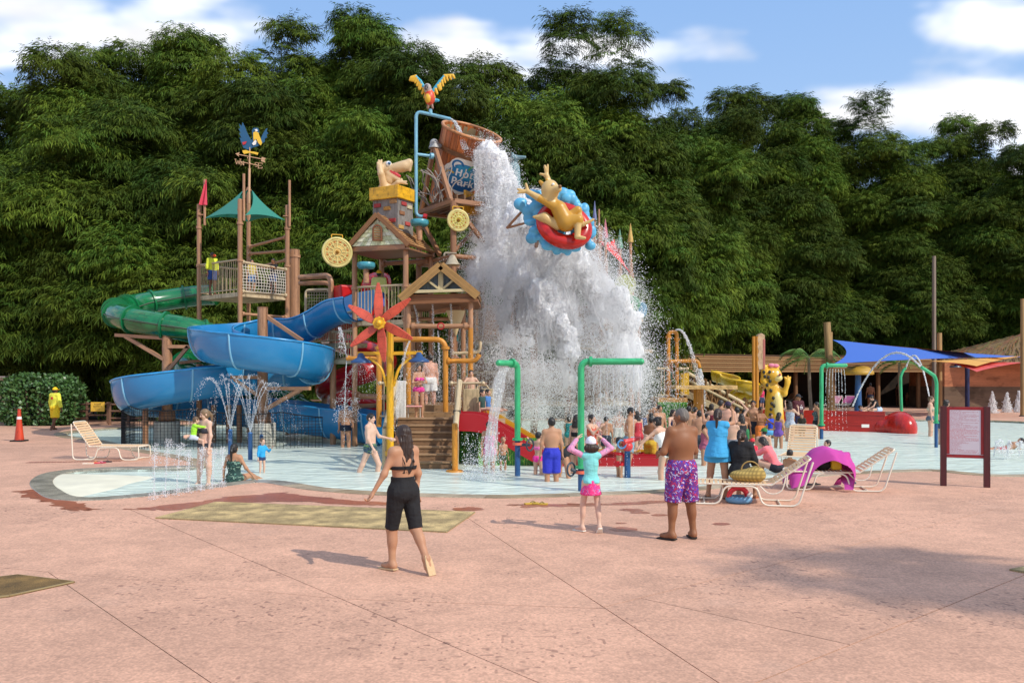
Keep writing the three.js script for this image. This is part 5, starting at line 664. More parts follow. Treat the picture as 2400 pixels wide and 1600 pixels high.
const cat=blob([cap(Lc(1806,990),Lc(1806,1018),0.22,0.2,ye),cap(Lc(1826,990),Lc(1826,1018),0.22,0.2,ye),cap(Lc(1815,975),Lc(1815,935),0.36,0.3,ye),cap(Lc(1815,935),Lc(1813,908),0.3,0.22,ye),ell(Lc(1818,955,0.18),[0.2,0.6,0.22],pa),ell(Lc(1812,880,0.05),[0.32,0.3,0.28],ye),ell(Lc(1820,886,0.24),[0.16,0.12,0.14],pa),ell(Lc(1800,860,0),[0.1,0.11,0.06],ye),ell(Lc(1822,859,0),[0.1,0.11,0.06],ye),cap(Lc(1803,908,0.05),Lc(1788,892,0.1),0.13,0.11,ye),cap(Lc(1788,892,0.1),Lc(1789,868,0.12),0.11,0.1,ye),ell(Lc(1790,861,0.12),[0.13,0.12,0.1],ye),cap(Lc(1825,912,0.1),Lc(1834,922,0.25),0.12,0.1,ye),cap(Lc(1834,922,0.25),Lc(1840,900,0.3),0.1,0.09,ye),ell(Lc(1841,893,0.3),[0.11,0.12,0.08],ye),cap(Lc(1837,890,0.3),Lc(1834,884,0.3),0.045,0.04,ye,0.01),cap(Lc(1841,888,0.3),Lc(1841,881,0.3),0.045,0.04,ye,0.01),cap(Lc(1844,890,0.3),Lc(1847,884,0.3),0.045,0.04,ye,0.01)],0.035,0.08,[],true);
mesh('body',cat,M(0xffffff,0.35,{vertexColors:true}),c);
const spots=[[1803,945,0.33],[1807,932,0.33],[1801,958,0.36],[1808,950,0.36],[1800,972,0.36],[1804,985,0.34],[1799,990,0.3],[1807,992,0.34],[1802,1003,0.26],[1795,902,0.2],[1789,882,0.24],[1787,872,0.22],[1800,872,0.25],[1797,884,0.25],[1801,893,0.24],[1803,915,0.24]];for (const [x,y,z] of spots) mesh('spot',ball(0.06,...Lc(x,y,z).toArray(),1,1.2,0.5,10),M('#2e261a',0.5),c);
for (const x of [1808,1818]) mesh('eye',ball(0.05,...Lc(x,873,0.27).toArray(),1,1.2,0.6),M('#efefe8',0.3),c);mesh('nose',ball(0.05,...Lc(1821,878,0.38).toArray()),M('#b45c50',0.4),c);mesh('bow',[ball(0.09,...Lc(1807,856,0.1).toArray(),1.4,0.8,0.6),ball(0.09,...Lc(1817,857,0.1).toArray(),1.4,0.8,0.6)],M('#e07f9a',0.5),c);
}
// --- green spray pipes and other pool toys ---
{
const gp=(lab,x,Z,top,arm,r,blueTop,valve)=>{const t=thing('spray_pipe',lab,'water pipe',XZ(x,Z),0,'green spray pipes'),ty=P(x,top,Z).y,b=V(t.position.x,0,t.position.z);W('lower_post',bar(V(b.x,-0.36,b.z),V(b.x,blueTop,b.z),r*0.92,r*0.92,16),NAVY,t);W('upper_post',pipe([V(b.x,blueTop,b.z),V(b.x,ty,b.z),arm(V(b.x,ty,b.z))],r,16,0,false,r*2.4),GRN,t);W('collar',collar(V(b.x,blueTop+0.02,b.z),r*1.75,0.05),GRN,t);W('handle_ring',collar(V(b.x,blueTop-0.08,b.z),r*1.7,0.06),M('#e0694e',0.5),t);const e=arm(V(b.x,ty,b.z)),d=e.clone().sub(V(b.x,ty,b.z)).normalize(),q=V(b.x,ty,b.z).addScaledVector(d,r*2.4);W('flange',bar(q,q.clone().addScaledVector(d,0.06),r*1.55,r*1.55,18),GRN,t);W('end_cap',ball(r*1.02,e.x,e.y,e.z,1,1,1,14),GRN,t);if (valve){const v=V(b.x,blueTop-0.1,b.z),ve=v.clone().add(valve);W('valve_arm',bar(v,ve,0.035),M('#39424c',0.5),t);W('valve_wheel',new THREE.TorusGeometry(0.13,0.02,8,20).rotateY(0.9).translate(ve.x,ve.y,ve.z),M('#39424c',0.4),t);} return t;};
gp('green pipe pouring a sheet of water to the left',1213,19.3,851,(p)=>p.clone().add(V(-0.42,0.0,0.5)),0.068,0.74,V(0.28,0.0,0.1));gp('green pipe with a long arm to the right dripping water',1362,16.8,847,(p)=>p.clone().add(V(1.18,0,0)),0.066,0.38,V(-0.2,0.08,0.05));gp('distant green pipe with a short arm left of the blue sail',1926,30.5,856,(p)=>p.clone().add(V(0.86,0,0)),0.07,0.42);
for (const [lab,pts,r] of [['slim green bent jet pipe on the red basin end',[[2114,970,36],[2112,885,36],[2118,868,36],[2124,862,36]],0.055],['large green bent jet pipe near the notice board',[[2195,990,27],[2196,900,27],[2190,880,27],[2160,860,27]],0.055]]){const t=thing('jet_pipe',lab,'water pipe',XZ(pts[0][0],pts[0][2]),0,'green jet pipes');W('pipe',polytube(new THREE.CatmullRomCurve3(pts.map((p)=>P(...p)),false,'catmullrom',0.2).getPoints(24),r,12),GRN,t);const b=P(...pts[0]);W('lower_post',bar(V(b.x,-0.36,b.z),b,r*0.95),NAVY,t);W('collar',collar(b,r*1.6,0.05),GRN,t);}
for (const [x,y0,y1,lab] of [[539,1008,1067,'left of the three short blue spray posts'],[586,1015,1077,'middle one of the three short blue spray posts'],[612,1020,1050,'right-hand blue spray post before the concrete drum']]){const g=G(x,y1,WATER),t=thing('spray_post',lab,'water post',V(g.x,WATER-0.3,g.z),0,'short blue spray posts'),h=(y1-y0)*-g.z/FL+0.3;mesh('shaft',bar(V(0,0,0),V(0,h,0),0.06,0.06,14),NAVY,t);mesh('nozzle_cap',new THREE.SphereGeometry(0.06,14,8).scale(1,0.5,1).translate(0,h,0),paint('#3c74b4'),t);}
const w=thing('water_gun_post','blue post with red water gun beside the small child','water toy',XZ(1471,19));mesh('post',bar(V(0,-0.36,0),V(0,0.55,0),0.07),NAVY,w);mesh('gun',[bar(V(-0.1,0.72,0.1),V(0.3,0.8,-0.1),0.07,0.04),ball(0.12,0,0.62,0)],M('#d2363a',0.4),w);mesh('handle',new THREE.TorusGeometry(0.09,0.018,8,16).translate(-0.14,0.68,0.1),M('#5a93c4',0.4),w);
const rb=thing('red_basin','long red slide basin ending in a rounded block with a white label','basin',XZ(2000,34.5)),A=XZ(1775,36.5,0),B=XZ(2075,34.2,0);const wall=beam(V(A.x,0.28,A.z),V(B.x,0.28,B.z),0.2,0.95);W('wall',wall,paint('#cc2a20',0.3),rb);W('rounded_block',blob([ell(V(XZ(2112,34).x,0.1,-34),[0.56,0.66,0.8]),cap(V(XZ(2080,34).x,0.12,-34.4),V(XZ(2112,34).x,0.2,-34.2),0.4,0.5)],0.04,0.2),paint('#cc2a20',0.25),rb);W('back_wall',beam(V(A.x,0.28,A.z-1.6),V(B.x+0.4,0.28,B.z-1.6),0.2,0.8),paint('#cc2a20',0.3),rb);W('label_plate',rbox(0.3,0.13,0.02,0.01,...P(2029,998,34.25).toArray(),-0.1),M('#e8e4da',0.5),rb);
}
// --- far right: pavilion, sails, hut, palms ---
{
const t=thing('slatted_pavilion','long low pavilion with wooden slat fascia under the bamboo','pavilion',XZ(1900,57)),a=XZ(1590,52),m=XZ(1860,57),b=XZ(2240,57),c=[a,m,b];
for (let k=0;k<8;k++) for (let i=0;i<2;i++) W('slat',beam(V(c[i].x,2.48+k*0.13,c[i].z),V(c[i+1].x,2.48+k*0.13,c[i+1].z),0.09,0.075),wood(k % 2?'#b08354':'#c49a68',0.8),t);
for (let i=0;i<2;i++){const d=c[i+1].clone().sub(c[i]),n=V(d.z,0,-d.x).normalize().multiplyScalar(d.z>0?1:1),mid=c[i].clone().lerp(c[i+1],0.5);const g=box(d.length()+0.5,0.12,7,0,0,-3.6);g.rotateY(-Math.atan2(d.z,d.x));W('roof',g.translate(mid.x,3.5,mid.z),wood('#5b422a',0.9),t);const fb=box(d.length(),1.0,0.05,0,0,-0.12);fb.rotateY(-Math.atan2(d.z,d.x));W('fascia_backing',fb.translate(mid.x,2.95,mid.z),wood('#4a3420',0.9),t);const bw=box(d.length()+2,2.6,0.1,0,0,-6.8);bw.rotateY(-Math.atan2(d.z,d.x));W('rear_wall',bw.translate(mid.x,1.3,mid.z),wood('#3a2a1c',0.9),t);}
for (const px of [1720,1790,1870,1960,2065,2160]){const p=XZ(px,px<1860?55:57.3);W('post',bar(V(p.x,0,p.z-0.4),V(p.x,2.5,p.z-0.4),0.14),wood('#7c5836',0.8),t);}
const sl=thing('blue_shade_sail','large blue shade sail stretched to a point at the right','shade sail',XZ(2100,46));W('sail',sail(P(1952,796,46),P(1955,852,42),P(2398,836,52),0.06,12,0.01),M('#1f62c4',0.6,{transmission:0.2}),sl);
const so=thing('orange_shade_sail','thin orange edged shade sail above the blue one','shade sail',XZ(2100,48));W('sail',sail(P(1955,797,48),P(2150,816,52),P(2390,838,48),0.05,10,0.01),M('#d8894a',0.6),so);
const sy=thing('yellow_shade_sail','yellow shade sail below the tip of the blue one','shade sail',XZ(2250,48));W('sail',sail(P(2180,846,46),P(2290,858,45),P(2395,834,50),0.06,10,0.01),M('#e8a62c',0.6,{transmission:0.2}),sy);
const sr=thing('red_shade_sail','red shade sail in front of the orange hut','shade sail',XZ(2290,47));W('sail',sail(P(2200,843,48),P(2290,870,44),P(2402,848,49),0.05,10,0.01).translate(0,-0.02,0),M('#dc3a2a',0.6,{transmission:0.2}),sr);
for (const [px,top,Z,r,lab] of [[1939,755,47,0.22,'stout leaning sail pole left of the blue sail'],[1948,778,47.6,0.11,'thin sail pole beside the stout leaning one'],[2190,600,53,0.13,'tall grey pole rising in front of the bamboo'],[2203,780,49,0.15,'short sail pole right of the tall grey pole'],[2398,700,46,0.12,'thin sail pole at the right edge']]){const p=XZ(px,Z),o=thing('sail_pole',lab,'pole',p,0,'sail poles');mesh('shaft',bar(V(px===1939?0.25:0,0,0),V(0,P(px,top,Z).y,0),r,r*0.85,12),wood(px===2190?'#8d7f70':'#a98a5c',0.85),o);mesh('base_plate',new THREE.CylinderGeometry(r*1.4,r*1.5,0.06,12).translate(px===1939?0.25:0,0.03,0),M('#5a5048',0.8),o);}
const h=thing('thatched_hut','orange walled hut with a straw thatched roof','hut',XZ(2330,58)),hx0=XZ(2215,56).x,hx1=hx0+11;W('wall',box(hx1-hx0,1.6,5,(hx0+hx1)/2,2.25,-58.5),paint('#c98058',0.85),h);W('stone_plinth',box(hx1-hx0+0.05,1.5,5.05,(hx0+hx1)/2,0.72,-58.5),paint('#7c6450',0.95),h);W('thatch',new THREE.ConeGeometry(8.2,2.1,28,4).scale(1,1,0.6).translate((hx0+hx1)/2+1.6,4.05,-58.8),M('#7d6445',1),h);
const R=rng(4),im=new THREE.InstancedMesh(new THREE.ConeGeometry(0.03,0.9,3),M('#8a6f4c',1),2600),mm=new THREE.Matrix4(),q=new THREE.Quaternion(),cc=new THREE.Color();for (let i=0;i<2600;i++){const a=R()*6.283,u=Math.sqrt(R()),x=Math.cos(a)*8.2*u,z=Math.sin(a)*8.2*0.6*u,yy=5.12-2.1*u;q.setFromUnitVectors(UPV,V(Math.cos(a)*0.95,-0.33+(R()-0.5)*0.3,Math.sin(a)*0.7+(R()-0.5)*0.4).normalize());mm.compose(V((hx0+hx1)/2+1.6+x-h.position.x,yy,-58.8+z-h.position.z),q,V(1,1,1));im.setMatrixAt(i,mm);im.setColorAt(i,cc.setRGB(0.5+R()*0.6,0.5+R()*0.5,0.5+R()*0.4));} im.name='straw';im.userData.kind='stuff';im.castShadow=true;h.add(im);
const palm=(px,py,Z,top,lab,n=11,len=1.7)=>{const p=XZ(px,Z),o=thing('palm',lab,'palm tree',p,0,'small palms'),ty=P(px,top,Z).y;mesh('trunk',polytube([V(0.15,0,0),V(0.05,ty*0.5,0),V(0,ty,0)],0.1,8,true,(u)=>1.2-u*0.4),wood('#9a8d78',0.9),o);const RR=rng(px);for (let i=0;i<n;i++){const a=i/n*6.283+RR(),d=V(Math.cos(a),0,Math.sin(a)),q=[];for (let k=0;k<=8;k++){const u=k/8;q.push(V(d.x*len*u,ty+Math.sin(u*1.9)*len*(0.55-(i % 3)*0.25)-u*u*len*0.6,d.z*len*u));} const pos=[],idx=[];for (let k=1;k<8;k++) for (let e=0;e<3;e++) for (const sg of [-1,1]){const c0=q[k].clone().lerp(q[Math.min(8,k+1)],e/3),L=len*0.34*Math.sin((k+e/3)/8*2.6+0.3),sd=V(-d.z,0,d.x).multiplyScalar(sg*L).add(V(d.x*L*0.6,-L*0.5,d.z*L*0.6)),b0=pos.length/3;pos.push(c0.x,c0.y,c0.z,c0.x+d.x*0.07,c0.y,c0.z+d.z*0.07,c0.x+sd.x,c0.y+sd.y,c0.z+sd.z);idx.push(b0,b0+1,b0+2);} const g=new THREE.BufferGeometry();g.setAttribute('position',new THREE.Float32BufferAttribute(pos,3));g.setIndex(idx);g.computeVertexNormals();const fr=mesh('frond',g,M(col(0.10,0.22,0.035),0.5),o);mesh('rib',polytube(q,0.018,4,false),M(col(0.2,0.26,0.06),0.6),fr);} return o;};
palm(1896,940,48,838,'small palm left of the green spray pipe');palm(2108,935,55,850,'small palm under the blue sail behind the jet',8,1.3);
const ms=thing('mushroom_sprinkler','yellow mushroom sprinkler on a blue post behind the basin','water toy',XZ(2012,44));const my=P(2012,874,44).y;mesh('cap',lathe([[0,0.5],[0.5,0.42],[0.75,0.2],[0.78,0.05],[0.7,0],[0.2,0.1]],26,0,my-0.1,0),paint('#c99b32',0.5),ms);mesh('post',bar(V(0,-0.2,0),V(0,my,0),0.2,0.14),NAVY,ms);
}
// ---------- people ----------
function mergeIdx(list){for (const g of list){const n=g.attributes.position.count;if (!g.attributes.color) g.setAttribute('color',new THREE.BufferAttribute(new Float32Array(n*3).fill(1),3));if (!g.attributes.uv) g.setAttribute('uv',new THREE.BufferAttribute(new Float32Array(n*2),2));} return mergeGeometries(list,false);}
const mirrored=(g)=>{const m=g.clone();m.scale(-1,1,1);const a=m.index.array;for (let i=0;i<a.length;i +=3){const t=a[i];a[i]=a[i+1];a[i+1]=t;} m.computeVertexNormals();return m;};
const WH=col(1,1,1),LIP=col(0.72,0.42,0.42),EYE_C=col(0.09,0.06,0.05),BROW=col(0.28,0.2,0.18),NAILC=col(1.15,1.05,1.05);
const headGeo=blob([ell(V(0,0.03,-0.008),[0.075,0.088,0.095],WH),ell(V(0,-0.035,0.02),[0.062,0.075,0.068],WH),cap(V(0,-0.075,0.03),V(0,-0.095,0.05),0.042,0.024,WH),cap(V(0,0.01,0.083),V(0,-0.028,0.103),0.01,0.015,WH,0.012),ell(V(0.03,-0.02,0.066),[0.022,0.02,0.018],WH),ell(V(-0.03,-0.02,0.066),[0.022,0.02,0.018],WH),ell(V(0.03,0.022,0.078),[0.024,0.008,0.01],WH),ell(V(-0.03,0.022,0.078),[0.024,0.008,0.01],WH),cap(V(-0.018,-0.058,0.083),V(0.018,-0.058,0.083),0.009,0.009,LIP,0.006),cap(V(-0.03,0.026,0.083),V(-0.045,0.024,0.076),0.006,0.005,BROW,0.004),cap(V(0.03,0.026,0.083),V(0.045,0.024,0.076),0.006,0.005,BROW,0.004),ell(V(0.031,0.006,0.073),[0.013,0.008,0.01],EYE_C,null,0.003),ell(V(-0.031,0.006,0.073),[0.013,0.008,0.01],EYE_C,null,0.003),ell(V(0.077,-0.005,-0.008),[0.012,0.032,0.02],WH,null,0.008),ell(V(-0.077,-0.005,-0.008),[0.012,0.032,0.02],WH,null,0.008)],0.0065,0.02,[],true);
function handGeo(curl){
const p=[cap(V(0,0.01,0),V(0,-0.05,0.004),0.026,0.03),ell(V(0.0,-0.055,0.0),[0.017,0.045,0.04])];
[[0.027,0.072,0.0085],[0.009,0.08,0.009],[-0.009,0.075,0.0087],[-0.026,0.06,0.0078]].forEach(([z,L,r],i)=>{let q=V(0.002,-0.092,z),a=curl*0.6;for (let k=0;k<3;k++){const l=L*[0.45,0.32,0.25][k],n=q.clone().add(V(Math.sin(a)*l,-Math.cos(a)*l,z*0.1*(1-k)));p.push(cap(q,n,r*(1-k*0.08),r*(0.94-k*0.1),k===2?NAILC:WH,0.006));q=n;a +=curl*0.75;}});
let q=V(0.008,-0.03,0.03);for (const [dx,dy,dz,r] of [[0.012,-0.03,0.022,0.012],[0.01,-0.026,0.008,0.0105],[0.008,-0.02,0.0,0.009]]){const n=q.clone().add(V(dx,dy,dz));p.push(cap(q,n,r,r*0.9,WH,0.008));q=n;}
p.forEach((o)=>(o.c=o.c??WH));return blob(p,0.0055,0.012,[],true);
}
const hands={open:handGeo(0.35),curl:handGeo(0.95)};for (const k of Object.keys(hands)) hands[k+'L']=mirrored(hands[k]);
const cloth=(h,r=0.85)=>(h.isMaterial?h:M(h,r,{bumpMap:clothBump,bumpScale:0.018}));
const clothBump=tex(256,256,(u,v,c)=>{const f=fbm(u*8,v*20,6,4,8)*0.6+fbm(u*24,v*8,16,3,24)*0.4;c[0]=c[1]=c[2]=f;},false);
const skinBump=tex(128,128,(u,v,c)=>{c[0]=c[1]=c[2]=fbm(u*16,v*16,2,3,16);},false);
const SK={light:col(0.60,0.36,0.25),fair:col(0.66,0.42,0.31),tan:col(0.46,0.24,0.14),brown:col(0.27,0.115,0.055),dark:col(0.17,0.075,0.04),pink:col(0.62,0.33,0.23)};
const skinMat=new THREE.MeshPhysicalMaterial({color:0xffffff,vertexColors:true,roughness:0.5,bumpMap:skinBump,bumpScale:0.0006,specularIntensity:0.5});
const hairBump=tex(256,128,(u,v,c)=>{c[0]=c[1]=c[2]=fbm(u*60,v*5,3,3,60);},false),hb={bumpMap:hairBump,bumpScale:0.02};
const HAIR={black:M(col(0.012,0.010,0.009),0.42,hb),brown:M(col(0.035,0.018,0.011),0.45,hb),dark:M(col(0.02,0.013,0.01),0.45,hb),fair:M(col(0.20,0.13,0.07),0.5,hb),grey:M(col(0.16,0.14,0.12),0.6,hb),sandy:M(col(0.12,0.07,0.035),0.5,hb)};
const printTex=(seed,base,cols,n,size)=>canvasTex(256,256,(c)=>{const R=rng(seed);c.fillStyle=base;c.fillRect(0,0,256,256);for (let i=0;i<n;i++){c.strokeStyle=c.fillStyle=cols[Math.floor(R()*cols.length)];c.lineWidth=size*(0.3+R()*0.5);const x=R()*256,y=R()*256,a=R()*6.28;for (const ox of [-256,0,256]) for (const oy of [-256,0,256]){c.beginPath();c.moveTo(x+ox,y+oy);c.quadraticCurveTo(x+ox+Math.cos(a)*size*2,y+oy+Math.sin(a)*size*2,x+ox+Math.cos(a+1)*size*3,y+oy+Math.sin(a+1)*size*3);c.stroke();}}});
const printed=(seed,base,cols,n,size,rep=3)=>{const t=printTex(seed,base,cols,n,size);t.wrapS=t.wrapT=THREE.RepeatWrapping;t.repeat.set(rep,rep);return new THREE.MeshStandardMaterial({map:t,roughness:0.8,side:THREE.DoubleSide});};
const people=[];
function person(o){
const h=o.h,s=h/1.75,sex=o.sex??'m',fem=sex==='f',kid=o.kid??0,f=o.fat??1,cell=o.cell??0.02;
const hs=mix(1,1.75/1.05*0.205/0.236,kid);
const headH=0.236*(kid?mix(1,1.32,kid):1),legK=kid?mix(1,0.92,kid):1;
const hipY=0.92*legK,shW=(fem?0.158:0.18)*(kid?mix(1,0.92,kid):1),neckY=1.75-headH-0.02,shY=neckY-0.07,hipX=fem?0.095:0.088;
const D=(v,d)=>(v?V(...v).normalize():V(...d).normalize()),thighL=(hipY-0.07)*0.52,shinL=(hipY-0.07)*0.48,upL=0.285*(shY/1.42),foreL=0.25*(shY/1.42);
const lean=o.lean??0,side=o.sideLean??0,pel=V(0,hipY,0),tq=new THREE.Quaternion().setFromEuler(new THREE.Euler(lean,o.twist??0,side,'YXZ'));
const T=(x,y,z)=>V(x,y-hipY,z).applyQuaternion(tq).add(pel),TD=(v)=>v.clone().applyQuaternion(tq);
const legs=[0,1].map((i)=>{const sg=i?-1:1,L=o.legs?.[i]??{},hip=V(sg*hipX,hipY,0),th=D(L.t,[sg*0.03,-1,0.02]),sh=D(L.s,[sg*0.02,-1,-0.03]),knee=hip.clone().addScaledVector(th,thighL),ank=knee.clone().addScaledVector(sh,shinL),ft=D(L.f,[sg*0.25,0,1]);return{hip,knee,ank,ft,th,sh,sg,flatFoot:L.flat??true};});
const arms=[0,1].map((i)=>{const sg=i?-1:1,A=o.arms?.[i]??{},sho=T(sg*(shW-0.01),shY,0),u=D(A.u,[sg*0.2,-1,-0.02]),fo=D(A.f,[sg*0.06,-1,0.16]),elb=sho.clone().addScaledVector(u,upL),wri=elb.clone().addScaledVector(fo,foreL);return{sho,elb,wri,u,fo,sg,hand:A.hand??'open',hd:A.h?D(A.h):fo.clone(),spread:A.roll??0};});
const lowest=Math.min(...legs.map((l)=>l.ank.y))-0.07;const base=o.seat !=null?(o.seat/s)-(hipY-0.1):-lowest+((o.wear??[]).some((w)=>w.k==='sandals')?0.022:0);
const W0=fem?{ch:[0.148,0.19,0.10],ab:[0.122,0.18,0.092],pe:[0.168,0.13,0.115]}:{ch:[0.172,0.2,0.112],ab:[0.145,0.19,0.1],pe:[0.155,0.13,0.112]};
const fx=kid?mix(1,0.86,kid)*f:f,E=(v,k=1)=>[v[0]*fx*k,v[1],v[2]*(1+(f-1)*1.3)*k],te=new THREE.Euler().setFromQuaternion(tq);
const torso=(d=0)=>{const g=(v,b)=>[v[0]+d,v[1]+d,v[2]+d];const hY=hipY+0.06,r=(y)=>hipY+(y-0.92)*(shY-hipY)/(1.42-0.92);const l=[ell(T(0,r(1.27),-0.005),g(E(W0.ch)),WH,te),ell(T(0,r(1.1),0.005+(f-1)*0.04),g(E(W0.ab)),WH,te),ell(T(0,hY-0.02,0),g(E(W0.pe)),WH,te),cap(T(shW*0.86,shY-0.005,-0.01),T(-shW*0.86,shY-0.005,-0.01),0.06*fx+d,0.06*fx+d,WH),ell(T(0.062,hY-0.07,-0.055),g([0.078*fx,0.085,0.085]),WH,te),ell(T(-0.062,hY-0.07,-0.055),g([0.078*fx,0.085,0.085]),WH,te),cap(T(0.06,shY+0.015,-0.02),T(-0.06,shY+0.015,-0.02),0.055+d,0.055+d,WH)];if (fem&&!kid) l.push(ell(T(0.066,r(1.26),0.085),g([0.062,0.066,0.06]),WH),ell(T(-0.066,r(1.26),0.085),g([0.062,0.066,0.06]),WH));if (!fem&&!kid) l.push(ell(T(0.075,r(1.31),0.06),g([0.075,0.06,0.05]),WH),ell(T(-0.075,r(1.31),0.06),g([0.075,0.06,0.05]),WH));return l;};
const lk=(fem?1.06:1)*mix(1,fx,0.8)*(kid?mix(1,0.9,kid):1);
const legP=(l,d=0,to=1)=>{const out=[cap(l.hip,l.hip.clone().lerp(l.knee,Math.min(1,to*1)),0.088*lk+d,mix(0.088,0.056,Math.min(1,to))*lk+d,WH)];if (to>1){const u=to-1,calf=l.knee.clone().lerp(l.ank,0.32),bk=V(0,0,-1).addScaledVector(l.sh,-l.sh.z*-1).normalize();out.push(cap(l.knee,l.knee.clone().lerp(l.ank,Math.min(1,u)),0.054*lk+d,mix(0.054,0.034,u)*lk+d,WH));if (u>0.5) out.push(ell(calf.addScaledVector(bk,0.016),[0.046*lk+d,0.1,0.048*lk+d],WH,new THREE.Euler().setFromQuaternion(new THREE.Quaternion().setFromUnitVectors(V(0,-1,0),l.sh))));} return out;};
const armP=(a,d=0,to=2)=>{const k=mix(1,fx,0.7)*(fem?0.88:1)*(kid?mix(1,0.85,kid):1),out=[cap(a.sho,a.sho.clone().lerp(a.elb,Math.min(1,to)),0.05*k+d,mix(0.05,0.037,Math.min(1,to))*k+d,WH)];if (to>1) out.push(cap(a.elb,a.elb.clone().lerp(a.wri,Math.min(1,to-1)),0.039*k+d,mix(0.039,0.025,to-1)*k+d,WH));return out;};
const prims=[...torso(),...legs.flatMap((l)=>legP(l,0,2)),...arms.flatMap((a)=>armP(a))];
const hq=new THREE.Quaternion().setFromEuler(new THREE.Euler(o.headPitch??0,o.headTurn??0,o.headTilt??0,'YXZ')),neck0=T(0,neckY-0.06,-0.015),headC=T(0,neckY+headH*0.52,0.0).add(V(0,0,0.012+lean*0.02));prims.push(cap(neck0,headC.clone().lerp(neck0,0.45),(fem?0.05:0.058)*mix(1,fx,0.5),fem?0.046:0.053,WH));
for (const l of legs){const heel=l.ank.clone().add(V(0,-0.035,0)).addScaledVector(l.ft,-0.03),toe=l.flatFoot?V(l.ank.x+l.ft.x*0.15,Math.min(l.ank.y-0.045,l.ank.y-0.045),l.ank.z+l.ft.z*0.15):l.ank.clone().addScaledVector(l.ft,0.15),mid=heel.clone().lerp(toe,0.55);l.heel=heel;l.toe=toe;prims.push(cap(l.ank,heel,0.034,0.034,WH),cap(heel,mid,0.034,0.032,WH),cap(mid,toe,0.036,0.024,WH),cap(mid.clone().addScaledVector(V(-l.ft.z,0,l.ft.x),0.018),toe.clone().addScaledVector(V(-l.ft.z,0,l.ft.x),0.02),0.022,0.015,WH),cap(mid.clone().addScaledVector(V(-l.ft.z,0,l.ft.x),-0.018),toe.clone().addScaledVector(V(-l.ft.z,0,l.ft.x),-0.022),0.022,0.015,WH));}
if (o.extraBody) prims.push(...o.extraBody({T,legs,arms}));
const c2=cell/s,gs=[blob(prims,c2,0.045,[],true)];
const hg=headGeo.clone();const hsx=headH/0.236;hg.scale(hsx*(kid?1.02:1),hsx,hsx);hg.applyQuaternion(hq).applyQuaternion(tq.clone().slerp(new THREE.Quaternion(),0.5)).translate(headC.x,headC.y,headC.z);gs.push(hg);
const headM=new THREE.Matrix4().compose(headC,tq.clone().slerp(new THREE.Quaternion(),0.5).multiply(hq),V(hsx,hsx,hsx));
for (const a of arms){const g=hands[a.hand+(a.sg>0?'L':'')].clone(),y=a.hd.clone().negate(),z0=Math.abs(a.hd.z)>0.85?V(0,1,0):V(0,0,1),x=y.clone().cross(z0).normalize().negate(),z=x.clone().cross(y).normalize();const m=new THREE.Matrix4().makeBasis(x.clone().applyAxisAngle(a.hd,a.spread),y,z.clone().applyAxisAngle(a.hd,a.spread));if (x.clone().cross(y).dot(z)<0) m.makeBasis(x.negate(),y,z);const hk=(fem?0.92:1)*(kid?mix(1,0.95,kid):1);g.scale(hk,hk,hk);g.applyMatrix4(m);g.translate(a.wri.x,a.wri.y,a.wri.z);gs.push(g);a.palm=a.wri.clone().addScaledVector(a.hd,0.09);}
const bg=mergeIdx(gs);{const c=bg.attributes.color,k=o.skin??SK.tan;const q=bg.attributes.position;for (let i=0;i<c.count;i++){const n=0.9+0.22*fbm(q.getX(i)*9+3,q.getY(i)*9,q.getZ(i)*9+h*7,3),e=0.94+0.12*noise3(q.getX(i)*6,q.getY(i)*6,q.getZ(i)*6+31);c.setXYZ(i,c.getX(i)*k.r*n,c.getY(i)*k.g*n*e,c.getZ(i)*k.b*n*e);}}
const t=thing('person',o.label,'person',o.pos,o.yaw??0);t.userData.group='bathers and visitors';
const fit=(g)=>{g.translate(0,base,0);g.scale(s,s,s);return g;};
mesh('body',fit(bg),skinMat,t);
const put=(n,prims,m,k=0.03,cc=c2)=>{const g=blob(prims,cc,k),q=g.attributes.position,nn=g.attributes.normal;if (n !=='strap'){for (let i=0;i<q.count;i++){const x=q.getX(i),y=q.getY(i),z=q.getZ(i),d=(fbm(x*16,y*5,z*16+h*9,3)-0.42)*0.022;q.setXYZ(i,x+nn.getX(i)*d,y,z+nn.getZ(i)*d);} g.computeVertexNormals();} return mesh(n,fit(g),m,t);};
const plane=(y,up)=>[T(0,y,0),TD(V(0,up?1:-1,0))],R=(y)=>hipY+(y-0.92)*(shY-hipY)/(1.42-0.92);
for (const w of o.wear??[]){
const d=w.loose??0.013,m=cloth(w.m);
if (w.k==='trunks'||w.k==='shorts'){const to=w.to??(w.k==='trunks'?0.16:0.85),top=w.top??1.02,pr=torso(d).filter((p,i)=>i===1||i===2||i===4||i===5).map((p)=>({...p,clip:[plane(R(top),true),plane(hipY-0.16,false)]}));for (const l of legs) for (const p of legP(l,d+(w.k==='shorts'&&!w.tight?0.012:0),Math.min(2,to+0.25))){const e=l.hip.clone().lerp(l.knee,Math.min(1,to));if (to>1) e.copy(l.knee.clone().lerp(l.ank,to-1));const nn=to>1?l.sh:l.th;if (w.flare&&p.a) p.q +=w.flare;pr.push({...p,clip:[[e,nn.clone()]]});} put(w.k==='trunks'?'swim_trunks':'shorts',pr,m,0.03);}
if (w.k==='skirt'){const pr=[cap(T(0,R(1.0),0),T(0,R(0.72),0),0.15*fx,0.225*fx)];put('skirt',[{...pr[0],clip:[plane(R(0.97),true),plane(R(0.7),false)]},...torso(d).slice(1,3).map((p)=>({...p,clip:[plane(R(1.0),true),plane(R(0.8),false)]}))],m,0.02);}
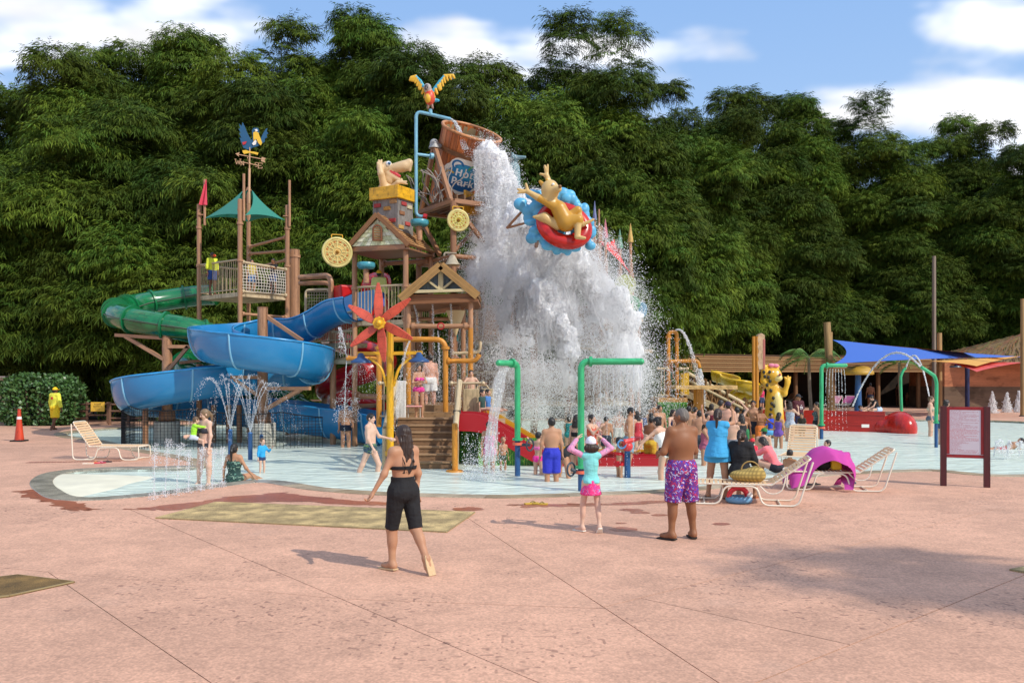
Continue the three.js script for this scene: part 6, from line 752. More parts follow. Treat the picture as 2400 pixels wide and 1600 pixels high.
if (w.k==='bra'){const pr=torso(d).filter((p,i)=>i===0||i>=7).map((p)=>({...p,clip:[plane(R(w.top??1.31),true),plane(R(w.low??1.2),false)]}));put('bikini_top',pr,m,0.02);for (const sg of [1,-1]) put('strap',[cap(T(sg*0.07,R(1.28),0.12*fx),T(sg*0.085,shY+0.062,0),0.008,0.008),cap(T(sg*0.085,shY+0.062,0),T(sg*0.07,R(1.3),-0.118*fx),0.008,0.008),cap(T(sg*0.07,R(1.3),-0.118*fx),T(sg*0.05,R(1.22),-0.115*fx),0.008,0.008)],m,0.01,Math.min(c2,0.012));}
if (w.k==='suit'){const low=w.back??1.1,pr=torso(d).filter((p,i)=>i !==3&&i !==6).map((p)=>({...p,clip:[plane(R(w.top??1.36),true),plane(hipY-0.2,false)]}));for (const l of legs) pr.push({...legP(l,d,0.14)[0],clip:[[l.hip.clone().add(V(l.sg*0.05,-0.09,0)),V(l.sg*0.75,-0.66,0)]]});put('swimsuit',pr,m,0.03);for (const sg of [1,-1]) put('strap',[cap(T(sg*0.08,R(1.33),0.1*fx),T(sg*0.09,shY+0.06,0),0.012,0.012),cap(T(sg*0.09,shY+0.06,0),T(sg*0.08,R(1.33),-0.105*fx),0.012,0.012)],m,0.01,Math.min(c2,0.014));}
if (w.k==='shirt'){const pr=torso(d+0.004).map((p)=>({...p,clip:[plane(R(w.low??0.98),false),plane(shY+0.075,true)]}));if (w.flareLow) pr.push({...cap(T(0,R(1.2),0),T(0,R(w.low??0.9),-0.01),0.13*fx,(0.13+w.flareLow)*fx),clip:[plane(R(w.low??0.98),false)]});const sl=w.sleeve??0.55;if (sl>0) for (const a of arms) for (const p of armP(a,d+(w.puff??0.008),sl)){const e=sl<=1?a.sho.clone().lerp(a.elb,sl):a.elb.clone().lerp(a.wri,sl-1);pr.push({...p,clip:[[e,(sl<=1?a.u:a.fo).clone()]]});} if (w.sleeveM){const body=pr.slice(0,torso().length),sv=pr.slice(torso().length);put('shirt',body,m,0.03);put('sleeve',sv,cloth(w.sleeveM),0.02);} else put('shirt',pr,m,0.03);}
if (w.k==='sandals') for (const l of legs){const y=-0.03,a=l.heel.clone(),b=l.toe.clone().addScaledVector(l.ft,0.02),up=V(0,1,0),sd=V(-l.ft.z,0,l.ft.x).normalize(),dn=l.flatFoot?V(0,-1,0):l.ft.clone().cross(sd).normalize().multiplyScalar(l.ft.clone().cross(sd).dot(l.sh)>0?1:-1);const L=a.distanceTo(b)+0.07,o2=[];for (let i=0;i<=12;i++){const u=i/12;o2.push([(u-0.5)*L,0.035+0.014*u+0.012*Math.sin(u*3.1)]);} for (let i=12;i>=0;i--){const u=i/12;o2.push([(u-0.5)*L,-(0.035+0.014*u+0.012*Math.sin(u*3.1))]);} const g=extr(o2,0.012,0.004),q=new THREE.Quaternion().setFromRotationMatrix(new THREE.Matrix4().makeBasis(b.clone().sub(a).normalize(),sd,b.clone().sub(a).normalize().cross(sd))),c=a.clone().lerp(b,0.5).addScaledVector(dn,0.037);g.applyQuaternion(q).translate(c.x,c.y,c.z);const sm=mesh('sandal',fit(g),cloth(w.m),t);const mid=a.clone().lerp(b,0.55),fr=a.clone().lerp(b,0.82);for (const sg of [1,-1]){const st=polytube([mid.clone().addScaledVector(sd,sg*0.042).addScaledVector(dn,0.02),mid.clone().lerp(fr,0.4).addScaledVector(sd,sg*0.025).addScaledVector(dn,-0.034),fr.clone().addScaledVector(dn,-0.018)],0.008,6);mesh('thong_strap',fit(st),cloth(w.strap??w.m),sm);}}
}
const H=o.hair??['short','black'],hm=HAIR[H[1]],toHead=(pr)=>pr,addHead=(n,pr,m,k=0.015,cc=0.009,cuts=[])=>{const g=blob(pr,Math.max(cc,c2*0.55),k,cuts);g.applyMatrix4(headM);return mesh(n,fit(g),m,t);};
const face={...ell(V(0,-0.05,0.085),[0.066,0.108,0.075]),sub:true};
const skull=ell(V(0,0.03,-0.012),[0.084,0.098,0.103]);
if (H[0]==='short'||H[0]==='cropped') addHead('hair',[H[0]==='cropped'?ell(V(0,0.032,-0.01),[0.0775,0.09,0.097]):skull,ell(V(0,0.0,-0.04),[0.078,0.07,0.07]),face],hm,0.015,0.009,[[V(0,-0.05,-0.04),V(0,-1,0.45).normalize()]]);
if (H[0]==='long'||H[0]==='pony'||H[0]==='bun'){
const pr=[skull,ell(V(0,-0.02,-0.03),[0.086,0.085,0.08])];const RR=rng(Math.round(h*1000)+people.length),len=H[2]??0.32;
if (H[0]==='long') for (let i=0;i<16;i++){const a=Math.PI+(i/15-0.5)*3.3,x=Math.sin(a)*0.07,z=Math.cos(a)*0.078-0.01,pts=[V(x,0.0,z)];for (let k=1;k<=6;k++) pts.push(V(x*(1+k*0.05)+Math.sin(k*1.9+i*1.3)*0.014,-len*k/6,Math.min(z,-0.02-k*0.004)-0.012-k*0.004+Math.cos(k*1.7+i)*0.012));for (let k=0;k<6;k++) pr.push(cap(pts[k],pts[k+1],0.026-k*0.0015,0.0245-k*0.0016-(k===5?0.008:0),null,0.006));}
if (H[0]==='pony'){pr.push(cap(V(0,0.03,-0.1),V(0,-0.05,-0.14),0.035,0.034),cap(V(0,-0.05,-0.14),V(0.01,-len,-0.12),0.034,0.014));}
if (H[0]==='bun') pr.push(ell(V(0,0.075,-0.09),[0.045,0.042,0.045]));
pr.push({...face});addHead('hair',pr,hm,0.012,0.009);
}
if (H[0]==='cap'){addHead('hair',[ell(V(0,-0.005,-0.03),[0.08,0.075,0.08]),...(H[3]==='bob'?[ell(V(0,-0.06,-0.05),[0.13,0.085,0.08]),ell(V(0,-0.1,-0.04),[0.1,0.05,0.07])]:[]),face],hm);const cm=cloth(H[2]);addHead('sun_cap',[{...ell(V(0,0.035,-0.008),[0.09,0.1,0.108]),clip:[[V(0,0.02,0),V(0,-1,0.1).normalize()]]},{...ell(V(0,0.03,0.12),[0.075,0.012,0.075]),clip:[[V(0,0,0.03),V(0,0,-1)]]},ell(V(0,0.133,-0.008),[0.012,0.008,0.012])],cm,0.01);}
people.push(t);t.userData.headTop=(1.75+base)*s;t.userData.h=undefined;delete t.userData.h;delete t.userData.headTop;
return{t,arms,legs,fit,T,headM,put,base,s,headC};
}
const FLOOR=-0.36;
const inPool=(px,yw,yt)=>{const g=G(px,yw,WATER),Z=-g.z;return{pos:V(g.x,FLOOR,g.z),h:(yw-yt)*Z/FL+(WATER-FLOOR),cell:Z<20?0.018:0.023};};
const onDeck=(px,yf,yt,y=0)=>{const g=G(px,yf,y),Z=-g.z;return{pos:V(g.x,y,g.z),h:(yf-yt)*Z/FL,cell:Z<13?0.012:Z<18?0.016:0.023};};
const atZ=(px,yf,yt,Z)=>{const p=P(px,yf,Z);return{pos:p,h:(yf-yt)*Z/FL,cell:0.024};};
{
const BLK='#151417',PI=Math.PI;
const wm=person({...onDeck(945,1336,1001),h:1.64,cell:0.011,yaw:-2.45,sex:'f',fat:1.12,skin:SK.tan,hair:['long','brown',0.45],headTurn:0.35,label:'woman in black bikini top and long black shorts walking past, phone in hand',legs:[{t:[0.03,-1,0.2],s:[0.0,-1,-0.02],f:[0.15,0,1]},{t:[-0.02,-1,-0.26],s:[0.04,-0.82,-0.66],f:[-0.05,-0.92,-0.3],flat:false}],arms:[{u:[0.42,-1,0.06],f:[0.5,-0.9,0.22],hand:'curl'},{u:[-0.2,-1,-0.06],f:[-0.02,-1,0.18],hand:'curl'}],wear:[{k:'shorts',m:BLK,to:0.98,top:1.12,loose:0.012,tight:1},{k:'bra',m:BLK,low:1.205,top:1.25},{k:'sandals',m:'#c9ac84',strap:'#2a2622'}]});
{const a=wm.arms[1].palm,g=rbox(0.075,0.15,0.012,0.005,a.x,a.y-0.01,a.z+0.02,0.4);mesh('smartphone',wm.fit(g),M('#15181c',0.25),wm.t);const w=wm.arms[1].wri;mesh('wristband',wm.fit(new THREE.TorusGeometry(0.034,0.009,8,18).rotateX(PI/2).translate(w.x,w.y+0.02,w.z)),M('#d9b23a',0.6),wm.t);}
const shortsPrint=printed(3,'#6a2a7c',['#2c2f9a','#3b3fb4','#3a48c8','#e8e4f0','#c8d4f4','#d8283c','#c81f3a','#e0465a','#7a1f5a'],260,8,2.6);
const mn=person({...onDeck(1598,1264,953),h:1.76,cell:0.012,yaw:-2.8,fat:1.22,skin:SK.brown,hair:['cropped','grey'],headTurn:0.55,label:'bald man in red and blue patterned shorts standing in the foreground',legs:[{t:[0.1,-1,0.02],s:[0.06,-1,-0.03],f:[0.45,0,1]},{t:[-0.1,-1,0.0],s:[-0.1,-1,-0.02],f:[-0.35,0,1]}],arms:[{u:[0.34,-1,0.1],f:[-0.35,-0.15,1]},{u:[-0.24,-1,0.22],f:[0.5,-0.1,1]}],wear:[{k:'shorts',m:shortsPrint,to:0.97,top:1.04,loose:0.018,flare:0.012},{k:'sandals',m:'#26211e'}]});
const girl=person({...onDeck(1385,1246,1022),kid:0.35,h:1.33,cell:0.011,yaw:-2.95,sex:'f',fat:0.92,skin:SK.fair,hair:['cap','brown','#dfe3ee','bob'],label:'girl in turquoise top and pink skirt holding her white cap',legs:[{t:[0.1,-1,0.12],s:[0.04,-1,0.0],f:[0.5,0,1]},{t:[-0.06,-1,-0.1],s:[0.0,-1,-0.3],f:[-0.05,-0.75,0.6],flat:false}],arms:[{u:[0.85,0.42,0.05],f:[-0.62,0.72,0.3]},{u:[-0.85,0.42,0.05],f:[0.62,0.72,0.3]}],wear:[{k:'shirt',m:'#7fd3d0',sleeve:2,sleeveM:printed(9,'#d890b4',['#e8a8c8','#a86a9a','#6a8a9a','#f0c8dc'],90,8),low:0.92,loose:0.013},{k:'skirt',m:printed(11,'#e0347c',['#f58ab8','#f8c0d8','#8a5ac0','#50b0c8','#ff4f9a'],120,7)},{k:'sandals',m:'#e8e2d4'}]});
person({...onDeck(1683,1168,968),h:1.6,yaw:2.75,sex:'f',fat:1.15,skin:SK.tan,hair:['pony','brown',0.34],label:'woman in a sleeveless blue outfit raising a phone at the pool edge',arms:[{u:[0.55,0.1,0.85],f:[0.25,0.85,0.5]},{u:[-0.35,0.1,0.9],f:[0.1,0.8,0.6]}],legs:[{t:[0.12,-1,0.05],s:[0.1,-1,-0.03]},{t:[-0.1,-1,-0.02],s:[-0.04,-1,-0.03]}],wear:[{k:'shirt',m:'#3fa3d6',sleeve:0,low:0.8,loose:0.02,flareLow:0.09},{k:'shorts',m:'#3fa3d6',to:0.5,loose:0.03,flare:0.04},{k:'sandals',m:'#6a5040'}],extraBody:null});
person({...onDeck(1733,1172,1010),h:1.62,pos:G(1735,1172).add(V(0,0,0)),seat:0.40,cell:0.016,yaw:2.6,sex:'f',fat:1.1,skin:SK.tan,hair:['pony','brown',0.26],lean:0.12,label:'woman in a black jacket sitting on the near lounger',legs:[{t:[0.15,-0.12,1],s:[0.0,-1,0.1]},{t:[-0.15,-0.12,1],s:[0,-1,0.1]}],arms:[{u:[0.3,-1,0.25],f:[-0.2,-0.4,1]},{u:[-0.3,-1,0.25],f:[0.2,-0.4,1]}],wear:[{k:'shirt',m:'#1a1a1d',sleeve:1.9,low:0.82,loose:0.03,puff:0.016},{k:'shorts',m:'#18181b',to:0.7,loose:0.016},{k:'sandals',m:'#b0562a'}]});
person({pos:G(1822,1120),h:1.58,seat:0.12,cell:0.017,yaw:-2.2,sex:'f',fat:1.0,skin:SK.light,hair:['long','dark',0.3],lean:0.5,headPitch:0.1,label:'woman in a coral long sleeved top crouching at the pool edge',legs:[{t:[0.12,0.35,1],s:[0,-1,0.05]},{t:[-0.12,0.3,1],s:[0,-1,0.05]}],arms:[{u:[0.1,-0.5,1],f:[-0.1,-0.2,1]},{u:[-0.1,-0.5,1],f:[0.1,-0.2,1]}],wear:[{k:'shirt',m:'#f07a80',sleeve:1.95,low:0.95,loose:0.014},{k:'trunks',m:'#20222c',to:0.3}]});
person({...inPool(1293,1128,977),yaw:-2.95,fat:1.06,skin:SK.tan,hair:['short','black'],label:'man in royal blue swim shorts wading with his back turned',arms:[{u:[0.22,-1,0],f:[0.1,-1,0.1]},{u:[-0.22,-1,0],f:[-0.08,-1,0.1]}],wear:[{k:'shorts',m:'#2c35b4',to:0.95,top:1.06,loose:0.018,flare:0.012}]});
person({...inPool(1262,1112,995),h:1.28,kid:0.4,sex:'f',yaw:2.6,skin:SK.light,hair:['short','black'],label:'girl in a pink bikini reaching for the pipe valve',arms:[{u:[0.7,-0.1,0.6],f:[0.6,0.3,0.5]},{u:[-0.3,-1,0.1],f:[0,-1,0.2]}],wear:[{k:'trunks',m:'#f03c9c',to:0.12},{k:'bra',m:'#f07ab8'}]});
person({...inPool(1318,1118,1042),h:1.5,sex:'f',yaw:2.3,skin:SK.tan,hair:['long','black',0.42],lean:1.15,label:'woman with long wet hair bending over behind the man in blue shorts',legs:[{t:[0.1,-1,0.1],s:[0.05,-1,-0.05]},{t:[-0.35,-1,-0.1],s:[-0.3,-1,-0.05]}],wear:[{k:'suit',m:'#1c1c20'}]});
person({...inPool(1352,1110,970),sex:'f',yaw:2.4,skin:SK.light,hair:['long','dark',0.2],label:'woman in a black bikini half hidden by the long green pipe',wear:[{k:'trunks',m:'#17171a',to:0.1,top:1.0},{k:'bra',m:'#17171a'}]});
person({...inPool(1387,1095,970),sex:'f',yaw:0.8,skin:SK.light,hair:['bun','dark'],label:'woman in an orange swimsuit turning right behind the green pipe',arms:[{u:[0.2,-0.6,0.7],f:[-0.3,0.6,0.6]},{u:[-0.2,-0.6,0.7],f:[0.3,0.6,0.6]}],wear:[{k:'suit',m:'#c9583c'}]});
person({...inPool(1475,1092,953),yaw:1.3,fat:1.08,skin:SK.tan,hair:['short','black'],lean:0.05,headPitch:0.2,label:'bare-chested man looking down beside the water gun post',wear:[{k:'shorts',m:'#7aa0b0',to:0.7}]});
person({...inPool(1452,1118,1023),kid:0.8,sex:'f',yaw:1.9,skin:SK.tan,hair:['short','black'],label:'small child in red bikini bottoms at the water gun',arms:[{u:[0.2,-0.6,0.8],f:[0.1,0.0,1]},{u:[-0.2,-0.6,0.8],f:[0,0.05,1]}],wear:[{k:'trunks',m:'#d31f2a',to:0.14},{k:'bra',m:'#d31f2a'}]});
person({...inPool(1560,1124,963),h:1.7,sex:'f',yaw:-2.3,lean:0.3,skin:SK.light,hair:['bun','dark'],label:'woman in a white and black one-piece stretching her arm out left',arms:[{u:[0.6,-0.6,0.5],f:[0.55,-0.7,0.4]},{u:[-0.15,-0.7,0.6],f:[0,0.2,1]}],legs:[{t:[0.06,-1,0.12],s:[0.02,-1,-0.05]},{t:[-0.1,-1,-0.12],s:[-0.05,-1,-0.08]}],wear:[{k:'suit',m:'#efece4',loose:0.012},{k:'trunks',m:'#1b1b1e',to:0.1,top:1.04,loose:0.018}]});
person({...inPool(1533,1050,938),yaw:2.4,skin:SK.tan,hair:['cropped','grey'],sex:'f',label:'woman in a dark swimsuit with grey cap near the splash edge',wear:[{k:'suit',m:'#23262e'}]});
person({...inPool(1546,1052,948),yaw:0.4,skin:SK.tan,hair:['short','black'],label:'bare-chested man half hidden behind the woman in white',wear:[{k:'shorts',m:'#2e333c',to:0.7}]});
person({...inPool(1592,1075,962),sex:'f',yaw:0.1,skin:SK.tan,hair:['long','black',0.3],label:'woman holding both hands to her face left of the bald man',arms:[{u:[0.3,-0.7,0.6],f:[-0.3,1,0.2]},{u:[-0.3,-0.7,0.6],f:[0.3,1,0.2]}],wear:[{k:'suit',m:'#8a4a3c'}]});
person({...inPool(1640,1075,960),yaw:2.9,skin:SK.tan,hair:['short','black'],label:'dark-haired bather right of the bald man',wear:[{k:'shorts',m:'#3a3f4a',to:0.7}]});
person({...inPool(1658,1060,975),h:1.45,sex:'f',yaw:0.5,skin:SK.light,hair:['long','dark',0.2],label:'bather with wet hair left of the raised phone',wear:[{k:'suit',m:'#4a4640'}]});
person({...inPool(1615,1052,950),yaw:2.9,skin:SK.tan,hair:['short','black'],label:'bather in grey shorts just left of the bald man head',wear:[{k:'shorts',m:'#707680',to:0.7}]});
person({...inPool(1668,1046,945),sex:'f',yaw:2.6,skin:SK.light,hair:['bun','dark'],label:'woman with hair tied up below the raised phone',wear:[{k:'suit',m:'#7a2a3a'}]});
person({...inPool(1745,1044,958),kid:0.5,yaw:2.8,skin:SK.brown,hair:['short','black'],label:'boy in green shorts left of the slim boy',wear:[{k:'shorts',m:'#2f7a4a',to:0.7}]});
person({...inPool(1508,1040,955),sex:'f',yaw:2.9,skin:SK.tan,hair:['long','black',0.22],label:'woman in a blue swimsuit at the foot of the splash',wear:[{k:'suit',m:'#2c4a8a'}]});
person({...inPool(1402,1048,962),kid:0.5,sex:'f',yaw:0.4,skin:SK.light,hair:['short','dark'],label:'girl in pink blurred by the falling drops',wear:[{k:'suit',m:'#e08a9c'}]});
person({...inPool(1690,1050,936),yaw:2.2,skin:SK.tan,hair:['short','dark'],label:'bather behind the raised phone facing the ramp',wear:[{k:'shorts',m:'#444a52',to:0.7}]});
person({...inPool(1706,1062,940),yaw:2.7,skin:SK.pink,hair:['cap','dark','#3a2c44'],headTurn:0.7,label:'man with a dark purple cap behind the woman in blue',wear:[{k:'shorts',m:'#6a7684',to:0.8}]});
person({...inPool(1728,1058,953),yaw:3.1,skin:SK.light,hair:['short','black'],label:'man with both arms raised in white and blue trunks',arms:[{u:[0.55,0.8,0.1],f:[-0.6,0.7,0.1]},{u:[-0.55,0.8,0.1],f:[0.6,0.7,0.1]}],wear:[{k:'trunks',m:printed(21,'#dfe3ea',['#5a7ab0','#8a9ab8','#4a5a80'],70,8),to:0.4,top:1.04}]});
person({...inPool(1766,1038,937),yaw:-0.3,skin:SK.tan,hair:['short','black'],fat:0.88,label:'slim boy in dark shorts with arms folded by the totem',arms:[{u:[0.4,-0.9,0.1],f:[-0.9,0.0,0.5]},{u:[-0.6,-0.5,0.3],f:[0.3,0.9,0.4]}],wear:[{k:'shorts',m:'#262b3a',to:0.75,loose:0.022}]});
person({pos:G(1788,1062,WATER).setY(FLOOR),h:1.7,seat:0.14,cell:0.02,yaw:2.6,skin:SK.light,hair:['cap','dark','#2f7a3a'],headTurn:0.9,lean:0.2,label:'man in a green cap sitting in the water',legs:[{t:[0.2,0.25,1],s:[0,-0.7,0.7]},{t:[-0.2,0.25,1],s:[0,-0.7,0.7]}],wear:[{k:'shorts',m:'#3a4450',to:0.7}]});
person({pos:G(1764,1066,WATER).setY(FLOOR),h:1.15,seat:0.12,kid:0.8,cell:0.02,yaw:2.9,skin:SK.light,hair:['cap','dark','#d8353f'],label:'small child in a red cap and red shirt in the water',legs:[{t:[0.2,0.1,1],s:[0,-0.7,0.7]},{t:[-0.2,0.1,1],s:[0,-0.7,0.7]}],wear:[{k:'shirt',m:'#e0364a',sleeve:0.8}]});
person({pos:G(1852,1112,WATER).setY(FLOOR),h:1.3,seat:0.16,kid:0.5,cell:0.02,yaw:2.6,skin:SK.tan,hair:['short','black'],label:'dark-haired child hidden behind the woman in coral',legs:[{t:[0.2,0.1,1],s:[0,-0.7,0.7]},{t:[-0.2,0.1,1],s:[0,-0.7,0.7]}],wear:[{k:'shorts',m:'#303848',to:0.7}]});
person({pos:G(1918,1082,WATER).setY(FLOOR),h:1.35,seat:0.2,kid:0.5,cell:0.02,yaw:-1.4,lean:-0.5,skin:SK.light,hair:['short','dark'],label:'boy leaning back in the water behind the middle lounger',legs:[{t:[0.15,0.5,1],s:[0,-0.5,1]},{t:[-0.15,0.5,1],s:[0,-0.5,1]}],arms:[{u:[0.3,-0.8,0.5],f:[0,-0.2,1]},{u:[-0.3,-0.8,0.5],f:[0,-0.2,1]}],wear:[{k:'shorts',m:'#5a7a9a',to:0.7}]});
[[1420,1060,975,'tan','dark swim shorts left of the water gun','#2c3440',2.8],[1496,1066,962,'light','a red swimsuit right of the man looking down','#b8323c',-2.6,'f'],[1524,1085,975,'brown','yellow shorts behind the stretching woman','#c8a02c',2.5],[1578,1060,958,'light','a navy one-piece left of the bald man','#24305a',0.4,'f'],[1632,1045,952,'pink','pale blue shorts behind the dark-haired bather','#8ab0d0',2.2],[1650,1090,985,'tan','a striped top between the bald man and the woman in blue','#a0546a',1.2,'f'],[1716,1080,975,'light','grey trunks right of the woman in blue','#6a7078',2.9],[1740,1072,968,'tan','a black one-piece behind the seated woman','#202024',-2.8,'f'],[1782,1040,952,'brown','orange shorts by the totem foot','#d0702c',0.5],[1448,1040,958,'pink','white shorts in the falling drops','#d8d8d4',0.2],[1335,1052,968,'light','a teal swimsuit before the splash','#2c8a8a',2.9,'f'],[1825,1050,965,'tan','a violet swimsuit right of the spotted cat','#6a4a9a',2.4,'f']].forEach(([px,yw,yt,sk,l,c,yaw,sex])=>person({...inPool(px,yw,yt),yaw,sex:sex??'m',skin:SK[sk],hair:sex?['long','dark',0.2]:['short','black'],lean:((px % 7)-3)*0.04,headTurn:((px % 5)-2)*0.25,arms:px % 3?undefined:[{u:[0.3,-0.8,0.5],f:[-0.3,-0.2,0.9]},{u:[-0.3,-0.8,0.5],f:[0.3,-0.1,0.9]}],label:'bather in '+l,wear:[sex?{k:'suit',m:c}:{k:'shorts',m:c,to:0.7,loose:0.02}]}));
person({...inPool(1852,1034,940),sex:'f',yaw:2.5,skin:SK.light,hair:['long','brown',0.16],label:'woman in a grey print swimsuit raising a phone',arms:[{u:[0.3,-0.1,0.9],f:[0.2,0.9,0.3]},{u:[-0.3,-0.5,0.8],f:[0.2,0.8,0.5]}],legs:[{t:[0.05,-1,0.1],s:[0.02,-1,0]},{t:[-0.04,-1,-0.1],s:[-0.02,-0.8,-0.7]}],wear:[{k:'suit',m:printed(31,'#aab0ba',['#6a7484','#dfe3ea','#8a92a2'],90,7)}]});
const p23=person({...inPool(1871,1018,923),yaw:0.5,fat:1.15,skin:SK.tan,hair:['cap','black','#2a2a30'],label:'man in a maroon shirt numbered 23 and dark cap',arms:[{u:[0.4,-1,-0.1],f:[-0.5,-0.7,0.4]},{}],wear:[{k:'shirt',m:'#4a1722',sleeve:0.85,low:0.94,loose:0.03},{k:'shorts',m:'#20244a',to:0.8,loose:0.02}]});
{const t23=canvasTex(128,128,(c)=>{c.fillStyle='#4a1722';c.fillRect(0,0,128,128);c.fillStyle='#f2eeee';c.font='bold 88px sans-serif';c.textAlign='center';c.fillText('23',64,106);c.fillRect(20,14,88,8);}),g=new THREE.SphereGeometry(0.2,14,10,Math.PI/2-0.55,1.1,Math.PI/2-0.55,1.1).scale(1.05,1.05,0.86);const c=p23.T(0,1.26,0);g.translate(c.x,c.y,c.z);mesh('number_print',p23.fit(g),new THREE.MeshStandardMaterial({map:t23,roughness:0.8,side:THREE.DoubleSide}),p23.t);}
person({...inPool(1881,1022,966),kid:0.6,yaw:-0.6,skin:SK.tan,hair:['short','black'],lean:0.15,label:'child in dark camouflage swimwear before the man in maroon',wear:[{k:'shirt',m:'#3a3428',sleeve:0.7},{k:'shorts',m:'#34301f',to:0.6}]});
person({...inPool(1915,1027,941),sex:'f',yaw:-1.5,skin:SK.tan,hair:['short','black'],label:'woman in printed top and black shorts by the distant green pipe',wear:[{k:'suit',m:printed(33,'#3c4a4c',['#c8d0c8','#7a8a86'],60,9)},{k:'shorts',m:'#1b1c1f',to:0.45,loose:0.02}]});
const bk=person({...inPool(1807,1026,982),h:1.2,kid:0.7,yaw:0.4,skin:SK.tan,hair:['short','black'],label:'child in a blue shirt inside a light blue swim ring',arms:[{u:[0.7,-0.6,0.3],f:[0.6,-0.5,0.3]},{u:[-0.7,-0.6,0.3],f:[-0.6,-0.5,0.3]}],wear:[{k:'shirt',m:'#2348c0',sleeve:1.6,low:0.98,loose:0.02}]});
{const r=thing('swim_ring','light blue swim ring round the child in blue','swim ring',bk.t.position.clone().add(V(0,0.5,0)));mesh('tube',new THREE.TorusGeometry(0.36,0.09,10,28).rotateX(PI/2),M('#62b4e4',0.3),r);mesh('valve',bar(V(0.3,0.06,0.2),V(0.3,0.1,0.2),0.015),M('#e8e8e4',0.4),r);}
person({pos:G(2017,1004,WATER).setY(-0.1),h:1.25,seat:0.35,kid:0.6,cell:0.026,yaw:1.2,skin:SK.light,hair:['short','black'],label:'child in a dark vest seated in the red basin',legs:[{t:[0.1,0,1],s:[0,-0.3,1]},{t:[-0.1,0,1],s:[0,-0.3,1]}],wear:[{k:'shirt',m:'#262c3a',sleeve:0.2}]});
person({pos:G(2060,990).setY(0.1),h:1.62,seat:0.42,cell:0.026,yaw:-1.3,sex:'f',lean:0.6,skin:SK.light,hair:['short','dark'],label:'woman in a black top sitting on the far pool edge',legs:[{t:[0.1,0,1],s:[0,-0.8,0.4]},{t:[-0.1,0.1,1],s:[0,-0.4,1]}],arms:[{u:[0.1,-0.8,0.5],f:[0,-0.4,1]},{u:[-0.1,-0.8,0.5],f:[0,-0.4,1]}],wear:[{k:'shirt',m:'#191b20',sleeve:0,low:0.98},{k:'shorts',m:'#b8c8e0',to:0.5,loose:0.02}]});
person({...onDeck(2041,963,897),yaw:3.0,skin:SK.brown,hair:['short','black'],cell:0.028,label:'tanned man in navy trunks with his back turned near the pavilion',wear:[{k:'trunks',m:'#28304c',to:0.2}]});
person({...onDeck(2105,950,898),yaw:0.4,sex:'f',skin:SK.brown,hair:['long','black',0.2],cell:0.03,label:'woman in a brown bikini in the shade of the pavilion',wear:[{k:'suit',m:'#5a3226'}]});
person({...onDeck(2127,952,918),kid:0.8,yaw:0,skin:SK.brown,hair:['short','black'],cell:0.03,label:'small child standing right of the slim green jet pipe',wear:[{k:'trunks',m:'#8a3a2c',to:0.3}]});
person({...inPool(2182,1022,927),sex:'f',yaw:1.0,skin:SK.light,hair:['short','sandy'],label:'fair woman in a grey bikini beside the large jet pipe',arms:[{u:[0.5,-0.9,0.2],f:[0.3,-1,0.1]},{u:[-0.3,-1,0.1],f:[-0.2,-1,0.2]}],wear:[{k:'trunks',m:'#5a6470',to:0.14},{k:'bra',m:'#c8b8a0'}]});
person({...inPool(2212,1042,935),sex:'f',yaw:2.0,skin:SK.light,hair:['bun','dark'],lean:0.2,label:'woman hidden behind the notice board',wear:[{k:'suit',m:'#3c4a6a'}]});
person({...onDeck(2272,958,905),yaw:2.4,skin:SK.brown,hair:['short','black'],cell:0.03,label:'bather in dark trunks by the navy shower pipe',wear:[{k:'shorts',m:'#1c2028',to:0.4}]});
person({...onDeck(2246,955,910),kid:0.4,h:1.3,yaw:1.4,sex:'f',lean:0.8,skin:SK.brown,hair:['short','black'],cell:0.03,label:'bather bending over a lounger at the far right',wear:[{k:'trunks',m:'#3f8fb0',to:0.3}]});
person({pos:G(2352,1052,WATER).setY(FLOOR-0.1),h:1.6,seat:0.25,cell:0.024,yaw:-1.5,lean:-1.1,skin:SK.tan,hair:['short','black'],label:'bather lying back in the water right of the notice board',legs:[{t:[0.1,0.1,1],s:[0,0,1]},{t:[-0.1,0.1,1],s:[0,0,1]}],wear:[{k:'shorts',m:'#a8323a',to:0.6}]});
person({...onDeck(1786,962,922),sex:'f',yaw:0.3,skin:SK.light,hair:['short','dark'],h:1.45,cell:0.03,label:'child in a pink and red top left of the spotted cat',wear:[{k:'shirt',m:'#d83a66',sleeve:0.8},{k:'shorts',m:'#3a4a6a',to:0.8}]});
person({...inPool(868,1106,953),h:1.72,yaw:1.35,fat:1.08,skin:SK.fair,hair:['short','black'],label:'bearded man in green print trunks striding past the yellow post',legs:[{t:[0.05,-1,0.42],s:[0.02,-1,-0.12],f:[0,0,1]},{t:[-0.05,-1,-0.4],s:[0,-1,-0.45],f:[0,0,1]}],arms:[{u:[0.2,-0.8,0.4],f:[0.1,-0.2,1]},{u:[-0.15,-1,0.1],f:[0,-0.9,0.5]}],wear:[{k:'trunks',m:printed(41,'#3c5262',['#6a9a4c','#8ab05a','#24303c','#a8b8c0'],60,12),to:0.28}]});
person({...inPool(810,1048,958),h:1.72,yaw:2.95,fat:1.12,skin:SK.tan,hair:['cropped','grey'],label:'man in navy trunks standing under the spray by the blue slide',headPitch:0.5,wear:[{k:'trunks',m:'#1f2536',to:0.2}]});
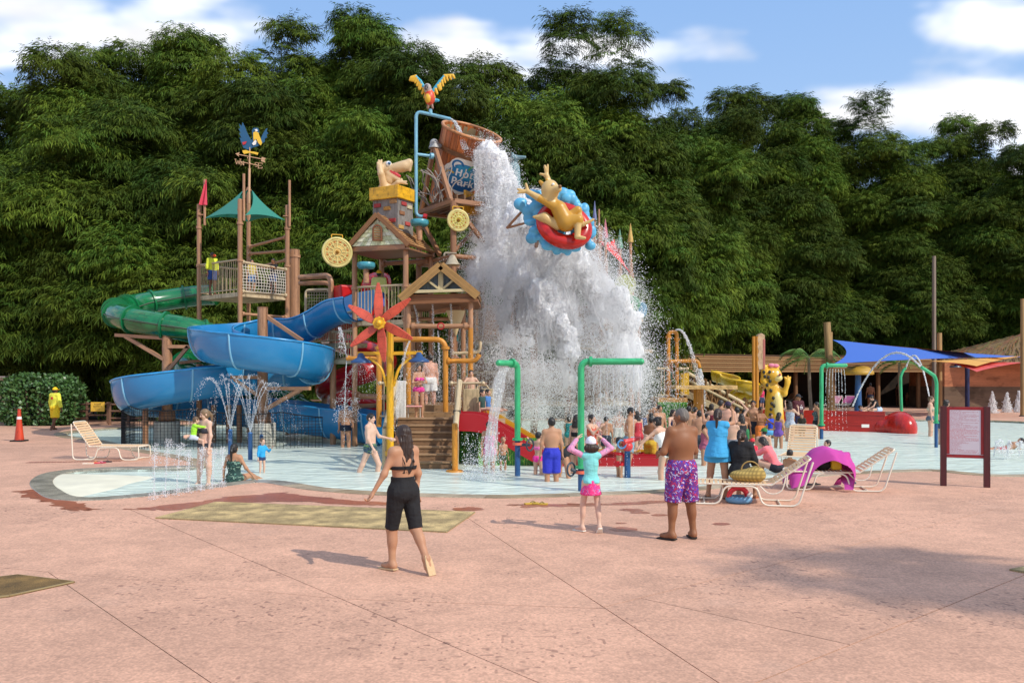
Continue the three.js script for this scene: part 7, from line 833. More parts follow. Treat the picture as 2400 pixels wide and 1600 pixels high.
const mom=person({...inPool(480,1136,976),h:1.66,pos:G(480,1134,WATER).setY(-0.14),yaw:-0.6,sex:'f',fat:1.05,skin:SK.fair,hair:['pony','fair',0.2],headTurn:-0.3,headPitch:0.2,label:'woman in a dark print bikini carrying a baby through the jets',legs:[{t:[0.16,-1,0.05],s:[-0.05,-1,0]},{t:[-0.12,-1,0.08],s:[-0.12,-1,-0.02]}],arms:[{u:[0.25,-1,0.05],f:[0.05,-1,0.2]},{u:[-0.35,-0.9,0.3],f:[0.4,-0.05,0.9]}],wear:[{k:'trunks',m:printed(43,'#2c2c34',['#6a6a78','#15151a'],50,9),to:0.08,top:0.98},{k:'bra',m:printed(44,'#2c2c34',['#6a6a78','#15151a'],50,9)}]});
{const q=mom.t.localToWorld(V(-0.15,0,0.16));person({pos:V(mom.t.position.x-0.2,mom.t.position.y+0.55,mom.t.position.z+0.14),h:0.85,kid:1,seat:0.46,cell:0.016,yaw:2.2,skin:SK.fair,hair:['short','sandy'],lean:0.15,label:'baby in a lime green top held on the woman\'s hip',legs:[{t:[0.5,-0.4,1],s:[0.1,-1,0.1]},{t:[-0.5,-0.4,1],s:[-0.1,-1,0.1]}],arms:[{u:[0.4,-0.2,0.9],f:[-0.3,-0.1,0.9]},{u:[-0.4,-0.2,0.9],f:[0.3,-0.1,0.9]}],wear:[{k:'shirt',m:'#a6e83c',sleeve:1.7},{k:'trunks',m:'#c4cbd8',to:0.5,loose:0.025}]});}
person({pos:G(548,1131,WATER).setY(FLOOR+0.08),h:1.6,seat:0.2,cell:0.017,yaw:2.95,sex:'f',fat:1.1,skin:SK.tan,hair:['pony','black',0.34],label:'woman in a leaf print swimsuit sitting in the shallow water',legs:[{t:[0.2,0.1,1],s:[0,-0.3,1]},{t:[-0.2,0.1,1],s:[0,-0.3,1]}],arms:[{u:[0.35,-1,-0.1],f:[0.1,-1,0.1]},{u:[-0.5,-0.9,0.1],f:[-0.4,-0.7,0.4]}],wear:[{k:'suit',m:printed(45,'#22403c',['#5a8a7a','#9ab8a0','#17282a'],70,10),top:1.34}]});
person({...inPool(614,1108,1036),h:0.92,kid:1,yaw:0.9,skin:SK.fair,hair:['short','sandy'],pos:G(614,1108,WATER).setY(WATER-0.1),label:'toddler in a bright blue top left of the waders',arms:[{u:[0.3,-0.7,0.5],f:[0.1,0.6,0.7]},{}],wear:[{k:'shirt',m:'#2ca0d8',sleeve:1.7,low:0.95},{k:'trunks',m:'#2a3f6a',to:0.25}]});
person({...inPool(1146,1108,992),h:1.5,sex:'f',yaw:0.4,skin:SK.tan,hair:['short','dark'],label:'girl in a pink swimsuit under the poured sheet of water',wear:[{k:'suit',m:'#d8689a'}]});
person({...inPool(1179,1104,1038),h:0.98,kid:1,yaw:0.3,skin:SK.tan,hair:['cropped','sandy'],pos:G(1179,1102,WATER).setY(WATER-0.16),label:'toddler in dark trunks by the green bamboo print',wear:[{k:'trunks',m:'#3a4a38',to:0.3}]});
person({...atZ(980,988,856,22.9),pos:XZ(981,22.9,LAND),h:1.5,sex:'f',fat:0.95,yaw:0.5,skin:SK.tan,hair:['short','dark'],label:'girl in a pink bikini on the landing',arms:[{u:[0.3,-0.9,0.2],f:[-0.8,-0.1,0.5]},{u:[-0.3,-0.9,0.2],f:[0.8,0.1,0.5]}],legs:[{t:[0.03,-1,0.05],s:[0,-1,0]},{t:[-0.03,-1,0.2],s:[0.05,-1,-0.2]}],wear:[{k:'trunks',m:'#d8388c',to:0.12},{k:'bra',m:'#d8388c'}]});
person({pos:XZ(1008,25.0,LAND+0.18),h:1.62,cell:0.02,yaw:-2.9,fat:1.18,skin:SK.pink,hair:['short','black'],label:'man in white shorts climbing the steps with his back turned',legs:[{t:[0.06,-1,0.25],s:[0,-1,-0.1]},{t:[-0.06,-1,-0.02],s:[0,-1,-0.05]}],wear:[{k:'shorts',m:'#e4e2dc',to:0.75,loose:0.024,flare:0.02}]});
person({pos:XZ(1064,27.5,2.75),h:1.35,kid:0.3,cell:0.024,yaw:0.5,skin:SK.pink,hair:['short','black'],label:'boy shading his eyes beside the falling water',arms:[{u:[0.3,-0.1,0.9],f:[-0.4,0.9,-0.2]},{}],wear:[{k:'trunks',m:'#3aa8a4',to:0.4}]});
person({pos:XZ(1104,24.2,LAND),h:1.35,kid:0.2,cell:0.024,yaw:0.2,skin:SK.light,hair:['short','black'],label:'boy leaning on the beige railing of the low platform',arms:[{u:[0.5,-0.7,0.5],f:[0.4,0.1,0.9]},{u:[-0.5,-0.7,0.5],f:[-0.3,0.1,0.9]}],wear:[{k:'shorts',m:'#48688a',to:0.7}]});
for (const [px,c,l] of [[1130,'#2c4a44','child in a dark green top seated at the top of the red lane'],[1143,'#4a7ab8','child in a blue top seated behind the poured water']]) person({pos:XZ(px,22.3+(px-1130)*0.04,LAND-0.05),h:1.05,kid:0.9,seat:0.28,cell:0.022,yaw:1.0,skin:SK.light,hair:['short','black'],label:l,legs:[{t:[0.15,0.1,1],s:[0,-0.1,1]},{t:[-0.15,0.1,1],s:[0,-0.1,1]}],wear:[{k:'shirt',m:c,sleeve:0.6}]});
person({pos:XZ(1566,30.1,1.44),h:1.55,cell:0.024,yaw:2.2,skin:SK.brown,hair:['cropped','grey'],label:'boy in teal trunks behind the orange pipe spout',wear:[{k:'trunks',m:'#2f6a62',to:0.5}]});
person({pos:XZ(497,32.2,5.24),h:1.62,cell:0.026,yaw:0.9,skin:SK.dark,hair:['short','black'],label:'attendant in a yellow shirt and orange mask on the lookout tower',wear:[{k:'shirt',m:'#d8e03c',sleeve:1.5,loose:0.02},{k:'shorts',m:'#2a4a8a',to:0.7,loose:0.02}]});
{const a=people[people.length-1],m=new THREE.Mesh(ball(0.06,0.03,1.48,0.1,1,0.8,0.8),M('#e8502a',0.8));m.name='face_mask';a.add(m);}
person({pos:XZ(590,32.2,5.24),h:1.35,cell:0.026,yaw:0.4,skin:SK.tan,hair:['short','dark'],kid:0.3,label:'child in a yellow and blue top behind the rope net',wear:[{k:'shirt',m:'#c8b04a',sleeve:0.6},{k:'shorts',m:'#4a78b0',to:0.7}]});
person({pos:XZ(640,32.3,5.24),h:1.4,cell:0.026,yaw:-0.3,skin:SK.brown,hair:['short','black'],kid:0.3,label:'child in dark clothes holding the rope net',arms:[{u:[0.2,-0.6,0.8],f:[0,0.1,1]},{u:[-0.2,-0.6,0.8],f:[0,0.1,1]}],wear:[{k:'shirt',m:'#1e1c20',sleeve:0.8},{k:'shorts',m:'#33508a',to:0.7}]});
person({pos:XZ(888,28.0,TB.fl),h:1.72,cell:0.024,yaw:3.0,skin:SK.dark,hair:['cap','black','#e0b422'],label:'attendant in a pale yellow shirt and yellow cap on the shingled tower',wear:[{k:'shirt',m:'#d6dc84',sleeve:1.8,loose:0.024,low:0.92},{k:'shorts',m:'#2f62b4',to:0.9,loose:0.02}]});
const lg=person({...onDeck(128,1007,911),h:1.74,yaw:2.8,cell:0.02,skin:SK.dark,hair:['cap','black','#f0c21c'],label:'lifeguard in a yellow long sleeved shirt walking past the hedge',legs:[{t:[0.06,-1,0.14],s:[0.02,-1,0]},{t:[-0.04,-1,-0.14],s:[0,-0.86,-0.5],f:[0,-0.9,-0.3],flat:false}],arms:[{u:[0.28,-1,0.05],f:[0.12,-1,0.2]},{u:[-0.28,-1,-0.05],f:[-0.12,-1,0.2]}],wear:[{k:'shirt',m:'#e2e04a',sleeve:1.95,loose:0.026,puff:0.016,low:0.94},{k:'shorts',m:'#e8c41e',to:0.95,loose:0.03,flare:0.03}]});
{const g=new THREE.CylinderGeometry(0.055,0.055,0.01,18).rotateX(PI/2);const c=lg.T(0,1.3,-0.155);g.translate(c.x,c.y,c.z);mesh('round_emblem',lg.fit(g),M('#c8322a',0.7),lg.t);}
}
// ---------- furniture, signs, ground details ----------
function lounger(pos,turn,label,recline=0.62,strapM=M('#dcb78c',0.7),group='strap loungers'){
const t=thing('lounger',label,'lounger',pos,turn,group),fm=M('#e6dcc8',0.35),w=0.31,r=0.016,hx=0.35,bl=0.78,ca=Math.cos(recline),sa=Math.sin(recline);
const tip=(z)=>V(hx+bl*ca,0.36+bl*sa,z);
mesh('seat_frame',[pipe([V(hx,0.36,w),V(-0.95,0.36,w),V(-1.0,0.36,0),V(-0.95,0.36,-w),V(hx,0.36,-w)],r,8,0,false,0.1)],fm,t);
mesh('back_frame',[pipe([V(hx,0.36,w),tip(w),tip(-w),V(hx,0.36,-w)],r,8,0,false,0.09)],fm,t);
for (const sz of [1,-1]){mesh('leg',pipe([V(-0.95,0.35,sz*w),V(-0.98,0.02,sz*(w+0.02)),V(-0.5,0.02,sz*(w+0.02)),V(-0.42,0.33,sz*w),V(0.12,0.33,sz*w),V(0.2,0.02,sz*(w+0.02)),V(0.78,0.02,sz*(w+0.02)),tip(sz*(w+0.005)).add(V(0.03,-0.05,0))],r,8,0,false,0.12),fm,t);}
mesh('cross_tube',[bar(V(-0.75,0.02,-w-0.02),V(-0.75,0.02,w+0.02),r),bar(V(0.5,0.02,-w-0.02),V(0.5,0.02,w+0.02),r)],fm,t);
mesh('arm_loop',[pipe([V(0.15,0.36,w),V(0.3,0.2,w+0.02),V(0.52,0.24,w+0.02),V(0.58,0.5,w)],0.011,6,0,false,0.12)],fm,t);
const g=new RoundedBoxGeometry(0.052,0.008,2*w+0.03,1,0.003);const n=17;
for (let i=0;i<n;i++){const o=mesh('strap',g,strapM,t);o.position.set(-0.92+i*(hx+0.9)/n,0.368,0);o.rotation.z=0;}
for (let i=0;i<10;i++){const u=(i+0.8)/10.6,o=mesh('strap',g,strapM,t);o.position.set(hx+bl*ca*u-sa*0.012,0.366+bl*sa*u+ca*0.006,0);o.rotation.z=recline;}
return t;
}
{
const L1=G(1758,1188),L2=G(1975,1153),L3=G(1940,1108);
lounger(L1.clone().add(V(0.1,0,-0.42)),-0.22,'near empty strap lounger with the woman in black on its foot end');
lounger(L2.clone().add(V(0.05,0,-0.4)),-0.2,'strap lounger with magenta towel draped over it');
lounger(L3.clone().add(V(-0.35,0,-0.9)),1.1,'strap lounger with upright back at the water edge',0.95);
lounger(G(232,1078).add(V(0.15,0,-0.2)),Math.PI-0.05,'strap lounger standing alone on the deck at the left',0.95);
const b=thing('straw_bag','straw woven beach bag on the near lounger','bag',L1.clone().add(V(0.08,0.375,-0.45)),-0.22);const bt=tex(128,128,(u,v,c)=>{const k=0.7+0.3*Math.abs(Math.sin(u*50))*Math.abs(Math.sin(v*50));c[0]=0.78*k;c[1]=0.66*k;c[2]=0.36*k;});mesh('body',blob([ell(V(0,0.1,0),[0.3,0.11,0.17]),ell(V(0.14,0.13,0),[0.16,0.14,0.15])],0.02,0.06),new THREE.MeshStandardMaterial({map:bt,roughness:0.9}),b);mesh('handle',new THREE.TorusGeometry(0.15,0.012,6,20,3.6).translate(0.05,0.2,0.05),M('#a8894c',0.8),b);
const tw=thing('magenta_towel','magenta towel draped over the second lounger','towel',L2.clone().add(V(-0.18,0.0,-0.4)),-0.2),prof=[[-0.72,0.2],[-0.68,0.34],[-0.45,0.42],[-0.32,0.66],[-0.18,0.78],[0.0,0.84],[0.18,0.78],[0.32,0.74],[0.4,0.7],[0.44,0.45],[0.4,0.3],[0.26,0.2]],cv=new THREE.CatmullRomCurve3(prof.map(([x,y])=>V(x,y,0))),pos=[],idx=[],nu=40,nv=16;
for (let i=0;i<=nu;i++) for (let j=0;j<=nv;j++){const p=cv.getPoint(i/nu),v=j/nv-0.5,f=(fbm(i*0.22,j*0.55,3,3)-0.5)*0.11+Math.sin(j*2.3+i*0.2)*0.012;pos.push(p.x+f+v*0.12,Math.max(0.05,p.y-Math.pow(Math.abs(v)*2,3)*0.28+f),v*0.74+Math.sin(i*0.35)*0.03);} for (let i=0;i<nu;i++) for (let j=0;j<nv;j++){const a=i*(nv+1)+j;idx.push(a,a+1,a+nv+1,a+1,a+nv+2,a+nv+1);} const tg=new THREE.BufferGeometry();tg.setAttribute('position',new THREE.Float32BufferAttribute(pos,3));tg.setIndex(idx);tg.computeVertexNormals();mesh('cloth',tg,M('#c2449a',0.9),tw);
const bp=thing('black_bag','black and yellow bags under the magenta towel','bag',L2.clone().add(V(-0.12,0.375,-0.36)),-0.2);mesh('black_pouch',blob([ell(V(-0.12,0.12,0),[0.17,0.13,0.16])],0.025,0.02),M('#17171a',0.8),bp);mesh('yellow_pouch',rbox(0.2,0.2,0.24,0.04,0.12,0.12,0.02),M('#e2bd2c',0.7),bp);
const fl=thing('inflatable_toy','red white and blue inflatable toy under the near lounger','toy',L1.clone().add(V(-0.05,0,-0.5)));mesh('blue_ring',new THREE.TorusGeometry(0.17,0.06,10,24).rotateX(Math.PI/2).translate(0,0.06,0),M('#6a9fc4',0.4),fl);mesh('red_arch',new THREE.TorusGeometry(0.16,0.045,10,20,Math.PI).translate(-0.02,0.1,0.03),M('#d8353f',0.35),fl);mesh('white_piece',ball(0.06,0.17,0.13,0.04),M('#eceae6',0.5),fl);
const flip=(p,turn,c,st,lab)=>{const t=thing('flip_flop',lab,'flip-flop',p,turn,'flip-flops on the deck'),o=[];for (let i=0;i<=12;i++){const u=i/12;o.push([(u-0.5)*0.25,0.032+0.018*u+0.008*Math.sin(u*3.1)]);} for (let i=12;i>=0;i--){const u=i/12;o.push([(u-0.5)*0.25,-(0.032+0.018*u+0.008*Math.sin(u*3.1))]);} mesh('sole',extr(o,0.014,0.004).rotateX(-Math.PI/2).translate(0,0.012,0),M(c,0.8),t);for (const s of [1,-1]) mesh('strap',polytube([V(-0.01,0.02,s*0.042),V(0.03,0.05,s*0.025),V(0.075,0.025,0)],0.006,6),M(st,0.6),t);};
flip(G(1246,1181),0.4,'#c9a53c','#7a6a2a','left yellow flip-flop lying by the pool coping');flip(G(1266,1182),-0.2,'#c9a53c','#7a6a2a','right yellow flip-flop lying by the pool coping');flip(G(206,1087),0.3,'#e8dcc8','#c8a080','pale flip-flop under the left lounger');flip(G(220,1086),0.1,'#d8485a','#e89a4a','red flip-flop under the left lounger');flip(G(234,1085),-0.2,'#c83a55','#f0b0b8','pink flip-flop under the left lounger');flip(G(248,1083),0.2,'#2c2a30','#44424a','dark flip-flop under the left lounger');flip(G(1983,1130),1.2,'#2f4a6a','#1c2430','navy sandal under the towel lounger');flip(G(2000,1132),1.4,'#4a5a66','#2a343c','grey sandal under the towel lounger');flip(G(1908,1136),0.2,'#2a2826','#3c3836','black sandal behind the near lounger');flip(G(1890,1136),0.5,'#2a2826','#3c3836','second black sandal behind the near lounger');
}
{
const l=G(2212,1138),r=G(2314,1142),t=thing('notice_board','maroon framed notice board with rows of red print','sign',V((l.x+r.x)/2,0,(l.z+r.z)/2)),a=V(l.x,0,l.z),b=V(r.x,0,r.z),top=1.58,m=paint('#5a1f22',0.5),d=b.clone().sub(a),ang=Math.atan2(-d.z,d.x),L=d.length();
for (const p of [a,b]) W('post',box(0.11,top+0.02,0.09,p.x,top/2,p.z,ang),m,t);
const nt=canvasTex(512,640,(c)=>{const R=rng(12);c.fillStyle='#c9c3cb';c.fillRect(0,0,512,640);let y=18;const word=(x,y2,w,col2)=>{c.fillStyle=col2;for (let k=0;k<w;k +=7) if (R()>0.12) c.fillRect(x+k,y2+R()*1.5,4+R()*2.5,6+R()*2);};for (let i=0;i<36;i++){const full=R()>0.3,len=(i>27&&i<33?0.2+R()*0.25:full?0.88+R()*0.1:0.35+R()*0.4)*470;let x=18;while (x<18+len){const w=14+R()*50;word(x,y,Math.min(w,18+len-x),i>14&&i<25?'#b4454f':'#a8606c');x +=w+8;} y +=17;}});
const mid=a.clone().lerp(b,0.5),h=0.98,cy=top-h/2-0.02;W('frame',[box(L-0.11,0.06,0.05,mid.x,top-0.03,mid.z,ang),box(L-0.11,0.06,0.05,mid.x,top-h+0.0,mid.z,ang),...[-1,1].map((s)=>{const p=mid.clone().addScaledVector(d.clone().normalize(),s*(L/2-0.08));return box(0.06,h-0.1,0.048,p.x,cy+0.015,p.z,ang);})],paint('#a6242a',0.4),t);
const pg=new THREE.PlaneGeometry(L-0.2,h-0.09);pg.rotateY(ang);W('printed_sheet',pg.translate(mid.x+Math.sin(ang)*0.022,cy+0.015,mid.z+Math.cos(ang)*0.022),new THREE.MeshStandardMaterial({map:nt,roughness:0.5}),t);W('backing',box(L-0.12,h-0.06,0.03,mid.x,cy+0.015,mid.z,ang),M('#b8b4b8',0.6),t);
const cn=thing('drink_can','green drink can at the foot of the notice board','can',G(2208,1131));mesh('body',lathe([[0,0],[0.026,0.004],[0.033,0.012],[0.033,0.11],[0.027,0.122],[0,0.122]],20),M('#3f8a5c',0.3,{metalness:0.4}),cn);mesh('lid',new THREE.CylinderGeometry(0.026,0.026,0.004,18).translate(0,0.124,0),M('#c8ccd0',0.25,{metalness:0.9}),cn);mesh('label_band',new THREE.CylinderGeometry(0.0335,0.0335,0.03,20,1,true).translate(0,0.06,0),M('#b23a3a',0.4),cn);
}
{
const t=thing('traffic_cone','tall orange traffic cone with white band on a black foot','cone',G(44,1034));const h=1.05;mesh('foot',rbox(0.42,0.05,0.42,0.02,0,0.025,0),M('#221f1d',0.8),t);mesh('body',lathe([[0.15,0.05],[0.14,0.12],[0.055,0.92],[0.05,h],[0.03,h+0.01],[0,h+0.01]],24),paint('#d9492a',0.5),t);mesh('reflective_band',lathe([[0.078,0.74],[0.07,0.83]],24),M('#ece8e4',0.4),t);mesh('top_ring',new THREE.TorusGeometry(0.05,0.012,8,18).rotateX(Math.PI/2).translate(0,h+0.02,0),paint('#d9492a',0.5),t);
}
function hedge(name,label,c,sx,sy,sz,n,seed,tone=1){
const R=rng(seed),t=thing(name,label,'hedge',c),lg=new THREE.BufferGeometry();lg.setAttribute('position',new THREE.Float32BufferAttribute([0,0,0,0.05,0.02,0.03,-0.03,0.03,0.05,0.02,0.05,0.1],3));lg.setIndex([0,1,2,1,3,2]);lg.computeVertexNormals();
const im=new THREE.InstancedMesh(lg,M(0xffffff,0.4),n),m4=new THREE.Matrix4(),q=new THREE.Quaternion(),e=new THREE.Euler(),cc=new THREE.Color();for (let i=0;i<n;i++){const a=R()*6.283,v=R()*2-1,s=Math.sqrt(1-v*v),k=0.78+0.26*R()+0.12*fbm(Math.cos(a)*s*4+9,v*4+9,Math.sin(a)*s*4+seed,3);let x=Math.cos(a)*s,z=Math.sin(a)*s;x=Math.sign(x)*Math.pow(Math.abs(x),0.6)*sx*k;z=Math.sign(z)*Math.pow(Math.abs(z),0.7)*sz*k;const y=sy*(0.5+0.52*Math.sign(v)*Math.pow(Math.abs(v),0.7)*k);e.set(R()*6,R()*6,R()*6);m4.compose(V(x,Math.max(0.05,y),z),q.setFromEuler(e),V(1,1,1).multiplyScalar(0.9+R()*0.9));im.setMatrixAt(i,m4);const w=(0.7+R()*0.7)*tone;im.setColorAt(i,cc.setRGB(0.055*w,0.12*w,0.03*w));} im.name='foliage';im.userData.kind='stuff';im.castShadow=im.receiveShadow=true;t.add(im);
for (let i=0;i<5;i++) mesh('stem',polytube([V((i-2)*sx*0.3,0,0),V((i-2)*sx*0.36,sy*0.5,0.05),V((i-2)*sx*0.4,sy*0.85,0)],0.04,5),barkMat2,t);return t;
}
const barkMat2=M(col(0.1,0.07,0.045),0.95);
{
hedge('clipped_hedge','clipped green hedge behind the lifeguard',XZ(95,38),1.7,2.15,0.9,9000,5,1.1);
const Z=38,t=thing('rail_fence','low brown rail fence behind the left end of the pool','fence',XZ(230,Z)),fm=wood('#7d5a44',0.85),yb=0;for (const px of [90,176,256,300,730,770,820,870]){const z=px>600?40.5:Z,p=XZ(px,z);W('post',bar(V(p.x,0,p.z),V(p.x,1.02,p.z),0.07),fm,t);} for (const y of [0.3,0.62,0.92]){W('rail',bar(XZ(90,Z,y),XZ(200,Z,y),0.045),fm,t);W('rail',bar(XZ(256,Z,y),XZ(330,Z,y),0.045),fm,t);W('rail',bar(XZ(690,40.5,y+0.1),XZ(880,40.5,y+0.1),0.045),fm,t);}
const g=thing('fence_gate','wooden slat gate in the rail fence','gate',XZ(228,Z-0.06));for (const px of [203,252]) W('stile',box(0.1,0.95,0.06,XZ(px,Z-0.06).x,0.55,-Z+0.06),fm,g);for (const y of [0.18,0.45,0.72,0.95]) W('slat',box(0.92,0.07,0.04,XZ(228,Z).x,y,-Z+0.1),fm,g);W('brace',beam(P(206,970,Z-0.15),P(250,945,Z-0.15),0.06,0.04),fm,g);
const s=thing('warning_sign','yellow sign reading ACESSO RESTRITO on the gate','sign',P(228,953,Z-0.2)),st=canvasTex(256,160,(c)=>{c.fillStyle='#e6b53a';c.fillRect(0,0,256,160);c.fillStyle='#3a2c14';c.textAlign='center';c.font='bold 36px sans-serif';c.fillText('ACESSO',128,48);c.fillText('RESTRITO',128,88);c.font='15px sans-serif';for (let i=0;i<2;i++){c.fillRect(70+i*12,108+i*20,116-i*24,6);}});mesh('plate',rbox(0.62,0.42,0.02,0.008),M('#d6a52f',0.5),s);mesh('printed_face',new THREE.PlaneGeometry(0.6,0.4).translate(0,0,0.013),new THREE.MeshStandardMaterial({map:st,roughness:0.5}),s);
const pz=thing('gate_post','pale squared wooden post at the left edge','post',XZ(3,40));mesh('shaft',box(0.28,2.1,0.28,0,1.05,0),wood('#b7a988',0.85),pz);mesh('cap',box(0.4,0.08,0.36,0.06,2.14,0),M('#d8d2c6',0.7),pz);mesh('stone_foot',box(0.4,0.4,0.4,0.02,0.2,0.02),paint('#8a857c',0.9),pz);
}
{
const matTex=tex(512,512,(u,v,c)=>{const k=0.72+(fbm(u*5,v*5,61,4,5)-0.5)*0.5+(noise3(u*256,v*256,6,256)-0.5)*0.45;c[0]=0.93*k;c[1]=0.80*k;c[2]=0.55*k;}),mm=new THREE.MeshStandardMaterial({map:matTex,roughness:1}),md=new THREE.MeshStandardMaterial({map:matTex,roughness:1,color:hex('#a8987c')});
const quad=(pts,h,name,lab,m)=>{const w=pts.map((p)=>G(...p)),c=w.reduce((a,b)=>a.add(b.clone().multiplyScalar(1/w.length)),V(0,0,0)),t=thing(name,lab,'mat',V(c.x,0,c.z));const g=new THREE.ExtrudeGeometry(new THREE.Shape(w.map((p)=>new THREE.Vector2(p.x-c.x,-(p.z-c.z)))),{depth:h,bevelEnabled:true,bevelSize:0.01,bevelThickness:0.006,bevelSegments:2}).rotateX(-Math.PI/2).translate(0,0.004,0);mesh('pile',uvXZ(g,1.1),m,t);const e=w.map((p)=>V(p.x-c.x,0.012,p.z-c.z));mesh('edging',e.map((p,i)=>bar(p,e[(i+1) % e.length],0.012,0.012,6)),M('#8d7c58',0.9),t);};
quad([[365,1215],[505,1178],[1112,1202],[1046,1248]],0.012,'fibre_mat','long tan fibre mat lying before the pool',mm);quad([[-60,1362],[41,1350],[171,1366],[20,1399],[-60,1408]],0.012,'fibre_mat','dark tan fibre mat at the left edge',md);quad([[2370,1337],[2470,1318],[2520,1330],[2440,1350]],0.012,'fibre_mat','tan fibre mat at the right edge',mm);
const wet=(pts,lab,seed)=>{const R=rng(seed),w=new THREE.CatmullRomCurve3(pts.map((p)=>G(...p)),true,'centripetal').getPoints(90).map((p,i)=>V(p.x+(fbm(i*0.9,seed,2,3)-0.5)*0.5,0,p.z+(fbm(i*0.9,seed+5,7,3)-0.5)*0.34)),g=new THREE.ShapeGeometry(new THREE.Shape(w.map((p)=>new THREE.Vector2(p.x,-p.z)))).rotateX(-Math.PI/2).translate(0,0.0035,0);const o=mesh('wet_patch',uvXZ(g,6),wetMat);o.userData={kind:'stuff',label:lab};};
wet([[300,1194],[420,1181],[560,1164],[650,1155],[740,1163],[830,1173],[980,1181],[860,1185],[700,1176],[560,1178],[470,1190],[360,1196]],'wet dark red band of deck along the coping',3);wet([[48,1152],[90,1146],[140,1166],[215,1192],[190,1196],[120,1182],[70,1168]],'wet dark red deck beside the beach end',5);wet([[1200,1183],[1340,1181],[1500,1176],[1700,1163],[1760,1156],[1640,1172],[1500,1182],[1340,1187],[1240,1188]],'wet strip of deck along the near coping',8);
for (const [x,y,r] of [[1460,1240,0.16],[1500,1201,0.12],[1545,1207,0.1],[1480,1195,0.14],[1455,1226,0.06],[1095,1193,0.2],[945,1195,0.16],[1690,1228,0.1]]){const p=G(x,y),o=[];for (let i=0;i<24;i++){const a=i/24*6.283,k=r*(0.7+0.6*fbm(Math.cos(a)*2+x,Math.sin(a)*2+5,3,3));o.push(new THREE.Vector2(p.x+Math.cos(a)*k*1.3,-p.z+Math.sin(a)*k));} const m=mesh('wet_patch',uvXZ(new THREE.ShapeGeometry(new THREE.Shape(o)).rotateX(-Math.PI/2).translate(0,0.0035,0),6),wetMat);m.userData={kind:'stuff',label:'small wet footprint on the deck'};}
const d=thing('drain_grate','long brown slotted drain set in the deck at the left','drain',G(170,1082)),n=34,A=G(62,1084),B=G(285,1080);for (let i=0;i<n;i++){const p=A.clone().lerp(B,(i+0.5)/n);W('slat',box(0.045,0.012,0.16,p.x,0.002,p.z),M(i % 2?'#7d4d40':'#94604f',0.8),d);}
}
{
const spots=[[1945,962,0.6,'#e8a0b0','far lounger with a pink towel'],[1975,962,0.6,'#c86a9a','far lounger with a patterned towel'],[1840,950,0.4,'#c8906a','far lounger behind the man in maroon'],[2090,935,0.2,'#d8d2c4','far lounger in the pavilion shade'],[2135,935,0.2,'#8ac84a','far lounger with a lime towel'],[2230,938,0.3,'#d8d2c4','far white lounger before the orange hut'],[2300,932,-0.3,'#a8a49c','far grey lounger right of the shower pipe'],[2160,945,0.2,'#c02a5a','far lounger with a crimson towel'],[2250,940,0.1,'#c8382c','far lounger with a red bag']];
for (const [px,y,tn,c,l] of spots){const p=G(px,y),t=lounger(p,tn,l,0.8,M('#d8cdb8',0.7),'far strap loungers');const tw=new THREE.BoxGeometry(0.62,0.03,0.64);mesh('towel',rbox(0.66,0.03,0.66,0.012,0.62,0.66,0,0).translate(0,0,0),M(c,0.9),t).rotation.set(0,0,0);const o=t.children[t.children.length-1];o.geometry=rbox(0.6,0.03,0.66,0.012);o.position.set(0.35+0.42*0.69,0.36+0.42*0.72+0.02,0);o.rotation.z=0.8;}
const s=thing('shower_pipe','navy bent shower pipe by the far loungers','water pipe',XZ(2268,52));W('pipe',pipe([XZ(2268,52,0),P(2268,852,52),P(2240,855,52)],0.13,10,0,false,0.4),paint('#26305e',0.4),s);W('shower_head',new THREE.CylinderGeometry(0.3,0.34,0.08,18).translate(...P(2240,859,52).toArray()),paint('#4a5a6a',0.4),s);
const st=thing('far_planter','dark round planter in the pavilion','planter',G(2085,944));mesh('pot',lathe([[0,0],[0.42,0],[0.56,0.3],[0.5,0.62],[0.42,0.62],[0.4,0.5],[0,0.48]],22),M('#3a2a26',0.7),st);mesh('soil',new THREE.CylinderGeometry(0.42,0.42,0.02,20).translate(0,0.56,0),M('#2a2018',1),st);
}
bamboo(21.0,0.4,19.5,2.4,333,'tall bamboo beyond the right edge that shades the near deck','bamboo beyond the frame',{culms:3,fat:0.9,from:0.74,lobes:4,lowest:0.8,az:3.0,lean:0.9,bare:1,density:1.0});
// ---------- moving water: drops, jets and the great splash ----------
const dropGeo=new THREE.OctahedronGeometry(1,0);{const p=dropGeo.attributes.position,n=new Float32Array(p.count*3);for (let i=0;i<p.count;i++){n[3*i]=p.getX(i);n[3*i+1]=p.getY(i);n[3*i+2]=p.getZ(i);} dropGeo.setAttribute('normal',new THREE.BufferAttribute(n,3));}
const dropMat=new THREE.MeshPhysicalMaterial({color:col(1,1,1),roughness:1,transmission:1,thickness:0,specularIntensity:0.3});
const streamMat=new THREE.MeshPhysicalMaterial({color:col(0.9,0.93,0.95),roughness:0.3,transmission:0.78,thickness:0,ior:1.33,side:THREE.DoubleSide});
let dropCount=0;
function drops(t,list,name='drops'){
const n=list.length,im=new THREE.InstancedMesh(dropGeo,dropMat,n),m=new THREE.Matrix4(),q=new THREE.Quaternion(),e=new THREE.Euler();const R=rng(n);
list.forEach(([x,y,z,r,st],i)=>{e.set(R()*3,R()*3,R()*3);m.compose(V(x-t.position.x,y-t.position.y,z-t.position.z),q.setFromEuler(e),V(r,r*(st??1),r));im.setMatrixAt(i,m);});
im.name=name;im.userData.kind='stuff';im.castShadow=im.receiveShadow=true;t.add(im);dropCount +=n;
}
const GRAV=9.8;
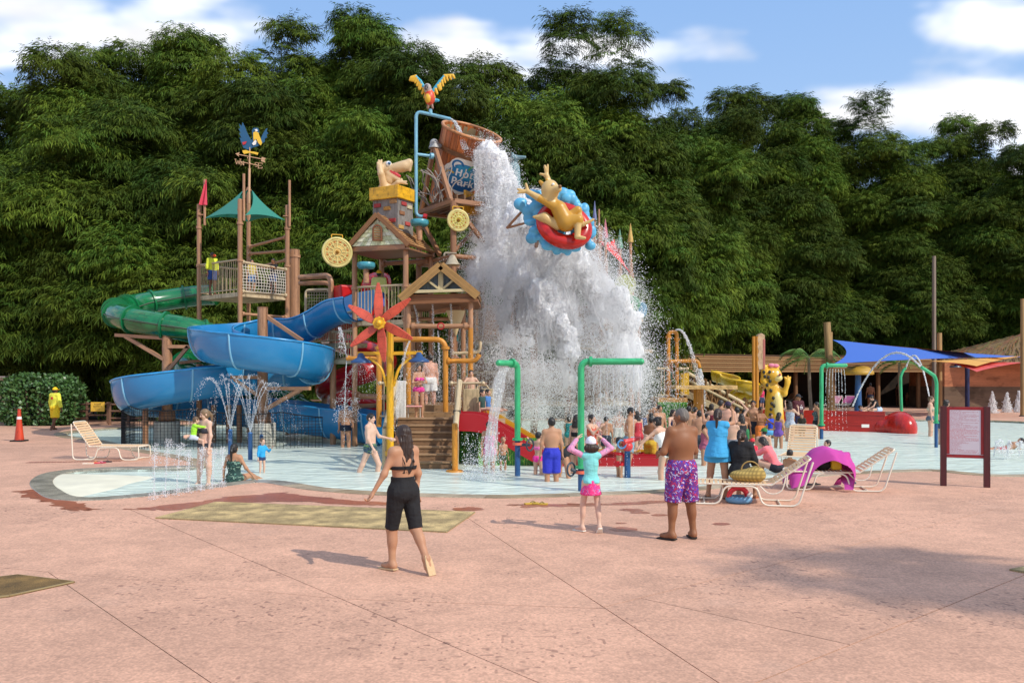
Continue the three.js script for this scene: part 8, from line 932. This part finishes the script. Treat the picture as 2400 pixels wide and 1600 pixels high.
function jetDrops(list,R,a,v,T,n,r0,r1,sp,y0=WATER){for (let i=0;i<n;i++){const t=R()*T,s=sp*(0.15+t),x=a.x+v.x*t+(R()-0.5)*s,y=a.y+v.y*t-GRAV/2*t*t+(R()-0.5)*s,z=a.z+v.z*t+(R()-0.5)*s;if (y<y0) continue;list.push([x,y,z,r0+(r1-r0)*R()*R(),1+R()*0.8]);}}
function jetStream(a,v,T,r,n=12){const q=[];for (let i=0;i<=n;i++){const t=T*i/n;q.push(V(a.x+v.x*t+Math.sin(i*2.2)*r*0.6,a.y+v.y*t-GRAV/2*t*t,a.z+v.z*t+Math.cos(i*1.7)*r*0.6));} return polytube(q,r,6,true,(u)=>1-0.35*u+0.18*Math.sin(u*40));}
{
const t=tag(new THREE.Group(),'great white splash of water thrown from the tipping bucket',null,null,'stuff');t.name='bucket_splash';scene.add(t);
const R=rng(2024),L=[],gauss=()=>(R()+R()+R()+R()-2);
const S=P(1136,345,27.9),Bp=P(1186,530,27.9);
for (let i=0;i<46000;i++){const u=Math.pow(R(),0.8),w=mix(0.34,0.62,u),strand=Math.floor(R()*60),sx=Math.sin(strand*7.3)*w,sz=Math.cos(strand*4.1)*w*0.6,px=mix(0,1,Math.sqrt(u));L.push([mix(S.x,Bp.x,px)+sx*(0.55+u*0.6)+gauss()*0.13*(0.6+u),mix(S.y,Bp.y,Math.pow(u,1.35))+gauss()*0.06-Math.abs(sx)*0.25*(1-u),mix(S.z,Bp.z,u)+sz*(0.4+u)+gauss()*0.12,0.008+0.016*R()*R(),1+R()*1.5]);}
for (let i=0;i<3500;i++){const u=R();L.push([mix(S.x-0.35,S.x-0.1,R())+u*0.05+gauss()*0.04,S.y-0.15-u*2.0,S.z+0.25+gauss()*0.08,0.006+0.009*R(),1.6]);}
const core=[],lob=[[70,1.0,3.5,1.0,2.7,-0.4,0.4,0.15,0.95],[70,0.2,2.6,-1.0,1.0,-0.3,0.6,0.1,0.95],[40,-1.7,0.3,-1.2,0.8,-0.2,0.5,0.05,0.6],[40,2.0,3.6,0.0,2.0,-0.3,0.5,0.5,1.2]];
for (let i=0;i<26;i++){const u=i/25;core.push(ell(V(mix(S.x,Bp.x,Math.sqrt(u))+gauss()*0.14,mix(S.y-0.12,Bp.y,Math.pow(u,1.35)),mix(S.z,Bp.z,u)+gauss()*0.1),[0.2+u*0.16+R()*0.1,0.24+R()*0.2,0.2+u*0.1]));}
const paths=[];
for (const [n,x0,x1,y0,y1,z0,z1,ta,tb] of lob) for (let k=0;k<n;k++){
const a=V(Bp.x+gauss()*0.45,Bp.y+0.2+gauss()*0.4,Bp.z+gauss()*0.3),v=V(mix(x0,x1,R()),mix(y0,y1,R()),mix(z0,z1,R()));paths.push([a,v]);const tc=mix(ta,tb,R()),r=0.085+R()*0.165;
for (let i=0;i<3;i++){const tt=tc+(i-1)*0.06,p=V(a.x+v.x*tt+gauss()*0.1,a.y+v.y*tt-GRAV*0.42*tt*tt+gauss()*0.1,a.z+v.z*tt+gauss()*0.1);if (p.y>0.6) core.push(ell(p,[r*(0.7+R()*0.5),r*(0.9+R()*0.7),r*(0.7+R()*0.5)]));}
}
const cg=blob(core,0.06,0.16),cp=cg.attributes.position,cn=cg.attributes.normal;for (let i=0;i<cp.count;i++){const x=cp.getX(i),y=cp.getY(i),z=cp.getZ(i),d=(fbm(x*7,y*1.8+x*0.6,z*7,4)-0.5)*0.3+(noise3(x*30,y*7,z*30)-0.5)*0.14;cp.setXYZ(i,x+cn.getX(i)*d,y+cn.getY(i)*d,z+cn.getZ(i)*d);if (cn.getZ(i)>-0.35){const far=fbm(x*2,y*2,z*2+9,3);for (let k=0;k<5;k++){const e=d+0.02-Math.log(1-R()*0.97)*(0.05+far*0.16),f=R()*R()*0.5;L.push([x+cn.getX(i)*e+gauss()*0.04,y+cn.getY(i)*e+gauss()*0.05-f*0.4,z+cn.getZ(i)*e+gauss()*0.04,0.0045+0.007*R(),1+R()]);}}} cg.computeVertexNormals();
const foamBump=tex(256,256,(u,v,c)=>{c[0]=c[1]=c[2]=fbm(u*40,v*24,4,4,8);},false);
mesh('white_water',cg,new THREE.MeshPhysicalMaterial({color:col(0.97,0.975,0.98),roughness:1,transmission:0.15,thickness:0,specularIntensity:0.2,bumpMap:foamBump,bumpScale:0.05,side:THREE.DoubleSide}),t).userData.kind='stuff';
for (const [a,v] of paths){const m=Math.round(mix(300,900,R())),late=R();for (let i=0;i<m;i++){const tt=0.05+Math.pow(R(),0.75)*1.35,sp=0.10+tt*0.3,y=a.y+v.y*tt-GRAV*0.42*tt*tt;if (y<0.2-R()*0.3) continue;L.push([a.x+v.x*tt+gauss()*sp,y+gauss()*sp,a.z+v.z*tt+gauss()*sp,0.006+0.012*R()*R(),1+R()*0.7]);}}
const strands=[];for (let k=0;k<340;k++){const [a,v]=paths[Math.floor(R()*paths.length)],t0=0.15+R()*0.8,t1=t0+0.08+R()*0.22,ox=gauss()*0.25,oy=gauss()*0.2,oz=gauss()*0.2+0.1,q=[];for (let i=0;i<=6;i++){const tt=mix(t0,t1,i/6);q.push(V(a.x+v.x*tt*1.08+ox+gauss()*0.012,a.y+v.y*tt-GRAV*0.42*tt*tt+oy,a.z+v.z*tt+oz));} if (q[6].y>0.5) strands.push(polytube(q,0.006+R()*0.016,5,true,(u)=>Math.sin(Math.PI*Math.min(1,u+0.08))*0.9+0.1));}
mesh('water_strand',merge(strands),dropMat,t).userData.kind='stuff';
const wild=[[150,2.2,4.4,0.4,2.4,-0.5,0.6],[150,-2.0,0.6,-1.2,1.0,-0.3,0.8],[120,0.4,3.8,-0.8,2.0,-0.4,1.0]];
for (const [n,x0,x1,y0,y1,z0,z1] of wild) for (let k=0;k<n;k++){const a=V(Bp.x+gauss()*0.5,Bp.y+0.25+gauss()*0.5,Bp.z+gauss()*0.4),v=V(mix(x0,x1,R()),mix(y0,y1,R()),mix(z0,z1,R())),tc=0.15+R()*1.35,tw=0.05+R()*0.2,m=Math.round(mix(80,330,R()));for (let i=0;i<m;i++){const tt=Math.max(0.02,tc+gauss()*tw),sp=0.05+tt*0.2,y=a.y+v.y*tt-GRAV*0.42*tt*tt;if (y<0.2) continue;L.push([a.x+v.x*tt+gauss()*sp,y+gauss()*sp,a.z+v.z*tt+gauss()*sp,0.006+0.014*R()*R(),1+R()]);}}
for (const [px,py,Z,rx,ry,rz,n] of [[1200,575,27.8,1.2,0.8,0.5,20000],[1340,620,27.4,1.2,0.6,0.5,20000],[1430,740,26.9,0.8,1.5,0.5,20000],[1215,850,26.4,0.9,0.9,0.5,22000],[1480,880,26.4,0.6,1.1,0.5,14000],[1330,890,26.4,1.6,1.1,0.6,22000],[1150,680,27.2,0.7,1.4,0.5,12000],[1380,960,25.8,1.4,0.5,0.6,12000],[1230,960,25.6,1.0,0.6,0.6,9000]]){const c=P(px,py,Z);for (let i=0;i<n;i++){const x=c.x+gauss()*rx,y=c.y+gauss()*ry,z=c.z+gauss()*rz;if (fbm(x*1.4,y*1.4,z*1.4+3,4)<0.34+R()*0.24||y<0) continue;L.push([x,y,z,0.006+0.008*R(),1]);}}
drops(t,L,'white_drops');
}
{
const R=rng(7);
const jet=(label,fn,at)=>{const t=thing('water_jet',label,'water jet',at??V(0,0,0),0,'water jets');const L=[],S=[];fn(L,S);if (S.length) W('stream',merge(S),streamMat,t);if (L.length) drops(t,L);return t;};
for (const [x,y1,lab] of [[539,1008,'left spray fan above the short blue posts'],[586,1015,'middle spray fan above the short blue posts'],[612,1020,'right spray fan before the concrete drum']]){const g=G(x,x===539?1067:x===586?1077:1050,WATER),a=V(g.x,P(x,y1,-g.z).y,g.z);jet(lab,(L,S)=>{for (let k=0;k<7;k++){const an=k/7*6.283+x,v=V(Math.cos(an)*1.15,5.1+R()*0.5,Math.sin(an)*1.15);S.push(jetStream(a,v,0.55,0.007));jetDrops(L,R,a,v,1.3,260,0.004,0.012,0.1);}},a.clone());}
[[360,1168],[386,1162],[413,1157],[441,1152],[470,1148],[497,1143],[520,1139]].forEach(([x,y],i)=>{const a=G(x,y+3);jet(['first','second','third','fourth','fifth','sixth','last'][i]+' jet from the left in the row on the beach end',(L,S)=>{const v=V(-0.35+R()*0.2,3.7+R()*0.8,-0.9);S.push(jetStream(a,v,0.34+R()*0.1,0.008));jetDrops(L,R,a,v,0.95,520,0.0035,0.012,0.24,0);for (let k=0;k<90;k++) L.push([a.x+(R()-0.5)*0.16,R()*0.12,a.z+(R()-0.5)*0.16,0.008,1]);},a.clone());});
{const a=P(1172,862,18.8),b=P(1196,862,19.1),pos=[],idx=[],nu=10,nv=26;for (let j=0;j<=nv;j++) for (let i=0;i<=nu;i++){const u=i/nu,t=0.62*j/nv,s=V(mix(a.x,b.x,u),a.y,mix(a.z,b.z,u));pos.push(s.x-0.55*t+Math.sin(i*2.1+j*0.5)*0.012*(1+j*0.08),s.y-GRAV/2*t*t-0.3*t,s.z+0.25*t+Math.cos(i*1.7+j*0.4)*0.014);} for (let j=0;j<nv;j++) for (let i=0;i<nu;i++){const q=j*(nu+1)+i;idx.push(q,q+1,q+nu+1,q+1,q+nu+2,q+nu+1);} const g=new THREE.BufferGeometry();g.setAttribute('position',new THREE.Float32BufferAttribute(pos,3));g.setIndex(idx);g.computeVertexNormals();
const t=thing('poured_sheet','glassy sheet of water pouring from the left green pipe','water jet',V(a.x,WATER,a.z));W('sheet',g,streamMat,t);const L=[];for (let i=0;i<500;i++){const u=R(),tt=Math.pow(R(),0.55)*0.72;L.push([mix(a.x,b.x,u)-0.55*tt+(R()-0.5)*0.22*tt,Math.max(WATER,a.y-GRAV/2*tt*tt-0.3*tt),mix(a.z,b.z,u)+0.25*tt+(R()-0.5)*0.3*tt,0.005+0.013*R()*R(),1.5]);} for (let i=0;i<2600;i++){const r=Math.sqrt(R())*0.5,an=R()*6.283;L.push([a.x-0.34+Math.cos(an)*r,WATER+R()*R()*1.1,a.z+0.2+Math.sin(an)*r*0.7,0.004+0.008*R(),1.2]);} drops(t,L);}
jet('thin drips falling from the long green arm',(L,S)=>{for (let i=0;i<8;i++){const a=P(1392+i*15.5,855,16.8),v=V(0,-0.2,0);S.push(jetStream(a,v,0.3+R()*0.25,0.006));jetDrops(L,R,a,v,0.72,110,0.004,0.009,0.03);}},P(1440,850,16.8));
jet('thin drips falling from the distant green arm',(L,S)=>{for (let i=0;i<7;i++){const a=P(1940+i*6.4,865,30.5),v=V((i-3)*0.05,0,0);S.push(jetStream(a,v,0.4,0.008));jetDrops(L,R,a,v,0.72,70,0.008,0.018,0.04);}},P(1960,862,30.5));
jet('stream falling from the light blue pipe into the bucket',(L,S)=>{const a=P(1056,279,27.7);for (let k=0;k<4;k++) S.push(jetStream(a,V(0.9+k*0.15,-0.2,-0.3),0.42,0.03));jetDrops(L,R,a,V(1.1,-0.2,-0.3),0.45,500,0.008,0.02,0.3,5);},P(1056,279,27.7));
jet('arc of drops from the tall orange pipe spout',(L,S)=>{const a=P(1584,774,29.4),v=V(1.1,0.7,0.3);S.push(jetStream(a,v,0.25,0.03));jetDrops(L,R,a,v,0.95,1500,0.008,0.022,0.2);},P(1584,774,29.4));
jet('stream from the bent orange spout onto the wooden ledge',(L,S)=>{const a=P(1640,866,29.3),v=V(0.2,-0.5,0);S.push(jetStream(a,v,0.2,0.06));jetDrops(L,R,a,v,0.42,900,0.008,0.022,0.5);},P(1640,866,29.3));
const bead=(L,a,b,top,n,r)=>{for (let i=0;i<n;i++){const u=i/n+R()*0.004,p=a.clone().lerp(b,u);L.push([p.x,p.y+4*u*(1-u)*top+(R()-0.5)*0.03,p.z,r*(0.5+R()*0.8),1]);}};
jet('long beaded arc from the large green jet pipe to the left',(L)=>bead(L,P(2158,859,27),P(2000,950,29),1.0,420,0.03),P(2158,859,27));jet('beaded arc from the slim green jet pipe to the right',(L)=>bead(L,P(2124,862,36),P(2182,945,34),1.1,280,0.034),P(2124,862,36));
[[2327,968,919],[2361,966,921],[2389,966,917]].forEach(([x,y0,y1],i)=>{const b=G(x,y0),h=(y0-y1)*-b.z/FL,t=thing('foam_fountain',['left','middle','right'][i]+' of the three white foam fountains at the far right','fountain',b,0,'white foam fountains'),L=[];for (let k=0;k<1300;k++){const u=Math.pow(R(),1.2),w=((1-u)*0.3+0.05)*(0.7+0.9*R()*R()),an=R()*6.283,r=Math.sqrt(R())*w;L.push([b.x+Math.cos(an)*r,u*h*(0.9+R()*0.15),b.z+Math.sin(an)*r,0.012+0.022*R(),1.2]);} drops(t,L,'foam');});
jet('low bubbling jets right of the notice board',(L,S)=>{for (const x of [2330,2362,2390]){const a=G(x,1070);for (let k=0;k<3;k++){const v=V((R()-0.5)*0.9,2.5+R()*0.5,0.3);jetDrops(L,R,a,v,0.55,190,0.006,0.017,0.12);}}},G(2360,1070));
jet('thin stream dripping from the left orange spout',(L,S)=>{const a=P(813,842,23.6),v=V(-0.12,-0.1,0);S.push(jetStream(a,v,0.55,0.014));jetDrops(L,R,a,v,0.68,260,0.006,0.013,0.05);for (let k=0;k<500;k++) L.push([a.x+(R()-0.5)*0.7,0.9+R()*0.7,a.z+(R()-0.5)*0.5,0.005+R()*0.009,1]);},P(813,842,23.6));
for (const [x,lab] of [[846,'umbrella of water under the left blue bell sprinkler'],[982,'umbrella of water under the right blue bell sprinkler']]) jet(lab,(L)=>{const a=P(x,848,20.6);for (let k=0;k<34;k++){const an=k/34*6.283;jetDrops(L,R,a,V(Math.cos(an)*1.3,-0.1,Math.sin(an)*1.3),0.42,26,0.004,0.009,0.06);}},P(x,848,20.6));
jet('spray thrown off the pinwheel blades',(L,S)=>{const a=P(960,800,20.3);S.push(jetStream(a,V(-0.6,-0.6,0),0.42,0.014));jetDrops(L,R,a,V(-0.6,-0.6,0),0.6,420,0.005,0.012,0.18);const b=P(812,790,20.4);S.push(jetStream(P(795,770,20.4),V(0.6,-0.8,0),0.3,0.022));jetDrops(L,R,P(795,770,20.4),V(0.2,0.4,0),0.4,300,0.006,0.014,0.3);},P(960,800,20.3));
jet('water falling through the gabled hut',(L,S)=>{for (const [x,y,vx] of [[960,702,0.7],[1012,700,0.1],[1055,700,0.1],[1026,775,0.1]]){const a=P(x,y,24.9);S.push(jetStream(a,V(vx,-0.1,0),0.5,0.016));jetDrops(L,R,a,V(vx,-0.1,0),0.85,520,0.006,0.014,0.16,1.1);} for (let k=0;k<1400;k++){const p=P(950+R()*170,820+R()*150,24+R());L.push([p.x,p.y,p.z,0.004+R()*0.007,1]);}},P(1010,720,24.9));
console.log('drops',dropCount);
}
renderer.render(scene,camera);
